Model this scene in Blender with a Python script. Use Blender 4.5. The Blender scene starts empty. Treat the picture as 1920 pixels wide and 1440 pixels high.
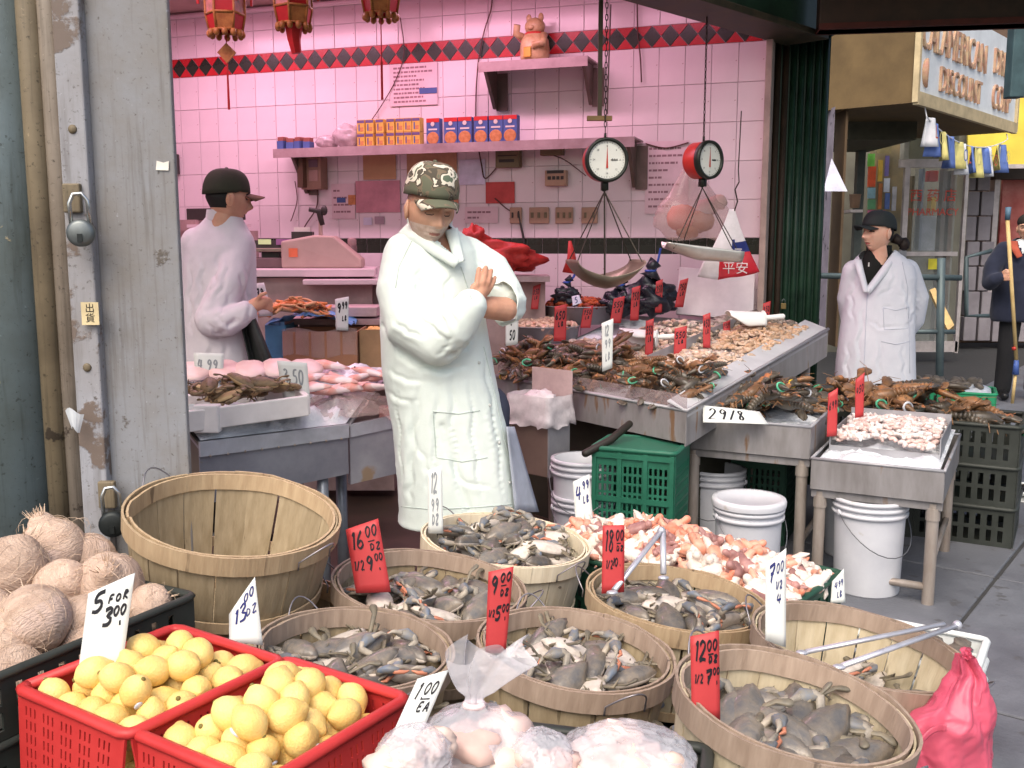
import bpy, math, random
from mathutils import Vector, Matrix, Euler, noise

R = math.radians
rnd = random.Random(11)
scene = bpy.context.scene
COL = scene.collection

# ---------------------------------------------------------------- camera, light, exposure
CAMZ = 1.45
PITCH = R(8.15)
FPX = 1850.0
cam_data = bpy.data.cameras.new('camera')
cam_data.sensor_width = 36.0
cam_data.lens = 36.0 * FPX / 1920.0
cam_data.clip_start = 0.05
cam_data.clip_end = 600.0
camera = bpy.data.objects.new('camera', cam_data)
COL.objects.link(camera)
camera.location = (0, 0, CAMZ)
camera.rotation_euler = (R(90) - PITCH, 0, 0)
scene.camera = camera

SUN_ELEV, SUN_AZ = R(52), R(200)      # azimuth clockwise from +Y: behind the camera, a little to the left
world = bpy.data.worlds.new('World')
scene.world = world
world.use_nodes = True
nt = world.node_tree
bg = nt.nodes['Background']
sky = nt.nodes.new('ShaderNodeTexSky')
sky.sky_type = 'NISHITA'
sky.sun_disc = False
sky.sun_elevation = SUN_ELEV
sky.sun_rotation = SUN_AZ
sky.air_density = 1.0
sky.dust_density = 6.0
sky.ozone_density = 1.0
nt.links.new(sky.outputs[0], bg.inputs[0])
bg.inputs[1].default_value = 0.15

sun_data = bpy.data.lights.new('sun', 'SUN')
sun_data.energy = 0.85
sun_data.angle = R(60)
sun_data.color = (1.0, 0.97, 0.92)
sun = bpy.data.objects.new('sun', sun_data)
COL.objects.link(sun)
sd = Vector((math.sin(SUN_AZ) * math.cos(SUN_ELEV), math.cos(SUN_AZ) * math.cos(SUN_ELEV), math.sin(SUN_ELEV)))
sun.rotation_euler = sd.to_track_quat('Z', 'Y').to_euler()

vs = scene.view_settings
vs.view_transform = 'Standard'
vs.look = 'None'
vs.gamma = 1.0
vs.use_curve_mapping = False
vs.exposure = 0.74

# ---------------------------------------------------------------- helpers: points of the place
CP, SP = math.cos(PITCH), math.sin(PITCH)
CAM = Vector((0, 0, CAMZ))
def ray(px, py):
    u = (px - 960) / FPX; v = (720 - py) / FPX
    return Vector((u, CP + v * SP, -SP + v * CP))
def at(px, py, Y):
    r = ray(px, py); return CAM + r * (Y / r.y)
def atz(px, py, z):
    r = ray(px, py); return CAM + r * ((z - CAMZ) / r.z)
WP = Vector((1.417, 5.70, 0)); WA = R(-18.9)          # right end of the tiled wall and its bearing
WX = Vector((math.cos(WA), math.sin(WA), 0)); WN = Vector((math.sin(WA), -math.cos(WA), 0))   # WN points into the shop
def wall_hit(px, py):
    r = ray(px, py)
    t = (WP - CAM).dot(WN) / r.dot(WN)
    p = CAM + r * t
    return (p - WP).dot(WX), p.z                      # s (negative to the left), height
def wall_pt(s, z, off=0.0):
    return WP + WX * s + WN * off + Vector((0, 0, z))

# ---------------------------------------------------------------- helpers: materials
def lin(c):
    return tuple(((x / 255) / 12.92 if x / 255 <= 0.04045 else ((x / 255 + 0.055) / 1.055) ** 2.4) for x in c)
MATS = {}
def mat(name, c, c2=None, rough=0.6, metal=0.0, var=0.12, scale=6.0, bump=0.0, bscale=60.0, stretch=None,
        spec=0.4, rand=0.0, trans=0.0, alpha=1.0, spots=None, spot_scale=9.0, spot_at=0.62, rvar=0.12,
        sheen=0.0, sss=0.0, emit=0.0, coat=0.0, ior=1.45):
    """procedural material; colours in sRGB 0-255"""
    if name in MATS: return MATS[name]
    m = bpy.data.materials.new(name); m.use_nodes = True
    t = m.node_tree; n = t.nodes; L = t.links
    b = n['Principled BSDF']
    a = lin(c); d = lin(c2) if c2 else tuple(x * (1 - 2.2 * var) for x in a)
    a2 = a if c2 else tuple(min(1, x * (1 + var)) for x in a)
    tc = n.new('ShaderNodeTexCoord'); mp = n.new('ShaderNodeMapping')
    L.new(tc.outputs['Object'], mp.inputs[0])
    if stretch: mp.inputs['Scale'].default_value = stretch
    nz = n.new('ShaderNodeTexNoise'); nz.inputs['Scale'].default_value = scale; nz.inputs['Detail'].default_value = 6
    nz.inputs['Roughness'].default_value = 0.62
    L.new(mp.outputs[0], nz.inputs['Vector'])
    rp = n.new('ShaderNodeValToRGB'); rp.color_ramp.elements[0].position = 0.34; rp.color_ramp.elements[1].position = 0.66
    rp.color_ramp.elements[0].color = (*d, 1); rp.color_ramp.elements[1].color = (*a2, 1)
    L.new(nz.outputs['Fac'], rp.inputs[0])
    out = rp.outputs[0]
    if spots:
        n2 = n.new('ShaderNodeTexNoise'); n2.inputs['Scale'].default_value = spot_scale; n2.inputs['Detail'].default_value = 8
        L.new(mp.outputs[0], n2.inputs['Vector'])
        r2 = n.new('ShaderNodeValToRGB'); r2.color_ramp.elements[0].position = spot_at; r2.color_ramp.elements[1].position = spot_at + 0.05
        L.new(n2.outputs['Fac'], r2.inputs[0])
        mx = n.new('ShaderNodeMixRGB'); L.new(r2.outputs[0], mx.inputs[0]); L.new(out, mx.inputs[1]); mx.inputs[2].default_value = (*lin(spots), 1)
        out = mx.outputs[0]
    if rand:
        oi = n.new('ShaderNodeObjectInfo'); hs = n.new('ShaderNodeHueSaturation')
        mr = n.new('ShaderNodeMapRange'); mr.inputs[3].default_value = 1 - rand; mr.inputs[4].default_value = 1 + rand
        L.new(oi.outputs['Random'], mr.inputs[0]); L.new(mr.outputs[0], hs.inputs['Value']); L.new(out, hs.inputs['Color'])
        out = hs.outputs[0]
    L.new(out, b.inputs['Base Color'])
    rr = n.new('ShaderNodeMapRange'); rr.inputs[3].default_value = max(0.02, rough - rvar); rr.inputs[4].default_value = min(1, rough + rvar)
    L.new(nz.outputs['Fac'], rr.inputs[0]); L.new(rr.outputs[0], b.inputs['Roughness'])
    b.inputs['Metallic'].default_value = metal
    b.inputs['Specular IOR Level'].default_value = spec
    b.inputs['IOR'].default_value = ior
    if trans: b.inputs['Transmission Weight'].default_value = trans
    if alpha < 1: b.inputs['Alpha'].default_value = alpha
    if sheen: b.inputs['Sheen Weight'].default_value = sheen
    if coat: b.inputs['Coat Weight'].default_value = coat; b.inputs['Coat Roughness'].default_value = 0.15
    if sss:
        b.inputs['Subsurface Weight'].default_value = sss; b.inputs['Subsurface Scale'].default_value = 0.01
    if emit:
        b.inputs['Emission Color'].default_value = (*a, 1); b.inputs['Emission Strength'].default_value = emit
    if bump:
        nb = n.new('ShaderNodeTexNoise'); nb.inputs['Scale'].default_value = bscale; nb.inputs['Detail'].default_value = 5
        L.new(mp.outputs[0], nb.inputs['Vector'])
        bp = n.new('ShaderNodeBump'); bp.inputs['Strength'].default_value = bump; bp.inputs['Distance'].default_value = 0.01
        L.new(nb.outputs['Fac'], bp.inputs['Height']); L.new(bp.outputs[0], b.inputs['Normal'])
    MATS[name] = m
    return m

def grimy(name, base, dirt, chips, chip_scale=6, chip_at=0.6, streak=4.0, rough=0.6):
    """old painted metal: mottled paint, vertical dirt streaks, fine speckle and flaked patches"""
    m = bpy.data.materials.new(name); m.use_nodes = True; t = m.node_tree; n = t.nodes; L = t.links; b = n['Principled BSDF']
    tc = n.new('ShaderNodeTexCoord')
    def nz(scale, detail, sc=(1, 1, 1)):
        mp = n.new('ShaderNodeMapping'); mp.inputs['Scale'].default_value = sc; L.new(tc.outputs['Object'], mp.inputs[0])
        q = n.new('ShaderNodeTexNoise'); q.inputs['Scale'].default_value = scale; q.inputs['Detail'].default_value = detail; q.inputs['Roughness'].default_value = 0.65; L.new(mp.outputs[0], q.inputs['Vector']); return q.outputs['Fac']
    def ramp(f, lo, hi):
        r = n.new('ShaderNodeMapRange'); r.inputs[1].default_value = lo; r.inputs[2].default_value = hi; L.new(f, r.inputs[0]); return r.outputs[0]
    def mix(f, a, c):
        q = n.new('ShaderNodeMixRGB'); L.new(f, q.inputs[0])
        if isinstance(a, tuple): q.inputs[1].default_value = (*lin(a), 1)
        else: L.new(a, q.inputs[1])
        q.inputs[2].default_value = (*lin(c), 1); return q.outputs[0]
    c = mix(ramp(nz(1.6, 6), 0.40, 0.66), base, dirt)
    c = mix(ramp(nz(9, 8, (streak, streak, 0.25)), 0.52, 0.80), c, tuple(int(x * 0.78) for x in dirt))
    c = mix(ramp(nz(75, 4), 0.60, 0.72), c, tuple(int(x * 0.72) for x in dirt))
    c = mix(ramp(nz(60, 4), 0.66, 0.76), c, tuple(min(240, int(x * 1.22)) for x in base))
    f = nz(chip_scale, 10); c = mix(ramp(f, chip_at, chip_at + 0.03), c, chips)
    L.new(c, b.inputs['Base Color']); b.inputs['Roughness'].default_value = rough; b.inputs['Specular IOR Level'].default_value = 0.35
    bp = n.new('ShaderNodeBump'); bp.inputs['Strength'].default_value = 0.35; bp.inputs['Distance'].default_value = 0.006
    ad = n.new('ShaderNodeMath'); ad.operation = 'ADD'; L.new(nz(14, 8), ad.inputs[0]); L.new(ramp(f, chip_at, chip_at + 0.03), ad.inputs[1])
    L.new(ad.outputs[0], bp.inputs['Height']); L.new(bp.outputs[0], b.inputs['Normal'])
    MATS[name] = m; return m

# ---------------------------------------------------------------- helpers: meshes
def frame_of(d, up=Vector((0, 0, 1))):
    d = d.normalized()
    if abs(d.dot(up)) > 0.95: up = Vector((0, 1, 0))
    x = d.cross(up).normalized(); y = x.cross(d).normalized()
    return x, y
class MB:
    def __init__(s): s.v = []; s.f = []; s.m = []
    def add(s, vs, fs, mi=0, M=None):
        b = len(s.v)
        for p in vs:
            p = Vector(p); s.v.append(M @ p if M else p)
        for f in fs: s.f.append([i + b for i in f]); s.m.append(mi)
        return s
    def box(s, c, d, mi=0, M=None, taper=1.0):
        x, y, z = d[0] / 2, d[1] / 2, d[2] / 2; cx, cy, cz = c; k = taper
        vs = [(cx - x * k, cy - y * k, cz - z), (cx + x * k, cy - y * k, cz - z), (cx + x * k, cy + y * k, cz - z), (cx - x * k, cy + y * k, cz - z),
              (cx - x, cy - y, cz + z), (cx + x, cy - y, cz + z), (cx + x, cy + y, cz + z), (cx - x, cy + y, cz + z)]
        return s.add(vs, [(3, 2, 1, 0), (4, 5, 6, 7), (0, 1, 5, 4), (1, 2, 6, 5), (2, 3, 7, 6), (3, 0, 4, 7)], mi, M)
    def beam(s, a, b, w, h, mi=0, up=Vector((0, 0, 1))):
        a = Vector(a); b = Vector(b); x, y = frame_of(b - a, up)
        vs = [p + x * i * w / 2 + y * j * h / 2 for p in (a, b) for i, j in ((-1, -1), (1, -1), (1, 1), (-1, 1))]
        return s.add(vs, [(0, 1, 2, 3), (7, 6, 5, 4), (0, 4, 5, 1), (1, 5, 6, 2), (2, 6, 7, 3), (3, 7, 4, 0)], mi)
    def tube(s, pts, r, n=8, mi=0, cap=True, flat=1.0, up=Vector((0, 0, 1))):
        pts = [Vector(p) for p in pts]; k = len(pts)
        rs = r if isinstance(r, (list, tuple)) else [r] * k
        b = len(s.v); x = None
        for i, p in enumerate(pts):
            d = (pts[min(i + 1, k - 1)] - pts[max(i - 1, 0)])
            if d.length < 1e-9: d = Vector((0, 0, 1))
            d.normalize()
            if x is None: x, y = frame_of(d, up)
            else:
                x = (x - d * x.dot(d)); x = x.normalized() if x.length > 1e-6 else frame_of(d)[0]; y = d.cross(x) * -1
            for j in range(n):
                a = 2 * math.pi * j / n
                s.v.append(p + x * math.cos(a) * rs[i] + y * math.sin(a) * rs[i] * flat)
        for i in range(k - 1):
            for j in range(n):
                q = b + i * n + j; w = b + i * n + (j + 1) % n
                s.f.append([q, w, w + n, q + n]); s.m.append(mi)
        if cap:
            s.f.append([b + j for j in range(n)][::-1]); s.m.append(mi)
            s.f.append([b + (k - 1) * n + j for j in range(n)]); s.m.append(mi)
        return s
    def rod(s, pts, r, n=10, mi=0, flat=1.0):
        """tube with rounded ends"""
        pts = [Vector(p) for p in pts]; rs = list(r) if isinstance(r, (list, tuple)) else [r] * len(pts)
        d0 = (pts[0] - pts[1]).normalized(); d1 = (pts[-1] - pts[-2]).normalized()
        a = [(pts[0] + d0 * rs[0] * math.sin(t), rs[0] * math.cos(t)) for t in (1.35, 0.95, 0.5)]
        e = [(pts[-1] + d1 * rs[-1] * math.sin(t), rs[-1] * math.cos(t)) for t in (0.5, 0.95, 1.35)]
        return s.tube([p for p, _ in a] + pts + [p for p, _ in e], [q for _, q in a] + rs + [q for _, q in e], n, mi, True, flat)
    def lathe(s, prof, n=20, mi=0, M=None, cap0=False, cap1=False, arc=None):
        b = len(s.v); vs = []; fs = []
        for (r, z) in prof:
            for j in range(n):
                a = 2 * math.pi * j / n; vs.append((r * math.cos(a), r * math.sin(a), z))
        for i in range(len(prof) - 1):
            for j in range(n):
                q = i * n + j; w = i * n + (j + 1) % n; fs.append((q, w, w + n, q + n))
        if cap0: fs.append(tuple(range(n))[::-1])
        if cap1: fs.append(tuple((len(prof) - 1) * n + j for j in range(n)))
        return s.add(vs, fs, mi, M)
    def ell(s, c, r, nu=14, nv=9, mi=0, M=None, fn=None):
        vs = [];
        for i in range(nv + 1):
            th = math.pi * (i + (0.02 if i == 0 else -0.02 if i == nv else 0)) / nv
            for j in range(nu):
                ph = 2 * math.pi * j / nu
                p = Vector((math.sin(th) * math.cos(ph), math.sin(th) * math.sin(ph), math.cos(th)))
                k = fn(p) if fn else 1.0
                vs.append((c[0] + p.x * r[0] * k, c[1] + p.y * r[1] * k, c[2] + p.z * r[2] * k))
        fs = []
        for i in range(nv):
            for j in range(nu):
                q = i * nu + j; w = i * nu + (j + 1) % nu; fs.append((q, q + nu, w + nu, w))
        fs.append(tuple(range(nu))); fs.append(tuple(nv * nu + j for j in range(nu))[::-1])
        return s.add(vs, fs, mi, M)
    def poly(s, pts, th, mi=0, n=None):
        """flat polygon given thickness along n"""
        pts = [Vector(p) for p in pts]
        if n is None: n = (pts[1] - pts[0]).cross(pts[2] - pts[0]).normalized()
        k = len(pts); vs = pts + [p - n * th for p in pts]
        fs = [tuple(range(k)), tuple(range(k, 2 * k))[::-1]] + [(i, i + k, (i + 1) % k + k, (i + 1) % k) for i in range(k)]
        return s.add(vs, fs, mi)
    def sheet(s, P, nu, nv, mi=0):
        """grid of points P(u,v) u,v in 0..1"""
        vs = [P(i / nu, j / nv) for j in range(nv + 1) for i in range(nu + 1)]
        fs = [(j * (nu + 1) + i, j * (nu + 1) + i + 1, (j + 1) * (nu + 1) + i + 1, (j + 1) * (nu + 1) + i) for j in range(nv) for i in range(nu)]
        return s.add(vs, fs, mi)
    def mesh(s, name, mats, smooth=False):
        me = bpy.data.meshes.new(name)
        me.from_pydata([tuple(p) for p in s.v], [], s.f)
        for m in (mats if isinstance(mats, (list, tuple)) else [mats]): me.materials.append(m)
        me.polygons.foreach_set('material_index', s.m)
        if smooth: me.polygons.foreach_set('use_smooth', [True] * len(s.f))
        me.update()
        return me
    def obj(s, name, mats, parent=None, smooth=False, loc=None, rot=None, bevel=0.0, solid=0.0, sub=0):
        return link(name, s.mesh(name, mats, smooth), parent, loc, rot, bevel, solid, sub)
def link(name, me, parent=None, loc=None, rot=None, bevel=0.0, solid=0.0, sub=0):
    o = bpy.data.objects.new(name, me); COL.objects.link(o)
    if parent: o.parent = parent
    if loc is not None: o.location = loc
    if rot is not None: o.rotation_euler = rot
    if solid:
        q = o.modifiers.new('solid', 'SOLIDIFY'); q.thickness = solid; q.offset = 0
    if bevel:
        q = o.modifiers.new('bevel', 'BEVEL'); q.width = bevel; q.segments = 2; q.limit_method = 'ANGLE'; q.angle_limit = R(40)
    if sub:
        q = o.modifiers.new('sub', 'SUBSURF'); q.levels = sub; q.render_levels = sub
    return o
def tag(o, label, cat, group=None):
    o['label'] = label; o['category'] = cat
    if group: o['group'] = group
    return o
def struct(o):
    o['kind'] = 'structure'; return o
def stuff(o, label=None, cat=None):
    o['kind'] = 'stuff'
    if label: o['label'] = label
    if cat: o['category'] = cat
    return o
def thing(name, label, cat, loc=(0, 0, 0), rot=(0, 0, 0), group=None):
    o = bpy.data.objects.new(name, None); COL.objects.link(o)
    o.location = loc; o.rotation_euler = rot; o.empty_display_size = 0.05
    return tag(o, label, cat, group)
KIDS = {}
def copy_tree(root, parent=None, kids=None):
    c = root.copy(); COL.objects.link(c); c.parent = parent
    for ch in (kids[root] if kids else children(root)):
        copy_tree(ch, c)
    return c
def children(o): return KIDS.get(o.name) or [x for x in o.children]
def proto_done(root):
    """remember the family of a thing that will be copied many times"""
    KIDS[root.name] = list(root.children)
    for ch in KIDS[root.name]: KIDS[ch.name] = list(ch.children) or ()
    return root
SCRATCH = bpy.data.scenes.new('scratch')      # modifiers and text are evaluated here, removed at the end
def evaluated(o):
    vl = SCRATCH.view_layers[0]; vl.update(); dg = vl.depsgraph
    return bpy.data.meshes.new_from_object(o.evaluated_get(dg), depsgraph=dg)
def remesh(mb, voxel, smooth=4, factor=0.5):
    me = mb.mesh('tmp', mat('plain', (200, 200, 200)))
    o = bpy.data.objects.new('tmp', me); SCRATCH.collection.objects.link(o)
    q = o.modifiers.new('r', 'REMESH'); q.mode = 'VOXEL'; q.voxel_size = voxel; q.use_smooth_shade = True
    if smooth:
        w = o.modifiers.new('s', 'SMOOTH'); w.iterations = smooth; w.factor = factor
    out = evaluated(o)
    bpy.data.objects.remove(o); bpy.data.meshes.remove(me)
    return out
def mesh_to_mb(me, mb=None, M=None, mi=0):
    mb = mb or MB()
    mb.add([v.co for v in me.vertices], [tuple(p.vertices) for p in me.polygons], mi, M)
    return mb
def text_mb(s, size, mb=None, M=None, mi=0, depth=0.0, align='CENTER'):
    cu = bpy.data.curves.new('t', 'FONT'); cu.body = s; cu.size = size; cu.extrude = depth; cu.align_x = align; cu.align_y = 'CENTER'
    cu.resolution_u = 3
    o = bpy.data.objects.new('t', cu); SCRATCH.collection.objects.link(o)
    me = evaluated(o)
    bpy.data.objects.remove(o); bpy.data.curves.remove(cu)
    mb = mesh_to_mb(me, mb, M, mi); bpy.data.meshes.remove(me)
    return mb
def fbm(p, s=1.0, o=4):
    return noise.fractal(Vector(p) * s, 1.0, 2.0, o)
def wob(p, amp, s):
    q = Vector(p) * s
    return Vector((noise.noise(q), noise.noise(q + Vector((31, 7, 3))), noise.noise(q + Vector((5, 47, 19))))) * amp
def slotted(w, h, cols, rows, mx=0.08, mz=0.12, gap=0.45, zgap=0.25, skip=None):
    """panel in the XZ plane from (-w/2,0) to (w/2,h) with a grid of slots cut through"""
    xs = [-w / 2, -w / 2 + mx * w]; iw = w * (1 - 2 * mx) / cols
    for c in range(cols):
        x0 = -w / 2 + mx * w + c * iw; xs += [x0 + iw * (0.5 - gap / 2), x0 + iw * (0.5 + gap / 2)]
    xs += [w / 2]
    zs = [0.0]; ih = h * (1 - 2 * mz) / rows
    for r in range(rows):
        z0 = mz * h + r * ih; zs += [z0 + ih * zgap / 2, z0 + ih * (1 - zgap / 2)]
    zs += [h]
    m = MB(); k = len(xs)
    m.v = [Vector((x, 0, z)) for z in zs for x in xs]
    for j in range(len(zs) - 1):
        for i in range(k - 1):
            if j % 2 == 1 and i >= 2 and i % 2 == 0 and i < k - 1:
                if not (skip and skip((i - 2) // 2, (j - 1) // 2)): continue
            m.f.append([j * k + i, j * k + i + 1, (j + 1) * k + i + 1, (j + 1) * k + i]); m.m.append(0)
    return m
# ================================================================ THE SETTING
M_conc = mat('concrete_pavement', (110, 113, 119), (88, 90, 96), rough=0.62, rvar=0.35, scale=3.0, bump=0.35, bscale=70, spots=(84, 84, 86), spot_scale=14, spot_at=0.63, rand=0.06)
M_grout = mat('dark_joint', (62, 62, 62), rough=0.9, scale=20)
M_floor = mat('shop_floor_tile', (96, 80, 70), (74, 62, 54), rough=0.45, scale=5, bump=0.05)
M_white_tile = mat('white_glazed_tile', (226, 214, 216), rough=0.2, var=0.03, scale=2.5, spec=0.5, rand=0.035, bump=0.02, bscale=9, spots=(176, 146, 144), spot_scale=26, spot_at=0.71)
M_tile_grout = mat('tile_grout', (222, 210, 212), rough=0.85)
M_black_tile = mat('black_tile', (42, 50, 40), rough=0.28, var=0.1, scale=5)
M_red_tile = mat('red_tile', (182, 40, 46), rough=0.28, var=0.06, scale=5, rand=0.08)
M_plaster = mat('cream_plaster', (205, 190, 180), rough=0.8, scale=3)
M_ceiling = mat('ceiling_paint', (176, 150, 142), rough=0.8, scale=3)
M_dkgreen = mat('dark_green_paint', (36, 66, 48), (24, 46, 34), rough=0.42, scale=7, bump=0.04)
M_dkbrown = mat('dark_brown_steel', (66, 50, 38), (46, 38, 28), rough=0.6, scale=6)

ground = MB().box((0, 60, -0.06), (400, 400, 0.08)).obj('ground', M_grout); struct(ground)
pavement = MB().box((1.5, 9, -0.012), (26, 26, 0.012)).obj('pavement', M_grout); struct(pavement)
pv_d = Vector((math.sin(R(37)), math.cos(R(37)), 0)); pv_w = Vector((math.cos(R(37)), -math.sin(R(37)), 0)); pv_o = Vector((2.116, 4.15, 0))
slab_me = MB().box((0, 0, 0.0), (1.345, 1.345, 0.05)).mesh('slab', M_conc)
for i in range(-3, 8):
    for j in range(-4, 5):
        c = pv_o + pv_d * (1.36 * (i + 0.5)) + pv_w * (1.36 * (j + 0.5))
        if c.y < 0.2 or c.x > 8 or c.x < -2.6: continue
        if (c - Vector((-0.9, 2.65, 0))).dot(Vector((-0.77, 0.64, 0))) > 0.9: continue
        s_ = link('slab', slab_me, pavement, loc=(c.x, c.y, -0.025 + rnd.uniform(-0.003, 0.003)), rot=(rnd.uniform(-0.002, 0.002), rnd.uniform(-0.002, 0.002), R(-37)), bevel=0.006)

# shop floor, behind the line from the gate post to the green pilaster
fl = [(-1.25, 2.9), (1.3, 5.95), (1.6, 6.2), (-3.4, 7.8), (-3.4, 2.9)]
shop_floor = MB().poly([(x, y, 0.022) for x, y in fl], 0.02).obj('shop_floor', M_floor); struct(shop_floor)
CEIL = 2.98
ceil = MB().poly([(x, y, CEIL + 0.12) for x, y in [(-0.75, 2.85), (1.55, 5.75), (1.75, 6.1), (-3.4, 7.9), (-3.4, 2.85)]], 0.12).obj('shop_ceiling', M_ceiling); struct(ceil)

# ---- the tiled back wall of the shop, tile by tile
WL = 4.75
tiled_wall = thing('tiled_wall', 'white tiled shop wall with red and black diamond border, washed pink', 'wall', WP, (0, 0, WA))
MB().box((-WL / 2, 0.06, 1.52), (WL, 0.112, 3.04)).obj('wall_core', M_tile_grout, tiled_wall)
zb1 = wall_hit(1400, 446)[1]; zb0 = wall_hit(1400, 477)[1]
zr1 = wall_hit(1405, 36)[1]; zr0 = wall_hit(1405, 78)[1]
tw = 0.15
def tile_obj(me, name, x, z): link(name, me, tiled_wall, loc=(x, rnd.uniform(-.0006, .0006), z), rot=(rnd.uniform(-.004, .004), 0, rnd.uniform(-.004, .004)))
def tile_mesh(w, h, m, t=0.0022):
    g = 0.0011
    mb = MB(); mb.add([(-w/2+g, 0, -h/2+g), (w/2-g, 0, -h/2+g), (w/2-g, 0, h/2-g), (-w/2+g, 0, h/2-g),
                       (-w/2+g+.002, -t, -h/2+g+.002), (w/2-g-.002, -t, -h/2+g+.002), (w/2-g-.002, -t, h/2-g-.002), (-w/2+g+.002, -t, h/2-g-.002)],
                      [(4, 5, 6, 7), (0, 1, 5, 4), (1, 2, 6, 5), (2, 3, 7, 6), (3, 0, 4, 7)])
    return mb.mesh('tile', m)
rows = []
nmid = 5; hmid = (zr0 - zb1) / nmid
rows += [(zb1 + hmid * (k + 0.5), hmid) for k in range(nmid)]
htop = (CEIL - zr1) / 2
rows += [(zr1 + htop * (k + 0.5), htop) for k in range(2)]
rows += [(zb0 - 0.2 * (k + 0.5), 0.2) for k in range(2)]
ncol = int(WL / tw)
cache = {}
for z, h in rows:
    if h not in cache: cache[h] = tile_mesh(tw, h, M_white_tile)
    for c in range(ncol):
        tile_obj(cache[h], 'white_tile', -tw * (c + 0.5), z)
low = MB(); hrow = 0.2
zz = zb0 - 0.4
while zz > 0.02:
    for c in range(ncol): low.box((-tw * (c + 0.5), -0.004, zz - min(0.2, zz) / 2), (tw - 0.004, 0.01, min(0.2, zz) - 0.004))
    zz -= 0.2
stuff(low.obj('lower_tiles', M_white_tile, tiled_wall))
bt = tile_mesh(0.1, zb1 - zb0, M_black_tile)
for c in range(int(WL / 0.1)): tile_obj(bt, 'black_tile', -0.1 * (c + 0.5), (zb1 + zb0) / 2)
dh = zr1 - zr0; dw = dh * 0.87
def prism_tile(pts, m, t=0.0045):
    mb = MB(); n = len(pts); cx = sum(p[0] for p in pts) / n; cz = sum(p[1] for p in pts) / n
    k = 0.95
    q = [((p[0] - cx) * k + cx, (p[1] - cz) * k + cz) for p in pts]
    mb.add([(x, 0, z) for x, z in q] + [(x, -t, z) for x, z in q], [tuple(range(n, 2 * n))] + [(i, (i + 1) % n, (i + 1) % n + n, i + n) for i in range(n)])
    return mb.mesh('border_tile', m)
dia = prism_tile([(-dw/2, 0), (0, -dh/2), (dw/2, 0), (0, dh/2)], M_black_tile)
tri_u = prism_tile([(-dw/2, dh/2), (0, 0), (dw/2, dh/2)], M_red_tile)
tri_d = prism_tile([(-dw/2, -dh/2), (dw/2, -dh/2), (0, 0)], M_red_tile)
for c in range(int(WL / dw)):
    x = -dw * (c + 0.15); zc = (zr0 + zr1) / 2
    tile_obj(dia, 'diamond_tile', x, zc); tile_obj(tri_u, 'red_tile', x - dw / 2, zc); tile_obj(tri_d, 'red_tile', x - dw / 2, zc)
MB().box((0.022, 0.0, 1.49), (0.036, 0.17, 2.96)).obj('corner_trim', mat('trim_beige', (176, 158, 146), rough=0.6), tiled_wall, bevel=0.004)
MB().tube([(-WL, -0.03, CEIL - 0.025), (0, -0.03, CEIL - 0.025)], 0.018, 8).obj('ceiling_moulding', M_white_tile, tiled_wall, smooth=True)

# side wall of the shop far left, closes the room
a = wall_pt(-WL, 0)
side = MB().box((a.x - 0.06, (a.y + 2.9) / 2, 1.5), (0.12, a.y - 2.9, 3.0)).obj('side_wall', mat('pink_white_plaster', (214, 196, 196), rough=0.7)); tag(side, 'plain white side wall behind the roller gate post', 'wall')

# ---- gate post at the left edge
GY = 2.65
def gx(px): return (px - 960) / FPX * (GY / CP)
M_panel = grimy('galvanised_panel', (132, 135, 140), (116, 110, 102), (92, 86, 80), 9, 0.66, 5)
M_casing = grimy('blue_grey_paint', (100, 114, 118), (80, 88, 84), (160, 150, 122), 10, 0.68, 4)
M_rail = grimy('dirty_brown_rail', (122, 110, 88), (88, 78, 62), (66, 58, 48), 8, 0.64, 6)
M_rail2 = grimy('grey_brown_rail', (136, 126, 114), (104, 94, 82), (84, 74, 66), 8, 0.64, 6)
M_peel = grimy('peeling_lilac_paint', (150, 152, 158), (128, 124, 122), (108, 96, 88), 4.0, 0.54, 3)
post = thing('gate_post', 'tall grey steel roller gate post with brown rails and peeling paint', 'gate post', (gx(200), GY, 0))
def loc_post(px): return gx(px) - gx(200)
HP = 3.3
x0, x1 = loc_post(198), loc_post(347)
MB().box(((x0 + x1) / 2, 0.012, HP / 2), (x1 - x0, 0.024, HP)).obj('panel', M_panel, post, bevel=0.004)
x0, x1 = loc_post(152), loc_post(198)
MB().box(((x0 + x1) / 2, 0.0, HP / 2), (x1 - x0 + 0.004, 0.07, HP)).obj('strip', M_peel, post, bevel=0.005)
MB().tube([(loc_post(136), -0.005, 0), (loc_post(136), -0.005, HP)], 0.028, 16).obj('rail', M_rail2, post, smooth=True)
MB().tube([(loc_post(103), -0.015, 0), (loc_post(103), -0.015, HP)], 0.029, 16).obj('rail', M_rail, post, smooth=True)
MB().tube([(loc_post(14), 0.06, 0), (loc_post(14), 0.06, HP)], 0.115, 28).obj('casing', M_casing, post, smooth=True)
MB().box((loc_post(-70), 0.10, HP / 2), (0.22, 0.10, HP)).obj('casing_flange', M_casing, post)
for k in range(4):
    p = Vector((loc_post(176), -0.036, 0.5 + k * 0.62)); MB().ell(p, (0.012, 0.006, 0.012), 8, 5).obj('rivet', M_rail, post, smooth=True)
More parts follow.
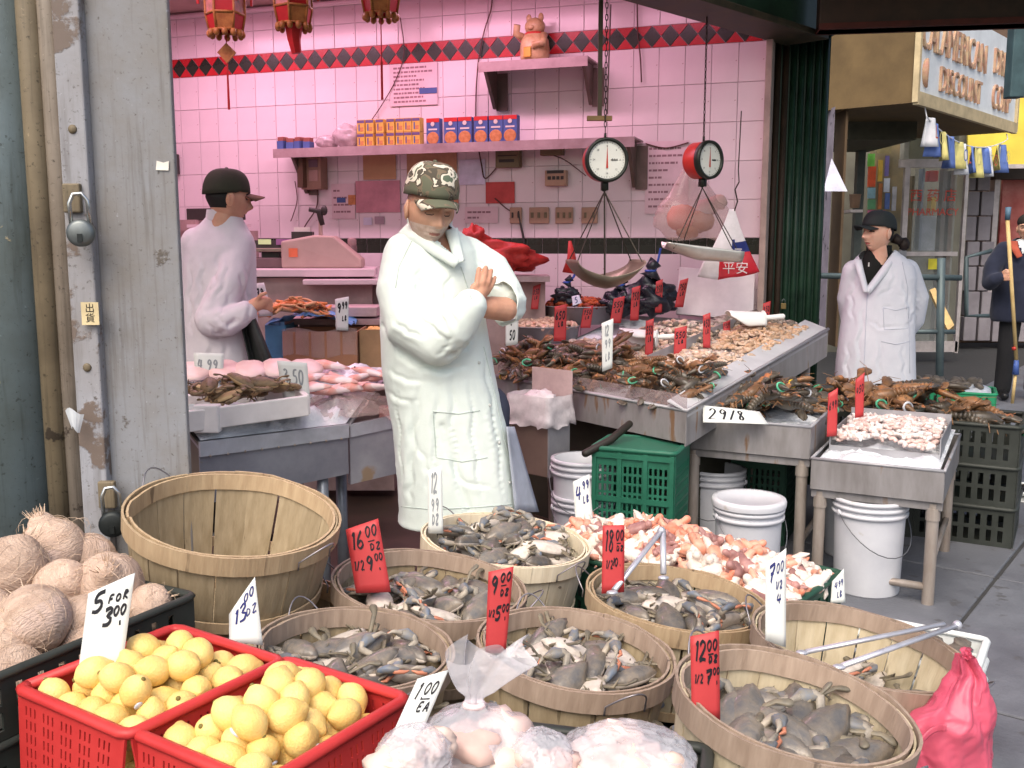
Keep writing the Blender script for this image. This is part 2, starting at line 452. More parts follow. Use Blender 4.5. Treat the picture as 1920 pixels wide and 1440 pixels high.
# hasp plates and a printed notice glued on
for (px, py) in ((140, 372), (205, 925)):
    q = at(px, py, GY - 0.03) - Vector((gx(200), GY, 0)); MB().box((q.x, q.y - 0.012, q.z), (0.045, 0.02, 0.075)).obj('hasp', M_rail, post, bevel=0.004)
q = at(169, 588, GY - 0.05)
nt_ = MB().box((0, 0, 0), (0.046, 0.0012, 0.06)).obj('notice', mat('old_paper', (206, 190, 150), rough=0.8)); nt_.location = (q.x, q.y, q.z)
tag(nt_, 'small yellowed paper notice stuck on the gate post strip', 'notice')
text_mb('出\n貨', 0.026, M=Matrix.Translation((0, -0.0014, 0)) @ Matrix.Rotation(R(90), 4, 'X')).obj('lettering', mat('ink_black', (22, 22, 26), rough=0.7), nt_)
q = at(304, 310, GY - 0.004)
st = MB().poly([(-.017, 0, -.012), (.016, 0, -.013), (.018, 0, .011), (.004, 0, .007), (-.014, 0, .012)], 0.001, n=Vector((0, -1, 0))).obj('paper_scrap', mat('paper_white', (228, 224, 214), rough=0.8)); st.location = q
tag(st, 'torn white paper scrap high on the grey gate post', 'sticker')
M_lock = mat('dull_steel_lock', (112, 118, 118), rough=0.4, metal=0.7, scale=12)
M_lockd = mat('dark_steel_lock', (48, 52, 52), rough=0.45, metal=0.6, scale=12)
def padlock(px, py, m, label, r=0.035):
    q = at(px, py, GY - 0.09)
    o = thing('padlock', label, 'padlock', q, (0, 0, R(12)))
    Mx = Matrix.Rotation(R(90), 4, 'X')
    MB().lathe([(0.0, 0.018), (r * 0.72, 0.018), (r * 0.95, 0.013), (r, 0.006), (r, -0.006), (r * 0.95, -0.013), (r * 0.7, -0.018), (0.0, -0.018)], 26, M=Mx).obj('body', m, o, smooth=True)
    MB().tube([(-0.022, 0, 0.02), (-0.024, 0, 0.075), (-0.014, 0, 0.098), (0.006, 0.0, 0.1), (0.02, 0, 0.082), (0.022, 0, 0.02)], 0.0055, 10).obj('shackle', mat('bright_steel', (196, 198, 196), rough=0.25, metal=0.9), o, smooth=True)
    MB().box((0, -0.02, -0.012), (0.012, 0.004, 0.02)).obj('keyhole', M_lockd, o)
    return o
padlock(152, 437, M_lock, 'round grey padlock hanging high on the gate post')
padlock(212, 982, M_lockd, 'dark round padlock hanging low beside the empty basket', 0.036)
q = at(140, 770, GY - 0.075)
mbp = MB().sheet(lambda u, v: Vector(((u - 0.5) * 0.05 * (1 - v * 0.6), -0.012 * math.sin(u * 3.1), -v * 0.05 + 0.01 * math.sin(u * 5))), 6, 6)
o = mbp.obj('plastic_scrap', mat('clear_film_white', (215, 222, 228), rough=0.3, alpha=0.75)); o.location = q; tag(o, 'scrap of white plastic film caught on the gate post', 'plastic scrap')

# ---- green pilaster and lintel at the right end of the shop front
pil = thing('pilaster', 'dark green fluted pilaster at the right end of the shop front', 'pilaster', (1.655, 5.80, 0))
MB().box((0, 0.16, 1.45), (0.325, 0.25, 2.9)).obj('core', M_dkgreen, pil)
for k in range(7):
    x = -0.138 + k * 0.046
    MB().tube([(x, 0.032, 0.0), (x, 0.032, 2.62)], 0.0185, 10).obj('flute', M_dkgreen if k > 1 else M_dkbrown, pil, smooth=True)
MB().box((0, 0.02, 2.70), (0.36, 0.16, 0.17)).obj('capital', M_dkgreen, pil, bevel=0.01)
MB().box((-0.19, 0.06, 1.45), (0.045, 0.1, 2.9)).obj('jamb', mat('jamb_brown', (120, 102, 92), rough=0.6), pil)
q = at(1468, 570, 5.76)
pk = thing('small_padlock', 'small brass padlock hanging on the green pilaster', 'padlock', q)
MB().box((0, -0.01, -0.012), (0.03, 0.016, 0.034)).obj('body', mat('brass', (150, 128, 84), rough=0.35, metal=0.8), pk, bevel=0.003)
MB().tube([(-0.009, -0.01, 0.0), (-0.009, -0.01, 0.022), (0, -0.01, 0.03), (0.009, -0.01, 0.022), (0.009, -0.01, 0.0)], 0.0028, 8).obj('shackle', M_lock, pk, smooth=True)

lint = thing('lintel_beam', 'dark green beam over the shop opening, running to the pilaster', 'beam', (0.4, 4.40, 2.57))
fd = Vector((1.655 - 0.40, 5.78 - 4.58, 0)).normalized()
MB().beam((-1.0 * fd.x, -1.0 * fd.y, 0.22), (fd.x * 1.72, fd.y * 1.72 + 0.12, 0.22), 0.20, 0.44).obj('beam_web', M_dkgreen, lint, bevel=0.01)
MB().beam((-1.0 * fd.x, -1.0 * fd.y, 0.0), (fd.x * 1.72, fd.y * 1.72 + 0.12, 0.0), 0.26, 0.035).obj('flange', mat('worn_flange', (74, 66, 50), (40, 42, 30), rough=0.6, scale=9), lint, bevel=0.004)
awn = thing('street_awning', 'dark awning frame projecting over the pavement from the green pilaster', 'awning', (1.62, 5.45, 2.57))
MB().beam((0.0, 0, 0.12), (2.6, -0.42, 0.12), 0.12, 0.27).obj('arm', M_dkbrown, awn, bevel=0.006)
MB().beam((0.0, 0.0, 0.0), (2.6, -0.42, 0.0), 0.16, 0.03).obj('lower_rail', mat('rust_brown', (86, 40, 30), (58, 30, 22), rough=0.7, scale=7), awn)
MB().poly([(-1.2, -1.45, 0.42), (0.15, 0.25, 0.42), (2.9, -0.2, 0.35), (2.3, -2.2, 0.35)], 0.03).obj('canopy', M_dkgreen, awn)

# ---- the shop next door, with its box sign
M_tan = mat('sign_side_tan', (112, 92, 60), (92, 74, 46), rough=0.7, scale=3)
sgn = Vector((3.57, 9.0, 0)); sd_ = Vector((0.657, 0.754, 0)); sc_ = Vector((-0.754, 0.657, 0))
sign = thing('pharmacy_sign', 'long white box sign with tan raised letters over the next shop', 'sign', sgn)
zs0, zs1 = 2.68, 3.62; SL = 3.15
def sg(u, w, z): return sd_ * u + sc_ * w + Vector((0, 0, z))
def quadbox(mb, u0, u1, w0, w1, z0, z1, mi=0):
    P = [sg(u, w, z) for z in (z0, z1) for u, w in ((u0, w0), (u1, w0), (u1, w1), (u0, w1))]
    return mb.add(P, [(3, 2, 1, 0), (4, 5, 6, 7), (0, 1, 5, 4), (1, 2, 6, 5), (2, 3, 7, 6), (3, 0, 4, 7)], mi)
quadbox(MB(), 0.0, SL, 0.02, 1.05, zs0, zs1).obj('box_side', M_tan, sign)
quadbox(MB(), 0.02, SL - 0.02, 0.0, 0.019, zs0 + 0.1, zs1).obj('face', mat('sign_white', (222, 228, 230), rough=0.5, var=0.04), sign)
quadbox(MB(), -0.01, SL, -0.03, 0.018, zs0 - 0.02, zs0 + 0.095).obj('lower_frame', mat('sign_frame', (196, 178, 140), rough=0.6), sign)
quadbox(MB(), SL - 0.015, SL + 0.03, -0.03, 0.02, zs0, zs1).obj('end_frame', mat('sign_frame', (196, 178, 140)), sign)
quadbox(MB(), -0.03, 0.015, -0.03, 0.02, zs0, zs1).obj('end_frame', mat('sign_frame', (196, 178, 140)), sign)
def sign_text(s, u, z, size, sx):
    M = Matrix.Translation(sg(u, -0.012, z)) @ Matrix.Rotation(math.atan2(sd_.y, sd_.x), 4, 'Z') @ Matrix.Rotation(R(90), 4, 'X') @ Matrix.Diagonal((sx, 1, 1, 1))
    text_mb(s, size, M=M, depth=0.012).obj('letters', mat('letter_tan', (196, 172, 138), (180, 130, 112), rough=0.6, scale=14), sign)
sign_text('CAL', 0.30, zs0 + 0.60, 0.40, 0.66)
sign_text('AMERICAN', 1.25, zs0 + 0.60, 0.40, 0.70)
sign_text('DISCOUNT', 1.20, zs0 + 0.26, 0.32, 0.78)
sign_text('DRUG\nCORP', 2.55, zs0 + 0.46, 0.36, 0.70)
MB().tube([sg(0.26 - 0.1 * math.sin(a), -0.012, zs0 + 0.28 + 0.13 * math.cos(a)) for a in [R(20 + k * 16) for k in range(10)]], [0.008, 0.02, 0.03, 0.036, 0.038, 0.036, 0.032, 0.026, 0.018, 0.008], 6).obj('moon_mark', mat('letter_tan', (178, 150, 112)), sign, smooth=True)

# flag bunting hanging below it
M_fb = mat('flag_blue', (104, 130, 196), rough=0.7); M_fy = mat('flag_yellow', (222, 212, 136), rough=0.7); M_fw = mat('flag_white', (226, 228, 232), rough=0.7); M_fr = mat('flag_red', (206, 96, 70), rough=0.7)
bun = thing('bunting', 'string of blue, yellow and white printed flags under the white sign', 'bunting', sgn + sd_ * 0.25 + Vector((0, 0, 2.6)))
pts = [sd_ * (2.6 * k / 18) + sc_ * -0.02 + Vector((0, 0, -0.02 - 0.17 * math.sin(math.pi * k / 18) ** 0.8)) for k in range(19)]
MB().tube([Vector((0, 0, 0.06))] + pts + [sd_ * 2.62 + Vector((0, 0, 0.04))], 0.006, 6).obj('string', M_fw, bun)
for k in range(12):
    a_ = pts[int(k * 1.5)]; cols = [M_fw, M_fb, M_fy, M_fb, M_fy, M_fw, M_fb, M_fy, M_fb, M_fw, M_fy, M_fb]
    def fl_(u, v, a_=a_, k=k):
        return a_ + sd_ * (u * 0.185) + sc_ * (0.05 * math.sin(u * 5 + k * 1.7) * (0.3 + v)) + Vector((0, 0, -v * (0.30 if k % 2 else 0.26)))
    f_ = MB().sheet(fl_, 6, 5).obj('flag', cols[k], bun, solid=0.004, smooth=True)
    text_mb('LOTTO'[k % 5], 0.17, M=Matrix.Translation(a_ + sd_ * 0.09 + sc_ * -0.07 + Vector((0, 0, -0.14))) @ Matrix.Rotation(math.atan2(sd_.y, sd_.x), 4, 'Z') @ Matrix.Rotation(R(90), 4, 'X')).obj('print', M_fy if cols[k] is M_fb else M_fb if cols[k] is not M_fw else M_fr, f_)

# the recessed pharmacy front
PY = 12.0
def pp(px, py, Y=PY): return at(px, py, Y)
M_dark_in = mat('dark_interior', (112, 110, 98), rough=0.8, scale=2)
M_frame_al = mat('aluminium_frame', (196, 186, 182), rough=0.4, metal=0.4)
front = thing('pharmacy_building', 'recessed pharmacy front with glass door, posters and dark soffit', 'shop front', (pp(1680, 700).x, PY, 0))
FO = Vector((pp(1680, 700).x, PY, 0))
def pbox(name, px0, px1, py0, py1, Y, th, m, par=front, off=None, **k):
    a_ = at(px0, py1, Y); b_ = at(px1, py0, Y); o_ = FO if off is None else off
    c_ = (a_ + b_) / 2 - o_
    return MB().box((c_.x, c_.y + th / 2, c_.z), (abs(b_.x - a_.x), th, abs(b_.z - a_.z))).obj(name, m, par, **k)
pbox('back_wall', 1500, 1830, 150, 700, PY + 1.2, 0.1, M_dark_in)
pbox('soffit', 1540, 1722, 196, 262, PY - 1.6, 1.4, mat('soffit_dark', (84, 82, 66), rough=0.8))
pbox('side_pier', 1545, 1566, 200, 660, PY - 2.6, 0.2, mat('pier_lilac', (150, 140, 150), rough=0.6, scale=8, spots=(70, 66, 74), spot_scale=10, spot_at=0.6))
pbox('brown_pier', 1566, 1592, 190, 650, PY - 2.5, 0.3, mat('pier_brown', (92, 74, 54), rough=0.7))
pbox('dark_door', 1592, 1626, 240, 650, PY - 0.4, 0.1, mat('dark_door', (84, 90, 84), rough=0.5))
pbox('stall_board', 1624, 1700, 470, 655, PY - 0.05, 0.05, mat('grey_board', (150, 150, 152), rough=0.7))
pbox('shelf_lining', 1624, 1700, 262, 470, PY + 0.2, 0.05, mat('warm_shelf', (176, 156, 116), (136, 130, 108), rough=0.7, scale=3))
wincol = [(120, 200, 90), (226, 96, 60), (150, 190, 200), (110, 170, 120), (214, 180, 80), (120, 110, 170), (206, 214, 226), (190, 120, 70), (96, 120, 180), (190, 190, 196), (206, 110, 140), (160, 150, 110)]
k = 0
for (x0_, x1_, y0_, y1_) in [(1627, 1641, 288, 312), (1627, 1643, 312, 350), (1627, 1642, 352, 372), (1627, 1642, 374, 392), (1646, 1656, 300, 340), (1659, 1668, 292, 330), (1657, 1669, 334, 360), (1646, 1655, 344, 392), (1659, 1669, 362, 392), (1672, 1682, 350, 395), (1627, 1660, 394, 410), (1644, 1672, 268, 288)]:
    pbox('poster', x0_, x1_, y0_, y1_, PY + 0.08, 0.02, mat('poster_%d' % k, wincol[k], rough=0.6, scale=9)); k += 1
pbox('door_head', 1688, 1812, 298, 314, PY, 0.06, M_frame_al)
pbox('door_stile', 1796, 1812, 314, 662, PY, 0.06, M_frame_al)
pbox('door_stile', 1688, 1698, 314, 662, PY, 0.06, M_frame_al)
pbox('door_rail', 1698, 1796, 472, 480, PY, 0.05, M_frame_al)
pbox('door_kick', 1698, 1796, 640, 660, PY, 0.05, M_frame_al)
pbox('door_glass', 1698, 1796, 314, 640, PY + 0.025, 0.008, mat('shop_glass', (170, 176, 172), rough=0.06, alpha=0.22, spec=0.6))
for (x0_, x1_, y0_, y1_, c_) in [(1722, 1735, 316, 470, (150, 158, 168)), (1758, 1770, 316, 640, (112, 100, 92)), (1742, 1760, 320, 340, (214, 60, 50)), (1745, 1756, 370, 395, (220, 180, 60)), (1720, 1756, 405, 470, (176, 180, 184)), (1703, 1716, 330, 470, (128, 116, 92)), (1772, 1784, 320, 640, (92, 66, 50))]:
    pbox('stock', x0_, x1_, y0_, y1_, PY + 0.45 + 0.01 * (x0_ % 7), 0.12, mat('stock_%d' % x0_, c_, rough=0.7))
pbox('transom', 1700, 1800, 236, 298, PY + 0.25, 0.05, mat('transom_glass', (112, 112, 94), rough=0.2, scale=3))
pbox('light_box', 1694, 1706, 258, 298, PY - 0.3, 0.12, mat('lightbox_cream', (216, 214, 196), rough=0.5))
M_redp = mat('red_sign_paint', (206, 70, 52), rough=0.5)
def ptext(s, px, py, size, Y, m, par):
    p = at(px, py, Y) - FO
    text_mb(s, size, M=Matrix.Translation(p) @ Matrix.Rotation(R(90), 4, 'X')).obj('lettering', m, par)
ptext('PHARMACY', 1749, 398, 0.118, PY + 0.012, M_redp, front)
ptext('西 药 店', 1750, 368, 0.16, PY + 0.012, M_redp, front)
# white paper cone hanging on the pier
q = at(1562, 330, PY - 2.75)
o = MB().add([(-0.02, 0, 0.16), (0.13, -0.03, -0.14), (-0.1, -0.05, -0.14), (0.02, 0.06, -0.13)], [(0, 2, 1), (0, 1, 3), (0, 3, 2), (1, 2, 3)]).obj('white_pennant', mat('paper_lilac', (214, 214, 232), rough=0.7)); o.location = q
tag(o, 'white cloth pennant hanging on the pier beside the green pilaster', 'pennant')
q = at(1603, 378, PY - 0.9)
o = MB().lathe([(0.05, -0.07), (0.062, 0.07), (0.066, 0.075), (0.064, 0.08)], 16, cap0=True, cap1=True).obj('paper_cup', mat('cup_brown', (150, 120, 96), rough=0.6), smooth=True); o.location = q + Vector((0, 0, 0))
tag(o, 'brown paper cup standing on a ledge behind the woman in white', 'cup')
pbox('ledge', 1594, 1618, 393, 398, PY - 1.0, 0.5, M_frame_al)

# yellow awning and the shops further on
ya = thing('yellow_awning', 'plain yellow awning over the shop beyond the pharmacy', 'awning', at(1870, 312, 12.6))
p0_ = at(1815, 312, 12.6); p1_ = at(1815, 186, 13.4); p2_ = at(1990, 182, 13.4); p3_ = at(1990, 312, 12.6); oo = ya.location.copy()
MB().poly([p - oo for p in (p0_, p3_, p2_, p1_)], 0.04).obj('canopy', mat('yellow_canvas', (196, 178, 66), (176, 158, 56), rough=0.8, scale=2), ya)
MB().beam(p0_ - oo, p3_ - oo, 0.05, 0.05).obj('front_bar', M_frame_al, ya)
fs = thing('far_shop', 'grey stone shop front with painted red reflections in its window under the yellow awning', 'shop front', at(1870, 640, 13.6)); fo = fs.location.copy(); fo.z = 0; fs.location = fo
M_stone = mat('grey_stone', (150, 144, 148), (128, 122, 126), rough=0.8, scale=3, bump=0.1)
for r_ in range(7):
    for c_ in range(2):
        x0_ = 1806 + c_ * 27 + (r_ % 2) * 6; pbox('stone_block', x0_, x0_ + 26, 312 + r_ * 47, 357 + r_ * 47, 13.5, 0.2, M_stone, fs, fo, bevel=0.01)
pbox('shop_window', 1866, 1990, 335, 560, 13.8, 0.05, mat('window_red_reflections', (196, 120, 110), (150, 60, 56), rough=0.25, scale=1.6, spots=(226, 200, 180), spot_scale=2.4, spot_at=0.6), fs, fo)  # red and pale reflections on the pane are painted into its colour
pbox('window_mullion', 1858, 1868, 312, 600, 13.6, 0.15, M_frame_al, fs, fo)
pbox('window_head', 1866, 1990, 312, 336, 13.55, 0.2, mat('head_dark', (70, 56, 44), rough=0.6), fs, fo)
pbox('stall_riser', 1860, 1990, 560, 640, 13.6, 0.2, M_stone, fs, fo)
upper = MB().box((6.0, 15.2, 4.2), (14, 1.6, 8.4)).obj('far_building', mat('far_brick', (104, 84, 70), (84, 68, 58), rough=0.9, scale=4)); tag(upper, 'brick building rising behind the pharmacy and the yellow awning', 'building')
# railing in front of the pharmacy
M_rail_g = mat('grey_green_rail', (84, 98, 100), rough=0.45, metal=0.3)
RY = 8.4
rl = thing('railing', 'grey steel pipe railing between the pilaster and the pharmacy door', 'railing', (at(1765, 700, RY).x, RY, 0)); ro = rl.location.copy()
def rpt(px, py, Y=RY): return at(px, py, Y) - ro
MB().tube([rpt(1765, 484), Vector((0, 0, 0.0))], 0.033, 12).obj('post', M_rail_g, rl, smooth=True)
MB().tube([rpt(1540, 517), rpt(1802, 521)], 0.026, 10).obj('top_rail', M_rail_g, rl, smooth=True)
MB().tube([rpt(1700, 622), rpt(1790, 622)], 0.02, 10).obj('lower_rail', M_rail_g, rl, smooth=True)
MB().tube([rpt(1860, 470, 10.5), rpt(1812, 482, 10.5), rpt(1812, 592, 10.5), rpt(1862, 592, 10.5)], 0.025, 8).obj('side_loop', M_rail_g, rl, smooth=True)
wb = MB().poly([rpt(1742, 550, 9.6), rpt(1752, 546, 9.6), rpt(1788, 616, 9.3), rpt(1776, 626, 9.3)], 0.06).obj('timber_board', mat('raw_timber', (206, 176, 120), rough=0.7)); wb.location = ro; tag(wb, 'pale timber board leaning beside the pharmacy door', 'board')
ys = pbox('yellow_sticker', 1740, 1768, 485, 505, PY - 0.02, 0.004, mat('sticker_yellow', (216, 204, 60), rough=0.5), front)
gp = thing('green_street_post', 'dark green riveted steel post hanging at the right edge beside the sign', 'post', (at(1913, 100, 8.2).x, 8.2, 0)); gz = at(1913, 182, 8.2).z
MB().box((0, 0.06, gz + 1.1), (0.12, 0.12, 2.2)).obj('shaft', mat('post_green', (64, 88, 92), (46, 66, 70), rough=0.6), gp, bevel=0.01)
MB().box((0.16, 0.06, gz + 1.15), (0.2, 0.03, 2.0)).obj('web', mat('post_green', (64, 88, 92)), gp)
# ================================================================ INSIDE THE SHOP
M_ink = mat('ink_black', (22, 22, 26), rough=0.7)
M_shelf = mat('worn_shelf_steel', (176, 156, 156), (146, 126, 126), rough=0.5, scale=7)
M_brkt = mat('bracket_steel', (120, 104, 98), (92, 82, 72), rough=0.5, scale=6)
M_wire = mat('old_wire', (92, 62, 58), rough=0.6)
M_chain = mat('dark_chain', (58, 52, 44), rough=0.45, metal=0.6)

# pink tube lamps under the ceiling: the light that washes the wall
PINK = (1.0, 0.55, 0.74)
def tube_lamp(s, off, z, ln, watts, label, rotz=WA, col=PINK):
    p = wall_pt(s, z, off)
    o = thing('tube_lamp', label, 'lamp', p, (0, 0, rotz), 'pink tube lamps under the shop ceiling')
    MB().box((0, 0, 0.045), (ln, 0.16, 0.05)).obj('housing', mat('lamp_white', (220, 214, 214), rough=0.4), o, bevel=0.005)
    MB().tube([(-ln / 2 + 0.03, 0, -0.005), (ln / 2 - 0.03, 0, -0.005)], 0.016, 10).obj('tube', mat('pink_tube', (255, 150, 200), rough=0.3, emit=4.0), o, smooth=True)
    L = bpy.data.lights.new('tube_light', 'AREA'); L.shape = 'RECTANGLE'; L.size = ln * 0.95; L.size_y = 0.1; L.energy = watts; L.color = col
    lo = bpy.data.objects.new('tube_light', L); COL.objects.link(lo); lo.parent = o; lo.location = (0, 0, -0.03)
    return o
tube_lamp(-3.2, 0.75, 2.93, 1.3, 15, 'pink tube lamp on the ceiling above the left counter')
tube_lamp(-1.7, 0.75, 2.93, 1.3, 13, 'pink tube lamp on the ceiling before the long shelf')
tube_lamp(-0.45, 0.8, 2.93, 0.9, 5, 'pink tube lamp on the ceiling nearest the green pilaster')
tube_lamp(-2.6, 2.2, 2.93, 1.3, 10, 'pink tube lamp on the ceiling above the worker in the dark cap')

# ---- palace lanterns
M_gold = mat('lantern_gold', (176, 128, 66), (140, 92, 46), rough=0.5, scale=30, bump=0.2, bscale=120)
M_lred = mat('lantern_red', (176, 36, 34), rough=0.5); M_lpan = mat('lantern_panel', (196, 130, 120), (120, 110, 96), rough=0.5, scale=26)
def lantern(px, py_bot, Y, sc, label, spin, pend):
    q = at(px, py_bot, Y)
    o = thing('palace_lantern', label, 'lantern', q, (0, 0, spin), 'red and gold lanterns hanging from the ceiling')
    n = 6
    def hexring(r, z): return [(r * math.cos(2 * math.pi * k / n), r * math.sin(2 * math.pi * k / n), z) for k in range(n)]
    H = 0.30 * sc; r0, r1, r2 = 0.085 * sc, 0.12 * sc, 0.10 * sc
    fr = MB(); A = hexring(r2, 0.03 * sc); B = hexring(r1, 0.13 * sc); C_ = hexring(r1, H - 0.05 * sc)
    for k in range(n):
        fr.tube([A[k], B[k], C_[k]], 0.008 * sc, 6)
        for ring in (A, B, C_): fr.tube([ring[k], ring[(k + 1) % n]], 0.008 * sc, 6)
    fr.obj('frame', M_gold, o, smooth=True)
    for k in range(n):
        kk = (k + 1) % n
        MB().poly([Vector(B[k]) * 0.98, Vector(B[kk]) * 0.98, Vector(C_[kk]) * 0.98, Vector(C_[k]) * 0.98], 0.002).obj('panel', M_lpan if k % 2 else M_lred, o)
        MB().poly([A[k], A[kk], B[kk], B[k]], 0.003).obj('skirt', M_lred if k % 2 else M_gold, o)
        e = Vector(C_[k]) * 1.35
        MB().beam(Vector(C_[k]), e + Vector((0, 0, 0.03 * sc)), 0.012 * sc, 0.02 * sc).obj('arm', M_gold, o)
        MB().tube([e + Vector((0, 0, 0.03 * sc)), e + Vector((0, 0, -0.02 * sc)), e + Vector((0, 0, -0.15 * sc))], [0.003, 0.007 * sc, 0.009 * sc], 6).obj('tassel', M_lred, o)
    cr = MB(); cr.lathe([(r1 * 1.15, H - 0.045 * sc), (r1 * 1.2, H - 0.03 * sc), (r1 * 0.8, H + 0.05 * sc), (r1 * 0.5, H + 0.09 * sc), (0.01, H + 0.1 * sc)], 6, cap0=True); cr.obj('crown', M_lred, o)
    b = MB()
    for k in range(12):
        a_ = 2 * math.pi * k / 12; b.ell((r2 * math.cos(a_), r2 * math.sin(a_), 0.012 * sc), (0.02 * sc, 0.02 * sc, 0.026 * sc), 8, 5)
    b.obj('fringe', M_gold, o, smooth=True)
    MB().tube([(0, 0, H + 0.1 * sc), (0, 0, max(H + 0.12, CEIL - q.z))], 0.004, 6).obj('cord', M_lred, o)
    if pend == 'diamond':
        MB().tube([(0, 0, 0.03), (0, 0, -0.05)], 0.0025, 6).obj('pendant_cord', M_lred, o)
        MB().poly([(0, -0.005, -0.03), (-0.045, -0.005, -0.075), (0, -0.005, -0.125), (0.045, -0.005, -0.075)], 0.012, n=Vector((0, -1, 0))).obj('pendant', M_gold, o, rot=(0, 0, -spin))
        MB().tube([(0, 0, -0.12), (0, 0, -0.34)], [0.004, 0.006], 6).obj('pendant_tassel', M_lred, o)
    elif pend == 'cone':
        MB().tube([(0, 0, 0.02), (0.0, 0, -0.05), (0.01, 0, -0.11)], [0.045, 0.032, 0.024], 6).obj('pendant', M_lred, o)
    else:
        MB().tube([(0, 0, 0.03), (0, 0, -0.27)], [0.003, 0.003], 6).obj('pendant_cord', M_lred, o)
        MB().tube([(0, 0, -0.2), (0, 0, -0.38)], [0.006, 0.006], 6).obj('pendant_tassel', M_lred, o)
lantern(424, 68, 4.9, 0.76, 'red and gold lantern with a diamond pendant, leftmost of three', 0.2, 'diamond')
lantern(551, 55, 4.9, 0.76, 'red and gold lantern with a short red cone below, middle of three', 0.5, 'cone')
lantern(714, 36, 5.0, 0.76, 'red and gold lantern hanging nearest the upper shelf', 0.1, 'tassel')

# ---- shelves
def wall_thing(name, label, cat, px, py, group=None, off=0.0):
    s, z = wall_hit(px, py)
    return thing(name, label, cat, wall_pt(s, z, off), (0, 0, WA), group), s, z
def shelf(px0, px1, pyl, pyr, depth, drop, label, bl, br):
    def fh(px, py):
        r = ray(px, py); t = (WP + WN * (depth + 0.015) - CAM).dot(WN) / r.dot(WN); p = CAM + r * t
        return (p - WP).dot(WX), p.z
    s0, z0 = fh(px0, pyl); s1, z1 = fh(px1, pyr); z = (z0 + z1) / 2
    # the front edge stands off the wall, so bring the shelf in along the line of sight
    k = 1 - depth * 0.5 / 6.2
    o = thing('wall_shelf', label, 'shelf', wall_pt(s0, z, 0.012), (0, 0, WA), 'shelves on the tiled wall')
    w = s1 - s0
    MB().box((w / 2, -depth / 2, -0.006), (w, depth, 0.012)).obj('board', M_shelf, o, bevel=0.002)
    MB().box((w / 2, -depth - 0.003, -0.028), (w, 0.006, 0.056)).obj('front_lip', M_shelf, o)
    for x in (bl * w, br * w):
        MB().poly([(x, -0.004, -0.014), (x, -depth + 0.02, -0.014), (x, -0.03, -drop), (x, -0.004, -drop)], 0.02, n=Vector((1, 0, 0))).obj('bracket', M_brkt, o)
        MB().box((x + 0.03, -0.006, -drop / 2 - 0.02), (0.07, 0.008, drop - 0.02)).obj('bracket_plate', M_brkt, o)
    return o, s0, s1, z, w, depth
sh1 = shelf(512, 1190, 282, 253, 0.24, 0.27, 'long steel shelf on the tiled wall, stacked with food boxes', 0.05, 0.985)
sh2 = shelf(897, 1102, 118, 103, 0.24, 0.24, 'short steel shelf high on the tiled wall under the figurine', 0.05, 0.96)

def on_shelf(px, sh):
    o, s0, s1, z, w, d = sh
    # where the line of sight at px crosses the plane through the middle of the shelf
    r = ray(px, 260); t = (WP + WN * (0.012 + d * 0.55) - CAM).dot(WN) / r.dot(WN); p = CAM + r * t
    return (p - WP).dot(WX), z
# boxes of batter mix: yellow (two layers) and blue with red tops
M_yb = mat('box_yellow', (220, 188, 92), (204, 164, 72), rough=0.6, scale=18); M_vb = mat('box_violet', (112, 92, 136), rough=0.6)
M_bb = mat('box_blue', (76, 100, 156), rough=0.55); M_rb = mat('box_red', (196, 50, 46), rough=0.55); M_ob = mat('food_orange', (200, 140, 90), (170, 110, 64), rough=0.6, scale=40)
def food_box(px, w, d, h, dz, kind, label, group, tilt=0.0):
    s, z = on_shelf(px, sh1)
    o = thing('food_box', label, 'box', wall_pt(s, z + dz, 0.012 + 0.14), (0, 0, WA + tilt), group)
    if kind == 'y':
        MB().box((0, 0, h / 2), (w, d, h)).obj('carton', M_yb, o, bevel=0.002)
        MB().box((0, -d / 2 - 0.0008, h * 0.86), (w * 0.96, 0.0014, h * 0.2)).obj('band', M_vb, o)
        MB().box((-w * 0.2, -d / 2 - 0.0008, h * 0.42), (w * 0.16, 0.0014, h * 0.5)).obj('print', M_bb if rnd.random() < .3 else M_vb, o)
        MB().box((w * 0.16, -d / 2 - 0.0008, h * 0.3), (w * 0.4, 0.0014, h * 0.3)).obj('picture', M_ob, o)
    else:
        MB().box((0, 0, h / 2), (w, d, h)).obj('carton', M_bb, o, bevel=0.002)
        MB().box((0, -d / 2 - 0.0008, h * 0.92), (w * 0.98, 0.0014, h * 0.15)).obj('band', M_rb, o)
        MB().ell((0, -d / 2 - 0.001, h * 0.25), (w * 0.46, 0.002, h * 0.24), 16, 7).obj('picture', M_ob, o, smooth=True)
        MB().lathe([(0.0, 0.001), (h * 0.085, 0.001)], 12, M=Matrix.Translation((0, -d / 2 - 0.002, h * 0.78)) @ Matrix.Rotation(R(90), 4, 'X')).obj('badge', mat('badge_white', (224, 214, 206)), o)
        MB().box((0, -d / 2 - 0.0012, h * 0.58), (w * 0.66, 0.0012, h * 0.06)).obj('print', mat('badge_white', (224, 214, 206)), o)
for k, px in enumerate((682, 698, 717, 737, 754, 769, 785)):
    for lay in (0, 1):
        food_box(px, 0.052, 0.06, 0.083, lay * 0.084, 'y', 'small yellow food carton in the two-layer row on the long shelf', 'yellow cartons on the long shelf', rnd.uniform(-.04, .04))
for k, px in enumerate((814, 847, 873, 903, 931, 958, 975)):
    if k == 6: continue
    food_box(px + 2, 0.088, 0.05, 0.158, 0, 'b', 'tall blue food box with red top on the long shelf', 'blue boxes on the long shelf', rnd.uniform(-.05, .05))
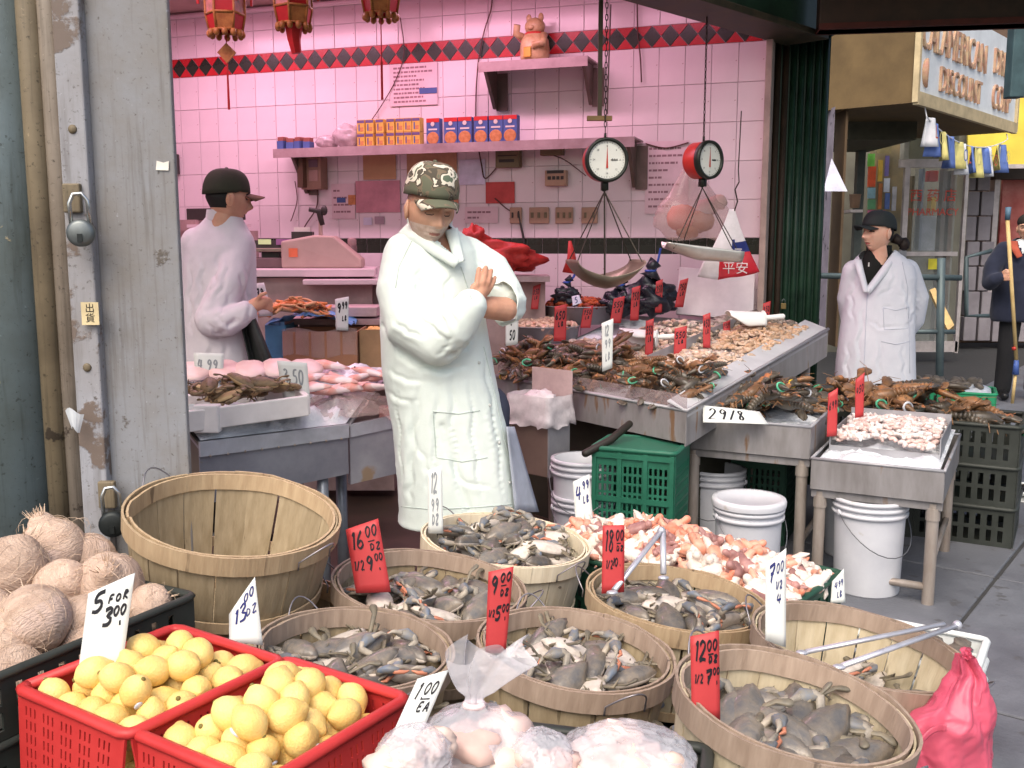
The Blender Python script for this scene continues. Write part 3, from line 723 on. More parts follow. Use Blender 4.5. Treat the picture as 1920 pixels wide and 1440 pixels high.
# small blue packs and a tied bag at the left of the shelf
for px, h in ((528, .06), (543, .05), (560, .055), (576, .05)):
    s, z = on_shelf(px, sh1)
    o = thing('small_pack', 'small blue and white pack at the left end of the long shelf', 'pack', wall_pt(s, z, 0.13), (0, 0, WA + rnd.uniform(-.3, .3)), 'small blue packs on the long shelf')
    MB().box((0, 0, h / 2), (0.05, 0.06, h)).obj('carton', M_bb, o, bevel=0.002); MB().box((0, 0, h + 0.013), (0.046, 0.05, 0.026)).obj('upper_pack', mat('pack_brown', (150, 90, 80)), o, bevel=0.002)
def lumpy(r, amp, fs, seed, nu=26, nv=16):
    return MB().ell((0, 0, r[2]), r, nu, nv, fn=lambda p: 1 + amp * noise.noise(p * fs + Vector((seed, seed * 2, 0))))
M_film = mat('cloudy_film', (206, 190, 192), rough=0.25, alpha=0.8, scale=14, spec=0.7)
for px, r, lab in ((650, (0.085, 0.07, 0.075), 'crumpled clear bag of goods beside the yellow cartons'), (612, (0.07, 0.06, 0.045), 'flat pink parcel beside the crumpled bag on the shelf')):
    s, z = on_shelf(px, sh1)
    o = lumpy(r, 0.3, 2.6, px).obj('wrapped_goods', M_film, smooth=True); o.location = wall_pt(s, z, 0.13); tag(o, lab, 'bag')
# figurine on the high shelf
s, z = on_shelf(1000, sh2)
M_fig = mat('figurine_glaze', (204, 178, 136), (164, 130, 90), rough=0.35, scale=18, spots=(150, 60, 50), spot_scale=14, spot_at=0.66)
fg = thing('figurine', 'seated beige and gold ceramic figurine on the high shelf', 'figurine', wall_pt(s, z, 0.12), (0, 0, WA - 0.2))
MB().lathe([(0.0, 0), (0.075, 0), (0.085, 0.03), (0.088, 0.08), (0.08, 0.13), (0.06, 0.16), (0.045, 0.17)], 24, cap0=True).obj('body', M_fig, fg, smooth=True)
hd = MB().ell((0, 0, 0.205), (0.062, 0.055, 0.052), 18, 12)
for sx in (-1, 1): hd.ell((sx * 0.04, 0, 0.255), (0.018, 0.012, 0.026), 10, 7)
hd.ell((0, -0.05, 0.195), (0.022, 0.016, 0.015), 10, 6)
hd.obj('head', M_fig, fg, smooth=True)
MB().tube([(-0.07, -0.02, 0.15), (-0.1, -0.045, 0.17), (-0.085, -0.06, 0.215)], [0.024, 0.022, 0.02], 10).obj('raised_arm', M_fig, fg, smooth=True)
MB().tube([(0.07, -0.02, 0.15), (0.085, -0.06, 0.10), (0.03, -0.09, 0.085)], [0.024, 0.022, 0.02], 10).obj('arm', M_fig, fg, smooth=True)
MB().tube([(0.05 * math.cos(a), -0.004 + 0.05 * math.sin(a), 0.162) for a in [2 * math.pi * k / 16 for k in range(17)]], 0.009, 8).obj('collar', M_rb, fg, smooth=True)
MB().box((0.0, -0.088, 0.05), (0.05, 0.012, 0.06)).obj('plaque', mat('plaque_gold', (190, 150, 70), rough=0.3, metal=0.6), fg, bevel=0.004)

# ---- papers, plates and boxes on the wall
def wall_sheet(px0, px1, py0, py1, m, name, label, cat, th=0.003, lines=0, lm=None, group=None, off=0.010):
    s0, z1 = wall_hit(px0, py0); s1, z0 = wall_hit(px1, py1)
    o = MB().box(((s1 - s0) / 2, -th / 2, (z1 - z0) / 2), (s1 - s0, th, z1 - z0)).obj(name, m); o.location = wall_pt(s0, z0, off); o.rotation_euler = (0, 0, WA)
    tag(o, label, cat, group)
    if lines:
        mb = MB(); h = (z1 - z0) / (lines + 1)
        for k in range(lines):
            w = (s1 - s0) * rnd.uniform(0.35, 0.85); x = (s1 - s0) * 0.08; z = (z1 - z0) - h * (k + 1)
            while x < w:
                l = rnd.uniform(0.008, 0.03); mb.box((x + l / 2, -th - 0.0006, z), (l, 0.001, min(h * 0.45, 0.012))); x += l + 0.006
        mb.obj('lettering', lm or M_ink, o)
    return o
M_pap = mat('paper_pinkish', (218, 196, 200), rough=0.8, var=0.05); M_papw = mat('paper_white', (228, 224, 214), rough=0.8); M_papb = mat('paper_brown', (186, 148, 112), rough=0.8, var=0.06)
M_papr = mat('paper_red', (196, 86, 82), rough=0.8); M_papl = mat('paper_lilac', (214, 214, 232), rough=0.7); M_fade = mat('faded_ink', (150, 120, 126), rough=0.8)
wall_sheet(732, 822, 122, 196, M_pap, 'price_poster', 'large faded price poster on the wall above the boxes', 'poster', lines=9, lm=M_fade)
wall_sheet(788, 821, 166, 175, M_bb, 'blue_label', 'narrow blue label on the faded price poster', 'label', th=0.002, off=0.0145)
wall_sheet(682, 744, 288, 336, M_papb, 'brown_notice', 'brown paper notice under the long shelf, left of the camouflage cap', 'notice')
wall_sheet(764, 858, 286, 340, mat('paper_tan', (188, 150, 116), rough=0.8), 'tan_notice', 'tan paper notice under the long shelf behind the camouflage cap', 'notice')
wall_sheet(668, 752, 340, 398, mat('paper_rose', (196, 140, 150), rough=0.8), 'rose_notice', 'rose coloured paper sheet left of the camouflage cap', 'notice')
wall_sheet(846, 861, 342, 391, mat('paper_salmon', (206, 140, 110), rough=0.8), 'salmon_notice', 'narrow salmon paper strip right of the camouflage cap', 'notice')
wall_sheet(862, 911, 300, 346, M_papl, 'lilac_notice', 'lilac sheet of paper under the middle of the long shelf', 'notice')
wall_sheet(912, 966, 342, 381, M_papr, 'red_notice', 'plain red paper notice above the wall sockets', 'notice')
wall_sheet(623, 668, 345, 410, M_pap, 'calendar_sheet', 'pale calendar sheets pinned above the thermos flask', 'notice', lines=4, lm=M_fade)
wall_sheet(634, 650, 371, 380, M_bb, 'blue_card', 'small blue card pinned on the calendar sheets', 'card', off=0.0145)
wall_sheet(655, 669, 366, 384, M_ob, 'orange_card', 'small orange card pinned on the calendar sheets', 'card', off=0.0145)
wall_sheet(683, 699, 408, 422, M_papl, 'lilac_card', 'small lilac card on the wall left of the man in the camouflage cap', 'card')
wall_sheet(704, 722, 406, 420, mat('card_grey', (170, 150, 160)), 'grey_card', 'small grey card nearest the camouflage cap man\'s collar', 'card')
wall_sheet(873, 935, 388, 418, M_pap, 'pale_notice', 'long pale notice left of the wall sockets', 'notice', lines=2, lm=M_fade)
nb = wall_sheet(1212, 1290, 266, 400, M_pap, 'shop_notice', 'lettered paper notice hung between nails beside the small scale', 'notice', lines=9, lm=M_fade)
def wall_box(px0, px1, py0, py1, th, m, name, label, cat, parts=()):
    s0, z1 = wall_hit(px0, py0); s1, z0 = wall_hit(px1, py1); w, h = s1 - s0, z1 - z0
    o = thing(name, label, cat, wall_pt(s0, z0, 0.012), (0, 0, WA))
    MB().box((w / 2, -th / 2, h / 2), (w, th, h)).obj('housing', m, o, bevel=0.004)
    for (nm, x0, x1, z0_, z1_, t2, pm) in parts:
        MB().box(((x0 + x1) / 2 * w, -th - t2 / 2, (z0_ + z1_) / 2 * h), ((x1 - x0) * w, t2, (z1_ - z0_) * h)).obj(nm, pm, o, bevel=0.001)
    return o
M_box_g = mat('olive_box', (118, 110, 84), rough=0.6); M_box_t = mat('tan_plastic', (176, 146, 122), rough=0.5); M_dk = mat('dark_plastic', (60, 58, 54), rough=0.5)
wall_box(936, 980, 278, 315, 0.06, M_box_g, 'junction_box', 'olive metal junction box under the long shelf', 'junction box', (('label', .15, .8, .25, .4, .002, M_dk), ('cover_line', .1, .9, .55, .6, .002, M_dk)))
wall_box(1018, 1060, 274, 292, 0.05, M_box_g, 'small_junction_box', 'small metal box tucked under the shelf left of the big scale', 'junction box')
wall_box(1027, 1066, 321, 349, 0.05, M_box_t, 'thermostat', 'tan wall thermostat with dark display left of the big scale', 'thermostat', (('display', .1, .9, .8, 1.0, .003, M_dk), ('key', .14, .3, .4, .62, .004, M_dk), ('key', .36, .5, .4, .62, .004, M_dk), ('key', .56, .7, .4, .62, .004, M_dk), ('key', .76, .9, .4, .62, .004, M_dk)))
for k, (a_, b_, lab) in enumerate(((958, 980, 'beige wall socket with two plugs in it'), (994, 1031, 'beige three-switch plate next to the plugged socket'), (1043, 1076, 'beige switch plate, middle one of three beside the big scale chains'), (1092, 1122, 'beige two-switch plate behind the big scale chains'))):
    n = (2, 3, 3, 2)[k]
    sw = [('switch', (j + 0.5) / n - 0.06, (j + 0.5) / n + 0.06, .35, .68, .008, M_dk if k == 0 else M_box_g) for j in range(n)]
    o = wall_box(a_, b_, 389, 419, 0.012, M_box_t, 'switch_plate', lab, 'switch plate', sw); o['group'] = 'socket and switch plates on the wall'
wall_box(578, 617, 297, 356, 0.09, mat('phone_beige', (150, 122, 104), rough=0.5), 'wall_telephone', 'beige wall telephone hanging under the left of the long shelf', 'telephone', (('handset', .02, .3, .05, .95, .05, mat('phone_brown', (112, 88, 72))), ('dial', .42, .86, .25, .6, .004, mat('phone_pale', (170, 140, 130))), ('display', .42, .86, .68, .92, .004, mat('phone_grey', (120, 100, 110)))))
wall_box(325, 340, 290, 327, 0.03, M_dk, 'dark_bracket', 'dark metal bracket on the wall beside the gate post', 'bracket')

# wires drooping over the wall
def wall_wire(pts, r, label, m=M_wire, off=0.02):
    P = [wall_pt(*wall_hit(px, py), off) for px, py in pts]; o0 = P[0].copy()
    Q = []
    for i in range(len(P) - 1):
        for k in range(6):
            t = k / 6
            p_1 = P[max(i - 1, 0)]; p_2 = P[min(i + 2, len(P) - 1)]
            Q.append(0.5 * ((2 * P[i]) + (P[i + 1] - p_1) * t + (2 * p_1 - 5 * P[i] + 4 * P[i + 1] - p_2) * t * t + (3 * P[i] - p_1 - 3 * P[i + 1] + p_2) * t ** 3))
    Q.append(P[-1])
    o = MB().tube([q - o0 for q in Q], r, 6).obj('wall_wire', m, smooth=True); o.location = o0; tag(o, label, 'wire')
wall_wire([(925, 0), (922, 22), (910, 60), (900, 110), (895, 170), (894, 230)], 0.004, 'thin dark wire hanging left of the figurine')
wall_wire([(1196, 0), (1197, 60), (1202, 110), (1204, 155)], 0.004, 'thin wire hanging down right of the big scale pole')
wall_wire([(753, 34), (760, 100), (745, 150), (720, 195), (700, 225)], 0.003, 'thin wire drooping over the price poster')
wall_wire([(898, 270), (905, 310), (912, 335), (935, 312), (940, 300)], 0.004, 'wire looping from the shelf to the olive junction box')
wall_wire([(930, 372), (950, 390), (964, 398)], 0.004, 'short wire running to the plugged wall socket')
wall_wire([(974, 396), (978, 420), (984, 450), (990, 500)], 0.007, 'thick black cord hanging from the plugged wall socket', M_dk)
wall_wire([(598, 356), (596, 390), (572, 430), (566, 470)], 0.004, 'coiled cord hanging below the beige wall telephone')
wall_wire([(556, 340), (560, 375), (552, 405), (548, 415)], 0.003, 'thin wire beside the bracket of the long shelf')
wall_wire([(1040, 292), (1060, 300), (1085, 318), (1100, 330)], 0.003, 'thin wire running from the small metal box to the big scale')
wall_wire([(1212, 270), (1250, 278), (1292, 268)], 0.004, 'twisted wire strung above the lettered paper notice')
for k in range(3):   # hanging hooks above the printed bag
    pass

# ---- hanging scales
M_red_enam = mat('scale_red_enamel', (186, 52, 40), rough=0.35); M_rim = mat('scale_rim', (46, 50, 44), rough=0.35, metal=0.4)
M_dial = mat('scale_dial', (220, 222, 212), rough=0.5, var=0.03); M_pan = mat('scale_pan', (150, 140, 124), (118, 110, 96), rough=0.4, metal=0.55, scale=5)
def hanging_scale(px, py, Y, turn, label, r, top_z):
    q = at(px, py, Y)
    o = thing('hanging_scale', label, 'scale', q, (0, 0, turn), 'hanging dial scales')
    Mx = Matrix.Rotation(R(90), 4, 'X')
    MB().lathe([(0.0, -0.1), (r * 0.82, -0.1), (r * 0.97, -0.08), (r * 0.97, 0.0)], 36, M=Mx).obj('case', M_red_enam, o, smooth=True)
    MB().lathe([(r * 0.86, 0.012), (r * 0.88, 0.024), (r * 1.0, 0.024), (r * 1.04, 0.0), (r * 0.98, -0.012)], 40, M=Mx).obj('rim', M_rim, o, smooth=True)
    MB().lathe([(0.0, 0.012), (r * 0.87, 0.012)], 36, M=Mx).obj('dial', M_dial, o)
    tk = MB()
    for k in range(40):
        a_ = 2 * math.pi * k / 40; l = 0.09 if k % 5 == 0 else 0.045
        c0 = Vector((math.sin(a_), 0, math.cos(a_)))
        tk.beam(c0 * r * 0.82 + Vector((0, -0.0135, 0)), c0 * r * (0.82 - l) + Vector((0, -0.0135, 0)), r * 0.014, 0.001)
    for k in range(8):
        a_ = 2 * math.pi * k / 8
        text_mb(str(k * 4), r * 0.12, tk, Matrix.Translation((math.sin(a_) * r * 0.62, -0.0135, math.cos(a_) * r * 0.62)) @ Mx)
    for k in range(6): tk.box((r * (0.2 + 0.055 * k), -0.0138, r * (0.01 if k % 2 else -0.005)), (r * 0.04, 0.001, r * (0.09 if k % 2 else 0.06)))
    tk.obj('markings', M_ink, o)
    MB().add([(-r * 0.05, -0.016, -r * 0.38), (r * 0.05, -0.016, -r * 0.38), (r * 0.03, -0.016, 0), (0, -0.016, r * 0.66), (-r * 0.03, -0.016, 0)], [(0, 1, 2, 3, 4)]).obj('needle', M_red_enam, o, solid=0.001)
    hk = MB(); hk.box((0, 0.03, -r * 1.12), (0.03, 0.03, 0.05)); hk.tube([(0, 0.03, -r * 1.2), (0.012, 0.03, -r * 1.32), (0, 0.03, -r * 1.42), (-0.012, 0.03, -r * 1.36)], 0.004, 8)
    hk.tube([(0, 0.03, r), (0, 0.03, r * 1.25)], 0.006, 8); hk.obj('hook', M_rim, o, smooth=True)
    ch = MB(); z = r * 1.25; k = 0
    while z < top_z - q.z:
        ch.tube([(0.006 * math.cos(a) * (1 if k % 2 else .3), 0.03 + 0.006 * math.cos(a) * (.3 if k % 2 else 1), z + 0.016 * math.sin(a) + 0.014) for a in [2 * math.pi * j / 8 for j in range(9)]], 0.0022, 5); z += 0.026; k += 1
    ch.obj('chain', M_chain, o)
    return o, q
sc1, q1 = hanging_scale(1137, 300, 4.6, R(8), 'large hanging dial scale with a deep steel pan on chains', 0.098, 3.0)
sc2, q2 = hanging_scale(1327, 300, 5.05, R(38), 'smaller red hanging dial scale with a scoop pan, before the lettered notice', 0.094, 3.0)
# pan of the large scale
def pan_pts(px, py, Y, o, turn):
    return Matrix.Rotation(-turn, 4, 'Z') @ (at(px, py, Y) - o)
t1 = R(8)
pc = pan_pts(1134, 498, 4.6, q1, t1)
def trough(u, v, L=0.30, D=0.10):
    a_ = (u - 0.5) * math.pi * 1.05; x = math.sin(a_) * 0.155 ; dz = -math.cos(a_) * 0.105
    y = (v - 0.5) * L
    e = 1 - 0.55 * abs(2 * v - 1) ** 3
    return Vector((x, y, dz * e + 0.02 * abs(x) / .15))
MB().sheet(trough, 20, 12).obj('pan', M_pan, sc1, smooth=True, solid=0.003, loc=pc)
wr = MB(); top = Vector((0, 0.03, -0.14))
for (x, y) in ((-0.15, -0.1), (0.15, -0.1), (-0.15, 0.1), (0.15, 0.1)): wr.tube([top, pc + Vector((x, y, 0.02))], 0.0028, 6)
wr.tube([top, pc + Vector((0, 0, -0.06))], 0.004, 6)
wr.obj('pan_chain', M_chain, sc1)
t2 = R(38)
pc2 = pan_pts(1318, 466, 5.05, q2, t2)
def scoop(u, v):
    a_ = (u - 0.5) * math.pi * 1.0; L = 0.40
    r_ = 0.085 * (1 - 0.35 * v) ; y = (v - 0.5) * L
    lip = 1.0 if v > 0.3 else 1.0
    return Vector((y * 1.0, math.sin(a_) * r_, -math.cos(a_) * r_ * (0.35 + 0.65 * min(1, v * 2.2)) + 0.02 * (1 - v)))
MB().sheet(scoop, 18, 14).obj('scoop_pan', mat('bright_pan', (206, 206, 200), (170, 168, 160), rough=0.3, metal=0.6, scale=4), sc2, smooth=True, solid=0.003, loc=pc2, rot=(0, R(4), -t2))
wr = MB(); top = Vector((0, 0.03, -0.135))
for (x, y) in ((-0.16, -0.07), (0.16, -0.05), (-0.1, 0.07), (0.16, 0.05)):
    e = pc2 + Matrix.Rotation(-t2, 3, 'Z') @ Vector((x, y, 0)); wr.tube([top, e], 0.0026, 6)
wr.obj('pan_chain', M_chain, sc2)
# the pole with a cross-bar that the large scale hangs from
pol = thing('scale_pole', 'dark steel pole with a short cross-bar beside the large scale chain', 'pole', at(1124, 222, 4.65))
po = pol.location.copy()
MB().box((0, 0, (3.0 - po.z) / 2 + 0.01), (0.02, 0.02, 3.0 - po.z)).obj('shaft', mat('pole_steel', (74, 66, 50), rough=0.5, metal=0.4), pol)
MB().box((0.0, 0, 0.0), (0.115, 0.025, 0.022)).obj('cross_bar', mat('pole_brass', (130, 104, 62), rough=0.5), pol, bevel=0.002)
MB().tube([(0.045, 0.0, 0.5), (0.035, -0.0, 0.02)], 0.003, 6).obj('tie_wire', M_wire, pol)

# ---- bags hanging on the wall
M_clear = mat('clear_bag_film', (216, 190, 184), rough=0.18, alpha=0.36, scale=7, spec=0.8)
q = at(1292, 300, 5.35)
hb = thing('hanging_bag', 'clear plastic bag of red nets hanging behind the small scale', 'bag', q)
def hbp(u, v):
    a_ = u * 2 * math.pi; w = 0.012 + 0.235 * min(1, v * 1.25) ** 1.1; w *= (1 - max(0, v - 0.75) * 1.6)
    x = math.cos(a_) * w + 0.05 * v; y = math.sin(a_) * w * 0.35
    p = Vector((x, y, -v * 0.42)); return p + wob(p, 0.03, 11) * v
MB().sheet(hbp, 36, 26).obj('film', M_clear, hb, smooth=True)
core = MB()
for (x, z, r_, mi) in ((-0.03, -0.30, 0.085, 0), (0.07, -0.32, 0.075, 1), (0.0, -0.37, 0.06, 1), (0.1, -0.25, 0.06, 2), (0.16, -0.22, 0.05, 2)):
    core.ell((x, 0, z), (r_, r_ * 0.6, r_ * 0.8), 16, 10, mi, fn=lambda p, x=x: 1 + 0.25 * noise.noise(p * 3 + Vector((x * 50, 0, 0))))
core.obj('contents', [mat('net_red', (206, 96, 76), rough=0.6), mat('net_brown', (170, 96, 60), rough=0.6), mat('net_pale', (214, 180, 170), rough=0.5)], hb, smooth=True)
MB().tube([(0, 0, 0.0), (0.0, 0.0, 0.06)], 0.004, 6).obj('loop', M_lred, hb)
q = at(1377, 392, 5.25)
wb_ = thing('printed_bag', 'white carrier bag with red and blue printing hanging at the end of the wall', 'bag', q)
def wbp(u, v):
    x = -0.012 * (1 - v) + (u - 0.5) * (0.03 + 0.30 * v ** 1.2) - 0.02 * v; z = -v * (0.36 - 0.05 * abs(u - .3))
    p = Vector((x, 0, z)); return p + wob(p, 0.018, 10) * Vector((0.3, 1, 0.3)).length * v * 0.8
bagm = MB().sheet(wbp, 20, 22)
for fi, f in enumerate(bagm.f):
    c_ = sum((bagm.v[i] for i in f), Vector()) / 4
    if c_.z < -0.225 and c_.x > -0.075: bagm.m[fi] = 1
    elif -0.225 < c_.z < -0.165 and c_.x > -0.01: bagm.m[fi] = 2
wfilm = bagm.obj('film', [mat('bag_white', (226, 222, 224), rough=0.35), mat('bag_red', (196, 40, 54), rough=0.35), mat('bag_navy', (40, 52, 116), rough=0.35)], wb_, smooth=True, solid=0.002)
text_mb('福\n平安', 0.07, M=Matrix.Translation((0.01, -0.022, -0.275)) @ Matrix.Rotation(R(90), 4, 'X')).obj('print', mat('print_white', (230, 224, 224)), wb_)
hkm = MB(); hkm.tube([(0.02, 0, 0.5), (0.014, 0, 0.2), (0.02, 0, 0.14)], 0.003, 6); hkm.tube([(0.02, 0, 0.14), (0.0, 0, 0.1), (0.015, 0, 0.04), (0.0, 0, -0.01)], 0.004, 6); hkm.obj('hook_wire', M_chain, wb_)

# ---- service counter with the till
M_ctop = mat('counter_laminate', (220, 204, 206), rough=0.35, var=0.03); M_cside = mat('counter_side', (176, 150, 146), rough=0.6)
cp = at(590, 520, 5.75); zc = at(590, 504, 5.75).z
cn = thing('service_counter', 'white topped service counter behind the worker in the dark cap', 'counter', (cp.x, 5.75, 0), (0, 0, R(6)))
MB().box((-0.45, 0.15, zc - 0.02), (1.6, 0.55, 0.045)).obj('top', M_ctop, cn, bevel=0.006)
MB().box((-0.42, 0.18, (zc - 0.05) / 2), (1.5, 0.46, zc - 0.05)).obj('cabinet', M_cside, cn)
MB().box((0.26, -0.02, zc - 0.07), (0.62, 0.34, 0.03)).obj('lower_leaf', M_ctop, cn, bevel=0.005)
MB().box((0.3, 0.12, (zc - 0.1) / 2), (0.34, 0.06, zc - 0.1)).obj('leaf_support', M_cside, cn)
def onc(px, Y=5.85): return at(px, 500, Y).x
M_till = mat('till_beige', (186, 164, 152), rough=0.5, var=0.05)
tl = thing('cash_register', 'beige wedge shaped cash register on the service counter', 'cash register', (onc(600), 5.88, zc + 0.003), (0, 0, R(4)))
MB().add([(-.21, -.13, 0), (.25, -.13, 0), (.25, .13, 0), (-.21, .13, 0), (-.21, -.13, .155), (-.02, -.12, .19), (.09, -.12, .185), (.25, -.13, .05), (-.21, .13, .155), (-.02, .12, .19), (.09, .12, .185), (.25, .13, .05)],
        [(3, 2, 1, 0), (0, 1, 7, 6, 5, 4), (2, 3, 8, 9, 10, 11), (4, 5, 9, 8), (5, 6, 10, 9), (6, 7, 11, 10), (1, 2, 11, 7), (3, 0, 4, 8)]).obj('body', M_till, tl, bevel=0.012)
MB().box((-0.14, -0.136, 0.09), (0.05, 0.006, 0.05)).obj('sticker', mat('sticker_orange', (226, 120, 80)), tl)
MB().box((-0.1, 0, 0.185), (0.12, 0.1, 0.05)).obj('drawer_tray', M_dk, tl); MB().box((-0.1, 0, 0.222), (0.09, 0.08, 0.028)).obj('paper_stack', M_papw, tl)
MB().tube([(0.0, 0.03, 0.18), (0.0, 0.03, 0.27)], 0.012, 8).obj('stalk', M_till, tl); MB().tube([(0.01, 0.03, 0.25), (-0.005, 0.02, 0.33), (-0.06, 0.0, 0.34)], [0.016, 0.02, 0.014], 8).obj('hand_scanner', M_dk, tl, smooth=True)
MB().ell((0.025, 0.02, 0.335), (0.02, 0.02, 0.03), 10, 7).obj('scanner_knob', M_dk, tl, smooth=True)
ds = thing('digital_scale', 'flat digital counter scale with lit display left of the cash register', 'scale', (onc(508), 5.88, zc + 0.003), (0, 0, R(4)))
MB().box((0, 0, 0.03), (0.26, 0.22, 0.06)).obj('base', mat('scale_grey', (110, 92, 92)), ds, bevel=0.008)
MB().box((0, 0, 0.105), (0.24, 0.2, 0.02)).obj('platter', M_pan, ds, bevel=0.004); MB().box((0, 0, 0.08), (0.1, 0.1, 0.05)).obj('neck', M_dk, ds)
MB().box((0.0, 0.08, 0.15), (0.24, 0.03, 0.05)).obj('head', M_dk, ds, rot=(R(-10), 0, 0))
MB().box((-0.05, 0.063, 0.152), (0.075, 0.004, 0.03)).obj('display', mat('display_green', (190, 206, 150), emit=0.3), ds)
MB().box((0.06, 0.063, 0.152), (0.085, 0.004, 0.035)).obj('keypad', mat('keypad_lilac', (170, 120, 170)), ds)
th_ = thing('thermos_flask', 'grey thermos flask on the counter against the black tile band', 'flask', (onc(661, 6.0), 6.0, zc + 0.003))
MB().lathe([(0.0, 0), (0.028, 0), (0.03, 0.005), (0.03, 0.12), (0.026, 0.13)], 18, cap0=True).obj('body', mat('flask_grey', (132, 108, 106), rough=0.35, metal=0.4), th_, smooth=True)
MB().lathe([(0.026, 0.13), (0.027, 0.165), (0.02, 0.175), (0.0, 0.176)], 18).obj('cap', mat('flask_cap', (150, 126, 122), rough=0.4), th_, smooth=True)
pcup = thing('pen_pot', 'dark pot of blue pens beside the thermos flask', 'pen pot', (onc(630, 5.98), 5.98, zc + 0.003))
MB().lathe([(0.0, 0), (0.026, 0), (0.03, 0.07), (0.028, 0.07), (0.024, 0.006)], 16).obj('pot', M_dk, pcup, smooth=True)
for k in range(5):
    a_ = k * 1.3; MB().tube([(0.01 * math.cos(a_), 0.01 * math.sin(a_), 0.01), (0.03 * math.cos(a_), 0.03 * math.sin(a_), 0.15)], 0.005, 6).obj('pen', M_bb if k % 2 else M_dk, pcup)
# dark screen behind the worker and a dark wall cabinet
mo = thing('monitor', 'dark flat screen on the wall ledge behind the worker in the dark cap', 'monitor', at(405, 412, 6.4), (0, 0, WA))
MB().box((0, 0, 0.035), (0.42, 0.04, 0.075)).obj('casing', M_dk, mo, bevel=0.005); MB().box((-0.2, 0, -0.1), (0.16, 0.1, 0.2)).obj('carton', M_cside, mo); MB().box((0.02, 0, -0.04), (0.4, 0.12, 0.02)).obj('ledge', M_ctop, mo)
MB().box((0.0, 0.02, -0.6), (0.5, 0.14, 1.06)).obj('stand', M_cside, mo)
# red net bags and lower shelf along the wall behind the middle man
rbx, rbz = at(915, 470, 5.6), 0
rb = thing('red_net_bag', 'heap of red plastic netting behind the shoulder of the man in the camouflage cap', 'bag', at(925, 512, 5.5))
lumpy((0.21, 0.11, 0.085), 0.55, 2.4, 3, 36, 22).obj('heap', mat('net_bag_red', (190, 54, 46), (160, 40, 36), rough=0.5, scale=24, bump=0.4, bscale=70), rb, smooth=True, loc=(0.02, 0, 0.0))
lumpy((0.08, 0.07, 0.1), 0.5, 2.6, 8, 26, 18).obj('knot', mat('net_bag_red', (206, 40, 34)), rb, smooth=True, loc=(-0.11, 0, 0.05))
MB().box((0, 0.1, -0.03), (0.62, 0.4, 0.03)).obj('ledge', M_shelf, rb); MB().box((0, 0.16, -0.55), (0.58, 0.25, 1.0)).obj('ledge_base', M_cside, rb)
rc = MB().tube([(0, 0, 0), (0.01, 0, 0.08), (0, 0, 0.17)], [0.04, 0.024, 0.008], 14).obj('red_cone', mat('net_bag_red', (206, 40, 34)), smooth=True); rc.location = at(1068, 512, 5.3); tag(rc, 'small pointed red bag standing left of the large scale pan', 'bag')
# ================================================================ PRICE CARDS (brush lettering as strokes)
GL = {
 '0': [[(.5, 1), (.18, .8), (.12, .4), (.35, 0), (.65, .05), (.88, .45), (.8, .85), (.5, 1)]],
 '1': [[(.35, .82), (.58, 1), (.5, .5), (.44, 0)]],
 '2': [[(.12, .78), (.4, 1), (.78, .85), (.7, .55), (.1, .02), (.5, .06), (.92, 0)]],
 '3': [[(.15, .92), (.6, 1), (.78, .78), (.4, .55), (.8, .35), (.6, .05), (.1, .04)]],
 '4': [[(.35, 1), (.1, .4), (.9, .45)], [(.72, .95), (.6, 0)]],
 '5': [[(.9, 1), (.35, .96), (.2, .58), (.65, .55), (.8, .25), (.5, 0), (.08, .06)]],
 '6': [[(.72, 1), (.3, .6), (.15, .2), (.45, 0), (.8, .18), (.6, .45), (.22, .32)]],
 '7': [[(.1, .95), (.9, 1), (.55, .45), (.4, 0)], [(.3, .5), (.75, .53)]],
 '8': [[(.75, .85), (.45, 1), (.2, .8), (.72, .3), (.5, 0), (.2, .2), (.75, .85)]],
 '9': [[(.8, .8), (.45, 1), (.18, .72), (.5, .52), (.82, .82), (.7, .4), (.5, 0)]],
 '.': [[(.4, .02), (.55, .06)]], '/': [[(.1, 0), (.85, 1)]], '-': [[(.1, .5), (.9, .52)]],
 'F': [[(.2, 0), (.3, 1), (.9, 1)], [(.25, .52), (.75, .55)]], 'O': [[(.5, .9), (.2, .6), (.3, .1), (.7, .1), (.85, .6), (.5, .9)]],
 'R': [[(.2, 0), (.3, 1), (.8, .85), (.3, .5), (.9, 0)]], 'D': [[(.2, 0), (.25, 1), (.8, .7), (.7, .2), (.2, 0)]],
 'Z': [[(.1, .95), (.85, 1), (.15, 0), (.9, .05)]], 'E': [[(.85, 1), (.25, .95), (.2, 0), (.85, .03)], [(.22, .5), (.7, .52)]],
 'A': [[(.1, 0), (.5, 1), (.85, 0)], [(.25, .4), (.75, .4)]], 'L': [[(.3, 1), (.2, 0), (.8, .04)]], 'B': [[(.2, 0), (.25, 1), (.7, .8), (.25, .52), (.8, .25), (.2, 0)]],
}
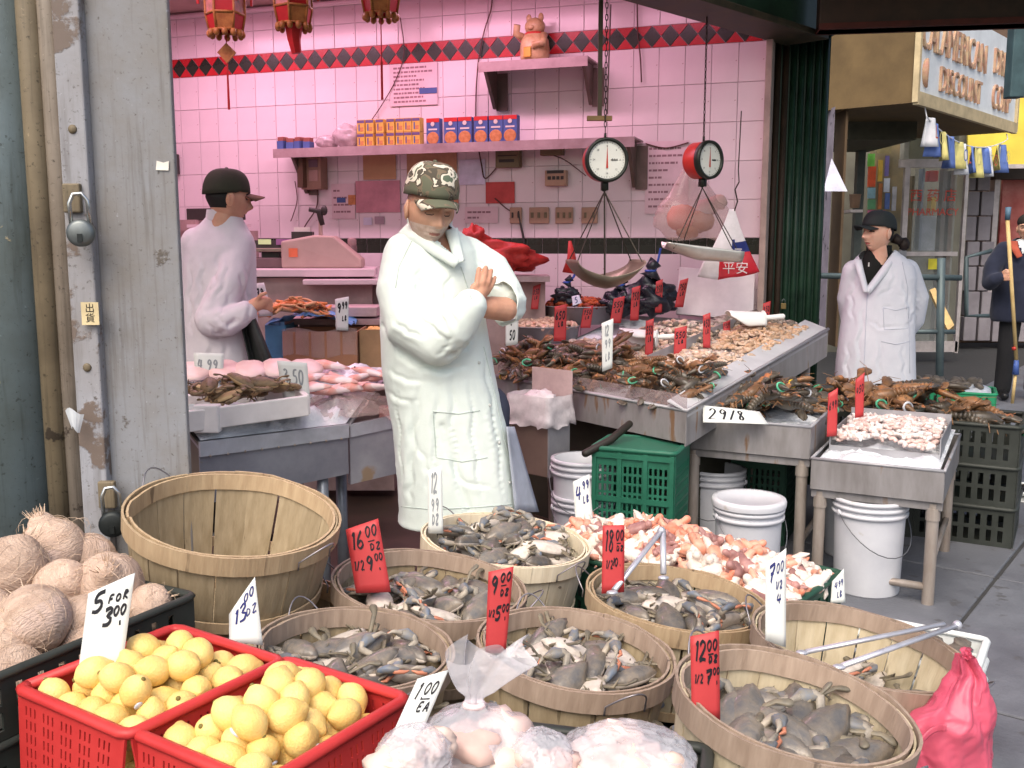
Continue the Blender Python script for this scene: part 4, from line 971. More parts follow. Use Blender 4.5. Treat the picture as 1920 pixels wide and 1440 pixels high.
def strokes(mb, s, P, x, y, w, h, bw, slant=0.12):
    """write s with its lower left corner at card coordinates (x,y); P maps card coordinates to space"""
    for ch in s:
        for line in GL.get(ch, []):
            pts = [(x + (a + slant * b) * w * 0.8, y + b * h) for a, b in line]
            fine = []
            for i in range(len(pts) - 1):
                for k in range(3):
                    t = k / 3; p0_, p1_, p2_, p3_ = pts[max(i - 1, 0)], pts[i], pts[i + 1], pts[min(i + 2, len(pts) - 1)]
                    fine.append(tuple(0.5 * (2 * p1_[j] + (p2_[j] - p0_[j]) * t + (2 * p0_[j] - 5 * p1_[j] + 4 * p2_[j] - p3_[j]) * t * t + (3 * p1_[j] - p0_[j] - 3 * p2_[j] + p3_[j]) * t ** 3) for j in (0, 1)))
            fine.append(pts[-1])
            L_ = []; R_ = []
            for i, (a, b) in enumerate(fine):
                q0 = fine[max(i - 1, 0)]; q1 = fine[min(i + 1, len(fine) - 1)]
                dx, dy = q1[0] - q0[0], q1[1] - q0[1]; d = math.hypot(dx, dy) or 1
                ww = bw * (0.65 + 0.5 * abs(dx * 0.4 + dy) / d)
                L_.append(P(a - dy / d * ww / 2, b + dx / d * ww / 2)); R_.append(P(a + dy / d * ww / 2, b - dx / d * ww / 2))
            n = len(fine)
            mb.add(L_ + R_, [(i, i + n, i + n + 1, i + 1) for i in range(n - 1)])
        x += w if ch not in '.1' else w * 0.6
    return x
M_card_w = mat('card_white', (212, 216, 212), rough=0.55, var=0.03); M_card_r = mat('card_red', (182, 60, 62), rough=0.5, var=0.06, scale=9)
M_marker = mat('marker_black', (20, 20, 28), rough=0.5)
M_marker_b = mat('marker_blue', (44, 50, 110), rough=0.5); M_marker_f = mat('marker_faint', (140, 146, 150), rough=0.7)
def price_card(quad, Y, m, label, lines=(), ink=None, lean=0.02, group=None, base_z=None):
    """quad: corner pixels TL TR BR BL of the card, standing at distance Y and leaning back a little"""
    TL, TR, BR, BL = [at(px, py, Y + (lean if i < 2 else 0)) for i, (px, py) in enumerate(quad)]
    o0 = (BR + BL) / 2
    c = [p - o0 for p in (BL, BR, TR, TL)]
    n = (c[1] - c[0]).cross(c[3] - c[0]).normalized()
    if n.y > 0: n = -n
    low = c[0] * 1.0
    o = MB().sheet(lambda u, v: c[0] * (1 - u) * (1 - v) + c[1] * u * (1 - v) + c[2] * u * v + c[3] * (1 - u) * v + n * (0.0025 * math.sin(3.1 * u)), 6, 8).obj('price_card', m, solid=0.0022, smooth=True); o.location = o0
    tag(o, label, 'price tag', group)
    H = ((c[3] - c[0]).length + (c[2] - c[1]).length) / 2; W = (c[1] - c[0]).length
    def P(x, y):   # x in 0..1 of width, y in 0..1 of height
        return c[0] * (1 - x) * (1 - y) + c[1] * x * (1 - y) + c[2] * x * y + c[3] * (1 - x) * y + n * (0.0025 * math.sin(3.1 * x) + 0.0022)
    if lines:
        mb = MB()
        for (s, x, y, w, h, bw) in lines: strokes(mb, s, P, x, y, w, h, bw)
        lo = mb.obj('lettering', ink or M_marker, o)
    return o

# ================================================================ SEAFOOD
M_cshell = mat('crab_shell', (126, 116, 102), (90, 90, 90), rough=0.34, scale=34, bump=0.3, bscale=90, rand=0.28, coat=0.4)
M_cbelly = mat('crab_belly', (214, 204, 192), (180, 170, 158), rough=0.45, scale=30, rand=0.1)
M_cblue = mat('crab_blue', (100, 112, 128), (122, 114, 98), rough=0.4, scale=40, rand=0.25)
M_cclaw = mat('crab_claw_pale', (172, 162, 146), (126, 120, 110), rough=0.42, scale=30, rand=0.15)
M_corange = mat('crab_orange', (186, 122, 96), rough=0.42, rand=0.15)
def crab_carapace():
    n = 40; prof = []
    for j in range(n):
        a = 2 * math.pi * j / n; x, y = math.cos(a), math.sin(a)
        rx = 0.068 * (1 + 0.22 * max(0, abs(x) - 0.85) / 0.15); ry = 0.036 if y > 0 else 0.040
        saw = 1 + (0.035 if (j % 2 == 0 and y < 0.05) else 0)
        prof.append((x * rx * saw, y * ry * saw))
    mb = MB(); rings = [(0.0, 0.028, 0), (0.45, 0.026, 0), (0.8, 0.017, 0), (1.0, 0.002, 0), (0.9, -0.007, 1), (0.55, -0.014, 1), (0.0, -0.015, 1)]
    vs = []
    for k, z, _ in rings: vs += [(x * k, y * k, z) for x, y in prof]
    for i in range(len(rings) - 1):
        for j in range(n):
            q = i * n + j; w = i * n + (j + 1) % n
            mb.f.append([q, q + n, w + n, w]); mb.m.append(0 if i < 3 else 1)
    mb.v = [Vector(p) for p in vs]
    return mb
def crab_claw(sx):
    mb = MB()
    mb.rod([(sx * 0.040, -0.026, -0.002), (sx * 0.066, -0.044, 0.002), (sx * 0.062, -0.054, 0.004)], [0.008, 0.009, 0.010], 7, 1)
    mb.rod([(sx * 0.062, -0.054, 0.004), (sx * 0.046, -0.066, 0.006), (sx * 0.032, -0.070, 0.005)], [0.011, 0.0155, 0.010], 9, 0, 0.75)
    mb.rod([(sx * 0.032, -0.068, 0.010), (sx * 0.014, -0.074, 0.011), (sx * 0.003, -0.071, 0.008)], [0.0075, 0.0052, 0.002], 6, 1)
    mb.rod([(sx * 0.034, -0.072, 0.0), (sx * 0.015, -0.079, -0.001), (sx * 0.004, -0.075, 0.003)], [0.0065, 0.0045, 0.002], 6, 2)
    return mb
crab_me = {'c': crab_carapace().mesh('carapace', [M_cshell, M_cbelly], True)}
for sx in (-1, 1): crab_me['k%d' % sx] = crab_claw(sx).mesh('claw', [M_cblue, M_cclaw, M_corange], True)
def crab_leg(sx, k):
    mb = MB(); y0 = -0.012 + k * 0.014; sp = -0.012 + k * 0.026
    a = Vector((sx * 0.045, y0, -0.006)); b = Vector((sx * (0.064 + 0.002 * k), y0 + sp * .6, -0.004)); c = Vector((sx * (0.058), y0 + sp * 1.1, -0.020))
    if k == 3: mb.rod([a, b, b + Vector((sx * .004, .02, -.006))], [0.005, 0.006, 0.010], 8, 0, 0.5)
    else: mb.rod([a, b, c], [0.0052, 0.0046, 0.0016], 6, 0)
    return mb
for sx in (-1, 1):
    for k in range(4): crab_me['l%d%d' % (sx, k)] = crab_leg(sx, k).mesh('leg', [mat('crab_leg', (124, 114, 94), (96, 92, 82), rough=0.42, scale=40, rand=0.2)], True)
def make_crab(loc, rot, sc, label, group):
    label = ('belly-up ' if abs(rot[0]) > 1.6 else 'tilted ' if abs(rot[0]) > 0.45 else 'shell-up ') + label
    o = thing('crab', label, 'crab', loc, rot, group); o.scale = (sc, sc, sc)
    for key, nm in (('c', 'carapace'), ('k-1', 'claw'), ('k1', 'claw')):
        link(nm, crab_me[key], o)
    for sx in (-1, 1):
        for k in range(4): link('leg', crab_me['l%d%d' % (sx, k)], o)
    return o

# lobsters
M_lob = mat('lobster_shell', (148, 106, 70), (98, 78, 58), rough=0.4, scale=22, bump=0.2, bscale=120, rand=0.3, spots=(172, 116, 72), spot_scale=16, spot_at=0.62, coat=0.2)
M_lobd = mat('lobster_dark', (92, 84, 72), (66, 60, 52), rough=0.34, scale=18, rand=0.25, coat=0.3, bump=.2, bscale=120, spots=(160, 104, 68), spot_scale=18, spot_at=0.6)
M_band = {c: mat('band_' + c, v, rough=0.5) for c, v in (('green', (96, 190, 150)), ('yellow', (220, 186, 60)), ('white', (216, 220, 226)))}
lb = MB(); lb.rod([(0, 0.0, 0), (0, -0.05, 0.004), (0, -0.1, 0.0)], [0.026, 0.028, 0.012], 12)
for k in range(6): lb.ell((0, 0.018 + 0.017 * k, 0.002 - 0.0015 * k * k * 0.3), (0.025 - 0.0018 * k, 0.0125, 0.02 - 0.0013 * k), 12, 7)
for sx in (-1, 1): lb.tube([(sx * 0.008, -0.1, 0.008), (sx * 0.05, -0.17, 0.03), (sx * 0.09, -0.21, 0.02)], [0.0018, 0.0014, 0.0008], 5)
lob_body = lb.mesh('body', M_lob, True); lob_body_d = lb.mesh('body', M_lobd, True)
lt = MB()
for a in (-0.7, -0.35, 0, 0.35, 0.7): lt.ell((math.sin(a) * 0.022, 0.128 + 0.02 * math.cos(a), -0.006), (0.011, 0.02, 0.003), 8, 5)
lob_tail = lt.mesh('tail_fan', M_lob, True); lob_tail_d = lt.mesh('tail_fan', M_lobd, True)
def lob_claw(sx):
    mb = MB(); mb.rod([(sx * 0.02, -0.07, 0), (sx * 0.05, -0.09, 0.004), (sx * 0.052, -0.12, 0.004)], [0.008, 0.009, 0.009], 8)
    mb.rod([(sx * 0.052, -0.12, 0.004), (sx * 0.056, -0.155, 0.006), (sx * 0.048, -0.195, 0.004), (sx * 0.04, -0.215, 0.002)], [0.012, 0.022, 0.016, 0.004], 10, 0, 0.62)
    mb.rod([(sx * 0.04, -0.155, 0.006), (sx * 0.03, -0.185, 0.006), (sx * 0.032, -0.208, 0.004)], [0.009, 0.009, 0.003], 8)
    return mb.mesh('claw', M_lob, True), mb.mesh('claw', M_lobd, True)
lob_claws = {sx: lob_claw(sx) for sx in (-1, 1)}
def lob_band(c): return MB().tube([(-0.052 + 0.024 * math.cos(a), -0.176, 0.005 + 0.016 * math.sin(a)) for a in [2 * math.pi * k / 12 for k in range(13)]], 0.0045, 5).mesh('band', M_band[c], True)
bands = {c: lob_band(c) for c in M_band}
ll = [MB().rod([(sx * 0.02, -0.03 - 0.018 * k, -0.008), (sx * 0.06, -0.03 - 0.03 * k, 0.006), (sx * 0.075, -0.04 - 0.034 * k, -0.02)], [0.004, 0.0035, 0.0015], 5).mesh('leg', M_lob, True) for sx in (-1, 1) for k in range(3)]
def make_lobster(loc, rot, sc, label, group):
    bc = rnd.choice(['green', 'yellow', 'white', 'green']) if rnd.random() < 0.6 else None
    o = thing('lobster', label + (', %s claw band' % bc if bc else ', no claw band'), 'lobster', loc, rot, group); o.scale = (sc, sc, sc)
    dk_ = rnd.random() < .45; o.scale = (sc * 1.2, sc * 1.05, sc * 1.25)
    link('body', lob_body_d if dk_ else lob_body, o); link('tail_fan', lob_tail_d if dk_ else lob_tail, o)
    for sx in (-1, 1):
        cl = link('claw', lob_claws[sx][1 if dk_ else 0], o)
        if sx < 0 and bc: link('band', bands[bc], cl)
    for me in ll: link('leg', me, o)
    return o

# loose masses nobody could count
M_shr = mat('shrimp_grey', (204, 190, 178), (164, 152, 142), rough=0.4, scale=30, rand=0.0, spots=(226, 206, 190), spot_scale=20, spot_at=0.58)
M_shr2 = mat('shrimp_tan', (206, 184, 162), (176, 148, 126), rough=0.4, scale=24)
M_shr3 = mat('shrimp_orange', (226, 170, 144), (230, 208, 192), rough=0.4, scale=24)
M_oct = mat('baby_octopus', (226, 218, 214), (206, 182, 174), rough=0.35, scale=26, spots=(170, 118, 106), spot_scale=22, spot_at=0.66)
M_clam = mat('clam_shell', (120, 110, 98), (84, 78, 72), rough=0.5, scale=18)
M_ice = mat('crushed_ice', (222, 226, 230), (196, 204, 212), rough=0.25, scale=18, bump=0.5, bscale=60, spec=0.7)
def curl(mb, p, L, r, yaw, mi=0, bend=2.2, tilt=0.0, n=5, k=5):
    pts = []; rs = []
    for i in range(k):
        t = i / (k - 1); a = (t - 0.5) * bend
        v = Vector((math.sin(a) * L / bend, (math.cos(a) - 0.8) * L / bend, 0))
        v = Euler((tilt, tilt * 0.6, yaw)).to_matrix() @ v
        pts.append(p + v); rs.append(r * (0.45 + 0.75 * math.sin(math.pi * (0.15 + 0.75 * t))))
    mb.tube(pts, rs, n, mi)
def scatter(surface, n, size, mats, name, bend=2.2, spread=0.3, r=0.26, seed=1):
    g = random.Random(seed); mb = MB()
    for _ in range(n):
        p = surface(g.random(), g.random())
        if p is None: continue
        L = size * g.uniform(0.75, 1.3)
        curl(mb, p + Vector((0, 0, g.uniform(0, size * spread))), L, L * r * g.uniform(0.8, 1.2), g.uniform(0, 6.28), g.randrange(len(mats)), bend * g.uniform(0.6, 1.2), g.uniform(-0.7, 0.7))
    return mb.obj(name, mats, smooth=True)
def bilinear(A, B, C, D):
    def f(s, t): return (A * (1 - s) + B * s) * (1 - t) + (D * (1 - s) + C * s) * t
    return f
def ice_sheet(f, amp, label, seed, nu=40, nv=30, dz=0.0):
    def P(u, v):
        p = f(u, v); e = min(1, min(u, v, 1 - u, 1 - v) * 12)
        return p + Vector((0, 0, dz + (amp * (0.5 + fbm(p + Vector((seed, 0, 0)), 9)) + amp * 0.5 * noise.noise(p * 40)) * e))
    o = MB().sheet(P, nu, nv).obj('crushed_ice', M_ice, smooth=True)
    return stuff(o, label, 'ice')

# ---------------------------------------------------------------- steel tables
M_steel = mat('galvanised_steel', (164, 164, 168), (138, 138, 142), rough=0.4, metal=0.2, scale=5, spots=(128, 112, 96), spot_scale=7, spot_at=0.68, bump=0.03)
M_steel_d = mat('dull_steel', (148, 146, 147), (122, 119, 118), rough=0.46, metal=0.18, scale=6, bump=.05, spots=(126, 100, 78), spot_scale=6, spot_at=0.61, stretch=(2, 2, .5))
M_pipe = mat('pipe_leg', (170, 162, 154), (134, 122, 112), rough=0.4, metal=0.3, scale=9, stretch=(1, 1, 0.3))
def steel_table(label, FL, yaw, w, d, h, tray, lw=0.024):
    o = thing('steel_table', label, 'table', (FL[0], FL[1], 0), (0, 0, yaw))
    t = 0.004; zb = h - tray
    MB().box((w / 2, 0.0, h - tray / 2), (w, t, tray)).obj('front_side', M_steel_d, o, bevel=0.0015)
    MB().box((w / 2, d, h - tray / 2), (w, t, tray)).obj('back_side', M_steel_d, o)
    MB().box((0, d / 2, h - tray / 2), (t, d - 0.006, tray)).obj('end_side', M_steel_d, o)
    MB().box((w, d / 2, h - tray / 2), (t, d - 0.006, tray)).obj('end_side', M_steel_d, o)
    MB().box((w / 2, d / 2, zb + 0.02), (w - 0.01, d - 0.01, 0.006)).obj('tray_floor', M_steel, o)
    lip = MB()
    lip.tube([(0, 0, h), (w, 0, h)], 0.0065, 8); lip.tube([(w, 0, h), (w, d, h)], 0.0065, 8); lip.tube([(w, d, h), (0, d, h)], 0.0065, 8); lip.tube([(0, d, h), (0, 0, h)], 0.0065, 8)
    lip.obj('rolled_lip', M_steel, o, smooth=True)
    MB().box((w / 2, 0.03, zb - 0.02), (w + 0.0, 0.03, 0.035)).obj('frame_rail', M_steel_d, o, bevel=0.003)
    MB().box((w / 2, d - 0.03, zb - 0.02), (w - 0.02, 0.03, 0.035)).obj('frame_rail', M_steel_d, o)
    for x in (0.035, w - 0.035):
        for y in (0.035, d - 0.035):
            lg = MB().tube([(x, y, 0.0), (x, y, zb - 0.01)], lw, 16, cap=False).obj('leg', M_pipe, o, smooth=True)
            MB().tube([(x, y, zb - 0.08), (x, y, zb - 0.03)], lw * 1.16, 16).obj('collar', M_pipe, lg)
    MB().tube([(0.035, 0.035, 0.07), (w - 0.035, 0.035, 0.07)], 0.016, 10).obj('stretcher', M_pipe, o, smooth=True)
    MB().tube([(w - 0.035, 0.035, 0.16), (w - 0.035, d - 0.035, 0.16)], 0.014, 10).obj('stretcher', M_pipe, o, smooth=True)
    Mx = Matrix.Translation((FL[0], FL[1], 0)) @ Matrix.Rotation(yaw, 4, 'Z')
    return o, (lambda x, y, z: Mx @ Vector((x, y, z)))
T3_yaw = R(-28)
t3, W3 = steel_table('low steel table of baby octopus on pipe legs, nearest the pavement', (1.25, 4.03), T3_yaw, 0.51, 0.85, 0.56, 0.13)
t2_, W2 = steel_table('steel table of lobsters on pipe legs, beside the octopus table', (0.774, 4.34), R(-26.7), 0.545, 0.72, 0.68, 0.14)
# inner tray on the octopus table with ice and octopus
tr = thing('inner_tray', 'shallow steel tray of baby octopus set into the low table', 'tray', W3(0.255, 0.47, 0.48), (0, 0, T3_yaw))
MB().box((0, 0.27, 0.12), (0.44, 0.004, 0.14)).obj('back_side', M_steel, tr); MB().box((0.22, 0.0, 0.10), (0.004, 0.54, 0.14)).obj('end_side', M_steel, tr); MB().box((-0.22, 0.0, 0.10), (0.004, 0.54, 0.12)).obj('end_side', M_steel, tr)
MB().box((0, -0.27, 0.08), (0.44, 0.004, 0.05)).obj('front_side', M_steel, tr); MB().box((0, 0, 0.0), (0.44, 0.54, 0.006)).obj('floor', M_steel, tr)
ice_sheet(bilinear(W3(0.02, 0.02, 0.548), W3(0.49, 0.02, 0.548), W3(0.49, 0.83, 0.585), W3(0.02, 0.83, 0.585)), 0.025, 'crushed ice in the octopus table', 3, 30, 40)
o = scatter(lambda a, b: W3(0.05 + 0.40 * a, 0.20 + 0.55 * b, 0.595 + 0.06 * math.sin(math.pi * a) * math.sin(math.pi * min(1, b + .15)) + 0.03 * b), 560, 0.05, [M_oct, mat('octopus_white', (228, 222, 218), rough=0.35), mat('octopus_rose', (210, 182, 174), rough=0.4)], 'baby_octopus', 3.0, 0.4, 0.17, 5)
stuff(o, 'heap of pale baby octopus on the low steel table', 'octopus')
# lobsters on table 2
ice_sheet(bilinear(W2(0.02, 0.02, 0.62), W2(0.525, 0.02, 0.62), W2(0.525, 0.70, 0.67), W2(0.02, 0.70, 0.67)), 0.015, 'crushed ice under the lobsters on the steel table', 6, 24, 30)
for k in range(40):
    a, b = rnd.random(), rnd.random()
    p = W2(0.07 + 0.41 * a, 0.14 + 0.52 * b, 0.675 + 0.09 * math.sin(math.pi * a) * math.sin(math.pi * (0.2 + 0.7 * b)) + rnd.uniform(0, 0.03))
    make_lobster(p, (rnd.uniform(-.5, .5), rnd.uniform(-.7, .7), rnd.uniform(0, 6.28)), rnd.uniform(0.7, 0.95), 'brown lobster heaped on the steel table', 'lobsters on the steel table')
price_card([(1318, 760), (1424, 772), (1441, 796), (1318, 792)], 4.12, M_card_w, 'white card lying before the lobsters on the steel table, marked 29.8', [('29', .08, .2, .17, .65, .03), ('/8', .42, .2, .14, .65, .03)], lean=0.05)
price_card([(1553, 738), (1571, 727), (1569, 817), (1550, 819)], 4.18, M_card_r, 'red price card at the left edge of the octopus table', [('699', .1, .6, .28, .16, .05)], lean=0.02)
price_card([(1604, 712), (1621, 698), (1619, 781), (1603, 784)], 4.45, M_card_r, 'red price card at the back of the octopus table', [('450', .1, .6, .28, .16, .05)])

# ---- long display counter on the right of the man: sloping bed
BA, BB, BC, BD = Vector((-0.12, 5.16, 0.74)), Vector((0.724, 4.035, 0.74)), Vector((1.74, 5.42, 0.96)), Vector((0.62, 5.70, 1.02))
bed = bilinear(BA, BB, BC, BD)
ctr = thing('display_counter', 'long sloping steel seafood counter between the man and the pilaster', 'counter', (0.7, 4.9, 0)); co = ctr.location.copy()
def cpoly(pts, th, name, m, n=None): return MB().poly([p - co for p in pts], th, n=n).obj(name, m, ctr)
cpoly([BA, BB, BC, BD], 0.01, 'bed', M_steel)
dn = Vector((0, 0, -0.12)); up_ = Vector((0, 0, 0.02))
fn_ = Vector((-(BB - BA).y, (BB - BA).x, 0)).normalized() * -1
cpoly([BA + dn, BB + dn, BB + up_, BA + up_], 0.006, 'front_skirt', M_steel_d, fn_)
sn_ = Vector(((BC - BB).y, -(BC - BB).x, 0)).normalized()
cpoly([BB + dn * 1.1, BC + dn * 1.1, BC + up_, BB + up_], 0.006, 'side_skirt', M_steel_d, sn_)
cpoly([BC + dn, BD + dn, BD + up_, BC + up_], 0.006, 'back_skirt', M_steel_d, Vector((0.1, 1, 0)).normalized())
MB().tube([BA + up_ - co, BB + up_ - co, BC + up_ - co], 0.009, 8).obj('rolled_lip', M_steel, ctr, smooth=True)
cpoly([bed(.06, .10) * 1 - Vector((0, 0, .14)), bed(.94, .10) - Vector((0, 0, .14)), Vector((bed(.94, .10).x, bed(.94, .10).y, .03)), Vector((bed(.06, .10).x, bed(.06, .10).y, .03))], 0.01, 'under_counter_shade', mat('painted_under_shade', (62, 60, 50), rough=.8), fn_)  # dark sheets added here and below to stand in for shade under the counter
cpoly([bed(.90, .12) * 1 - Vector((0, 0, .14)), bed(.90, .90) - Vector((0, 0, .14)), Vector((bed(.90, .90).x, bed(.90, .90).y, .03)), Vector((bed(.90, .12).x, bed(.90, .12).y, .03))], 0.01, 'under_counter_shade', mat('painted_under_shade', (46, 44, 38)), sn_)
# bright side rim, broad and flat
cpoly([BB + up_ + sn_ * 0.002, BC + up_ + sn_ * 0.002, BC + up_ - sn_ * 0.13 + Vector((0, 0, 0.045)), BB + up_ - sn_ * 0.09 + Vector((0, 0, 0.035))], 0.006, 'side_rim', mat('bright_zinc', (204, 207, 210), (180, 183, 187), rough=0.35, metal=0.15, scale=4), Vector((0, 0, 1)))
for (s_, t_) in ((0.06, 0.05), (0.94, 0.05), (0.94, 0.93), (0.06, 0.93), (0.95, 0.5)):
    p = bed(s_, t_); MB().tube([(p.x - co.x, p.y - co.y, 0), (p.x - co.x, p.y - co.y, p.z - 0.06)], 0.024, 12).obj('leg', M_pipe, ctr, smooth=True)
gl = mat('perspex_guard', (176, 160, 160), rough=0.12, alpha=0.35, spec=0.7)
cpoly([bed(0.30, 0) + up_, bed(1.0, 0) + up_, bed(1.0, 0) + Vector((0, 0, .085)), bed(0.30, 0) + Vector((0, 0, .085))], 0.003, 'guard', gl, fn_)
cpoly([bed(0.06, -0.004) + up_, bed(0.30, -0.004) + up_, bed(0.30, -0.004) + Vector((0, 0, .085)), bed(0.06, -0.004) + Vector((0, 0, .085))], 0.003, 'guard', gl, fn_)
def bed_hit(px, py):
    r = ray(px, py); best = None
    t = 3.6
    while t < 7.2:
        p = CAM + r * t
        # invert the bilinear patch by a few fixed-point steps
        s_, t_ = 0.5, 0.5
        for _ in range(12):
            q = bed(s_, t_); du = (bed(min(1, s_ + .01), t_) - bed(s_ - .01 if s_ > .99 else s_, t_)); e = p - q
            a1 = bed(s_ + 0.5, t_) - bed(s_ - 0.5, t_); b1 = bed(s_, t_ + 0.5) - bed(s_, t_ - 0.5)
            det = a1.x * b1.y - a1.y * b1.x
            s_ += (e.x * b1.y - e.y * b1.x) / det; t_ += (a1.x * e.y - a1.y * e.x) / det
        if p.z <= bed(s_, t_).z + 0.03: return p, s_, t_
        t += 0.02
    return CAM + r * 5.5, 0.5, 0.9
ice_sheet(lambda u, v: bed(0.01 + 0.95 * u, 0.01 + 0.97 * v), 0.035, 'crushed ice over the sloping seafood counter', 9, 50, 60, 0.0)
# lobsters along the front
g2 = random.Random(5)
for k in range(84):
    s_ = 0.03 + 0.93 * (k + g2.random()) / 84; t_ = g2.uniform(0.05, 0.22)
    p = bed(s_, t_) + Vector((0, 0, 0.04 + g2.uniform(0, 0.10) * (1 if t_ > .1 else .35)))
    make_lobster(p, (g2.uniform(-.6, .6), g2.uniform(-.8, .8), g2.uniform(0, 6.28)), g2.uniform(0.6, 0.85), 'dark lobster piled along the front of the sloping counter', 'lobsters along the counter front')
def patch(s0, s1, t0, t1, hump): return lambda a, b: bed(s0 + (s1 - s0) * a, t0 + (t1 - t0) * b) + Vector((0, 0, 0.03 + hump * math.sin(math.pi * a) * math.sin(math.pi * b)))
stuff(scatter(patch(0.10, 0.62, 0.27, 0.52, 0.05), 520, 0.055, [M_shr, M_shr2], 'grey_shrimp', 2.4, 0.3, 0.16, 11), 'mound of grey shrimp behind the lobsters', 'shrimp')
stuff(scatter(patch(0.28, 0.70, 0.54, 0.82, 0.07), 560, 0.055, [M_shr, M_clam, M_shr2], 'mixed_shrimp', 2.2, 0.3, 0.18, 12), 'mound of grey whelks and shrimp in the middle of the counter', 'shrimp')
stuff(scatter(patch(0.62, 0.93, 0.22, 0.52, 0.05), 460, 0.05, [M_shr2, M_shr], 'tan_shrimp', 2.4, 0.3, 0.16, 13), 'mound of tan shrimp below the white scoop', 'shrimp')
stuff(scatter(patch(0.66, 0.93, 0.58, 0.95, 0.05), 460, 0.05, [M_shr2, mat('shrimp_brown', (194, 160, 130), rough=0.45)], 'brown_shrimp', 2.4, 0.3, 0.16, 14), 'mound of brown shrimp at the far end of the counter', 'shrimp')
stuff(scatter(patch(0.50, 0.86, 0.84, 0.99, 0.06), 380, 0.045, [M_clam, M_shr, mat('whelk_grey', (150, 138, 126), rough=0.5)], 'whelks', 1.6, 0.4, 0.26, 15), 'heap of small grey whelks against the white foam board', 'whelks')
# upright dividers
for (s_, t0_, t1_, lab) in ((0.62, 0.28, 0.62, 'steel divider between the shrimp mounds'), (0.64, 0.64, 0.97, 'steel divider at the far end of the shrimp mounds')):
    a_, b_ = bed(s_, t0_), bed(s_ + 0.02, t1_)
    o = MB().poly([a_ - a_, b_ - a_, b_ - a_ + Vector((0, 0, 0.10)), Vector((0, 0, 0.10))], 0.004).obj('tray_divider', M_steel); o.location = a_; tag(o, lab, 'divider')
# round steel pans of cooked crawfish and prawns
def round_pan(px, py, r, h, label, mats_, n, size, seed, label2):
    p, s_, t_ = bed_hit(px, py)
    o = thing('round_pan', label, 'pan', p + Vector((0, 0, -0.02)))
    MB().lathe([(0.0, 0.0), (r * 0.93, 0.0), (r, h), (r + 0.012, h + 0.002), (r + 0.012, h - 0.004), (r * 0.985, h - 0.004), (r * 0.92, 0.006), (0, 0.006)], 36).obj('bowl', M_steel, o, smooth=True)
    c = p.copy()
    m = scatter(lambda a, b: c + Vector((math.cos(a * 6.28) * r * 0.92 * math.sqrt(b), math.sin(a * 6.28) * r * 0.92 * math.sqrt(b), h - 0.03 + 0.03 * (1 - b))), n, size, mats_, label2[0], 2.2, 0.4, 0.18, seed)
    stuff(m, label2[1], label2[2])
round_pan(1085, 598, 0.20, 0.10, 'round steel pan of cooked crawfish behind the red cards', [mat('crawfish_red', (150, 60, 36), (96, 44, 30), rough=0.4, scale=20), mat('crawfish_orange', (186, 90, 50), rough=0.4)], 240, 0.055, 21, ('crawfish', 'cooked red crawfish heaped in the round pan', 'crawfish'))
round_pan(1020, 632, 0.20, 0.09, 'round steel pan of orange prawns beside the man\'s elbow', [M_shr3, mat('prawn_pale', (236, 200, 176), rough=0.4)], 240, 0.05, 22, ('orange_prawns', 'pale orange prawns in the round pan', 'prawns'))
# black sacks with blue ties
M_sack = mat('black_sack', (34, 38, 48), rough=0.28, scale=8, bump=0.6, bscale=24, spec=0.6); M_tie = mat('blue_tie', (60, 96, 190), rough=0.4)
for (px, py, r_, lab) in ((1218, 578, 0.135, 'large black sack with a blue tie on the counter'), (1162, 580, 0.095, 'smaller black sack with a blue tie, left of the large one'), (1062, 560, 0.07, 'small dark sack at the back left of the counter')):
    p = at(px, py + 12, 5.56)
    o = thing('black_sack', lab, 'sack', p)
    lumpy((r_ * 1.05, r_ * 0.7, r_ * 0.74), 0.5, 2.6, px, 36, 24).obj('body', M_sack, o, smooth=True)
    MB().tube([(0, 0, r_ * 1.55), (0.012, 0, r_ * 1.8), (0.0, 0, r_ * 1.95), (0.03, 0, r_ * 2.2)], [r_ * .5, r_ * 0.18, r_ * 0.22, r_ * 0.3], 10).obj('neck', M_sack, o, smooth=True)
    MB().tube([(r_ * 0.2 * math.cos(a), r_ * 0.2 * math.sin(a), r_ * 1.82) for a in [2 * math.pi * k / 10 for k in range(11)]] + [(0.04, -0.02, r_ * 2.3), (0.05, -0.03, r_ * 2.75)], 0.007, 6).obj('tie', M_tie, o)
# white foam board standing at the back
A_ = at(1268, 588, 5.62); B_ = at(1412, 602, 5.58); T1 = at(1274, 500, 5.70); T2 = at(1416, 512, 5.66)
fb = MB().poly([p - A_ for p in (A_, B_, T2, T1)], 0.03).obj('foam_board', mat('white_foam', (226, 222, 220), rough=0.7, var=0.04, scale=12), bevel=0.004); fb.location = A_; tag(fb, 'upright white foam board behind the whelks', 'board')
ssup = MB().poly([p - A_ for p in (at(1268, 588, 5.66), at(1412, 602, 5.62), at(1412, 660, 5.62), at(1268, 660, 5.66))], 0.05)
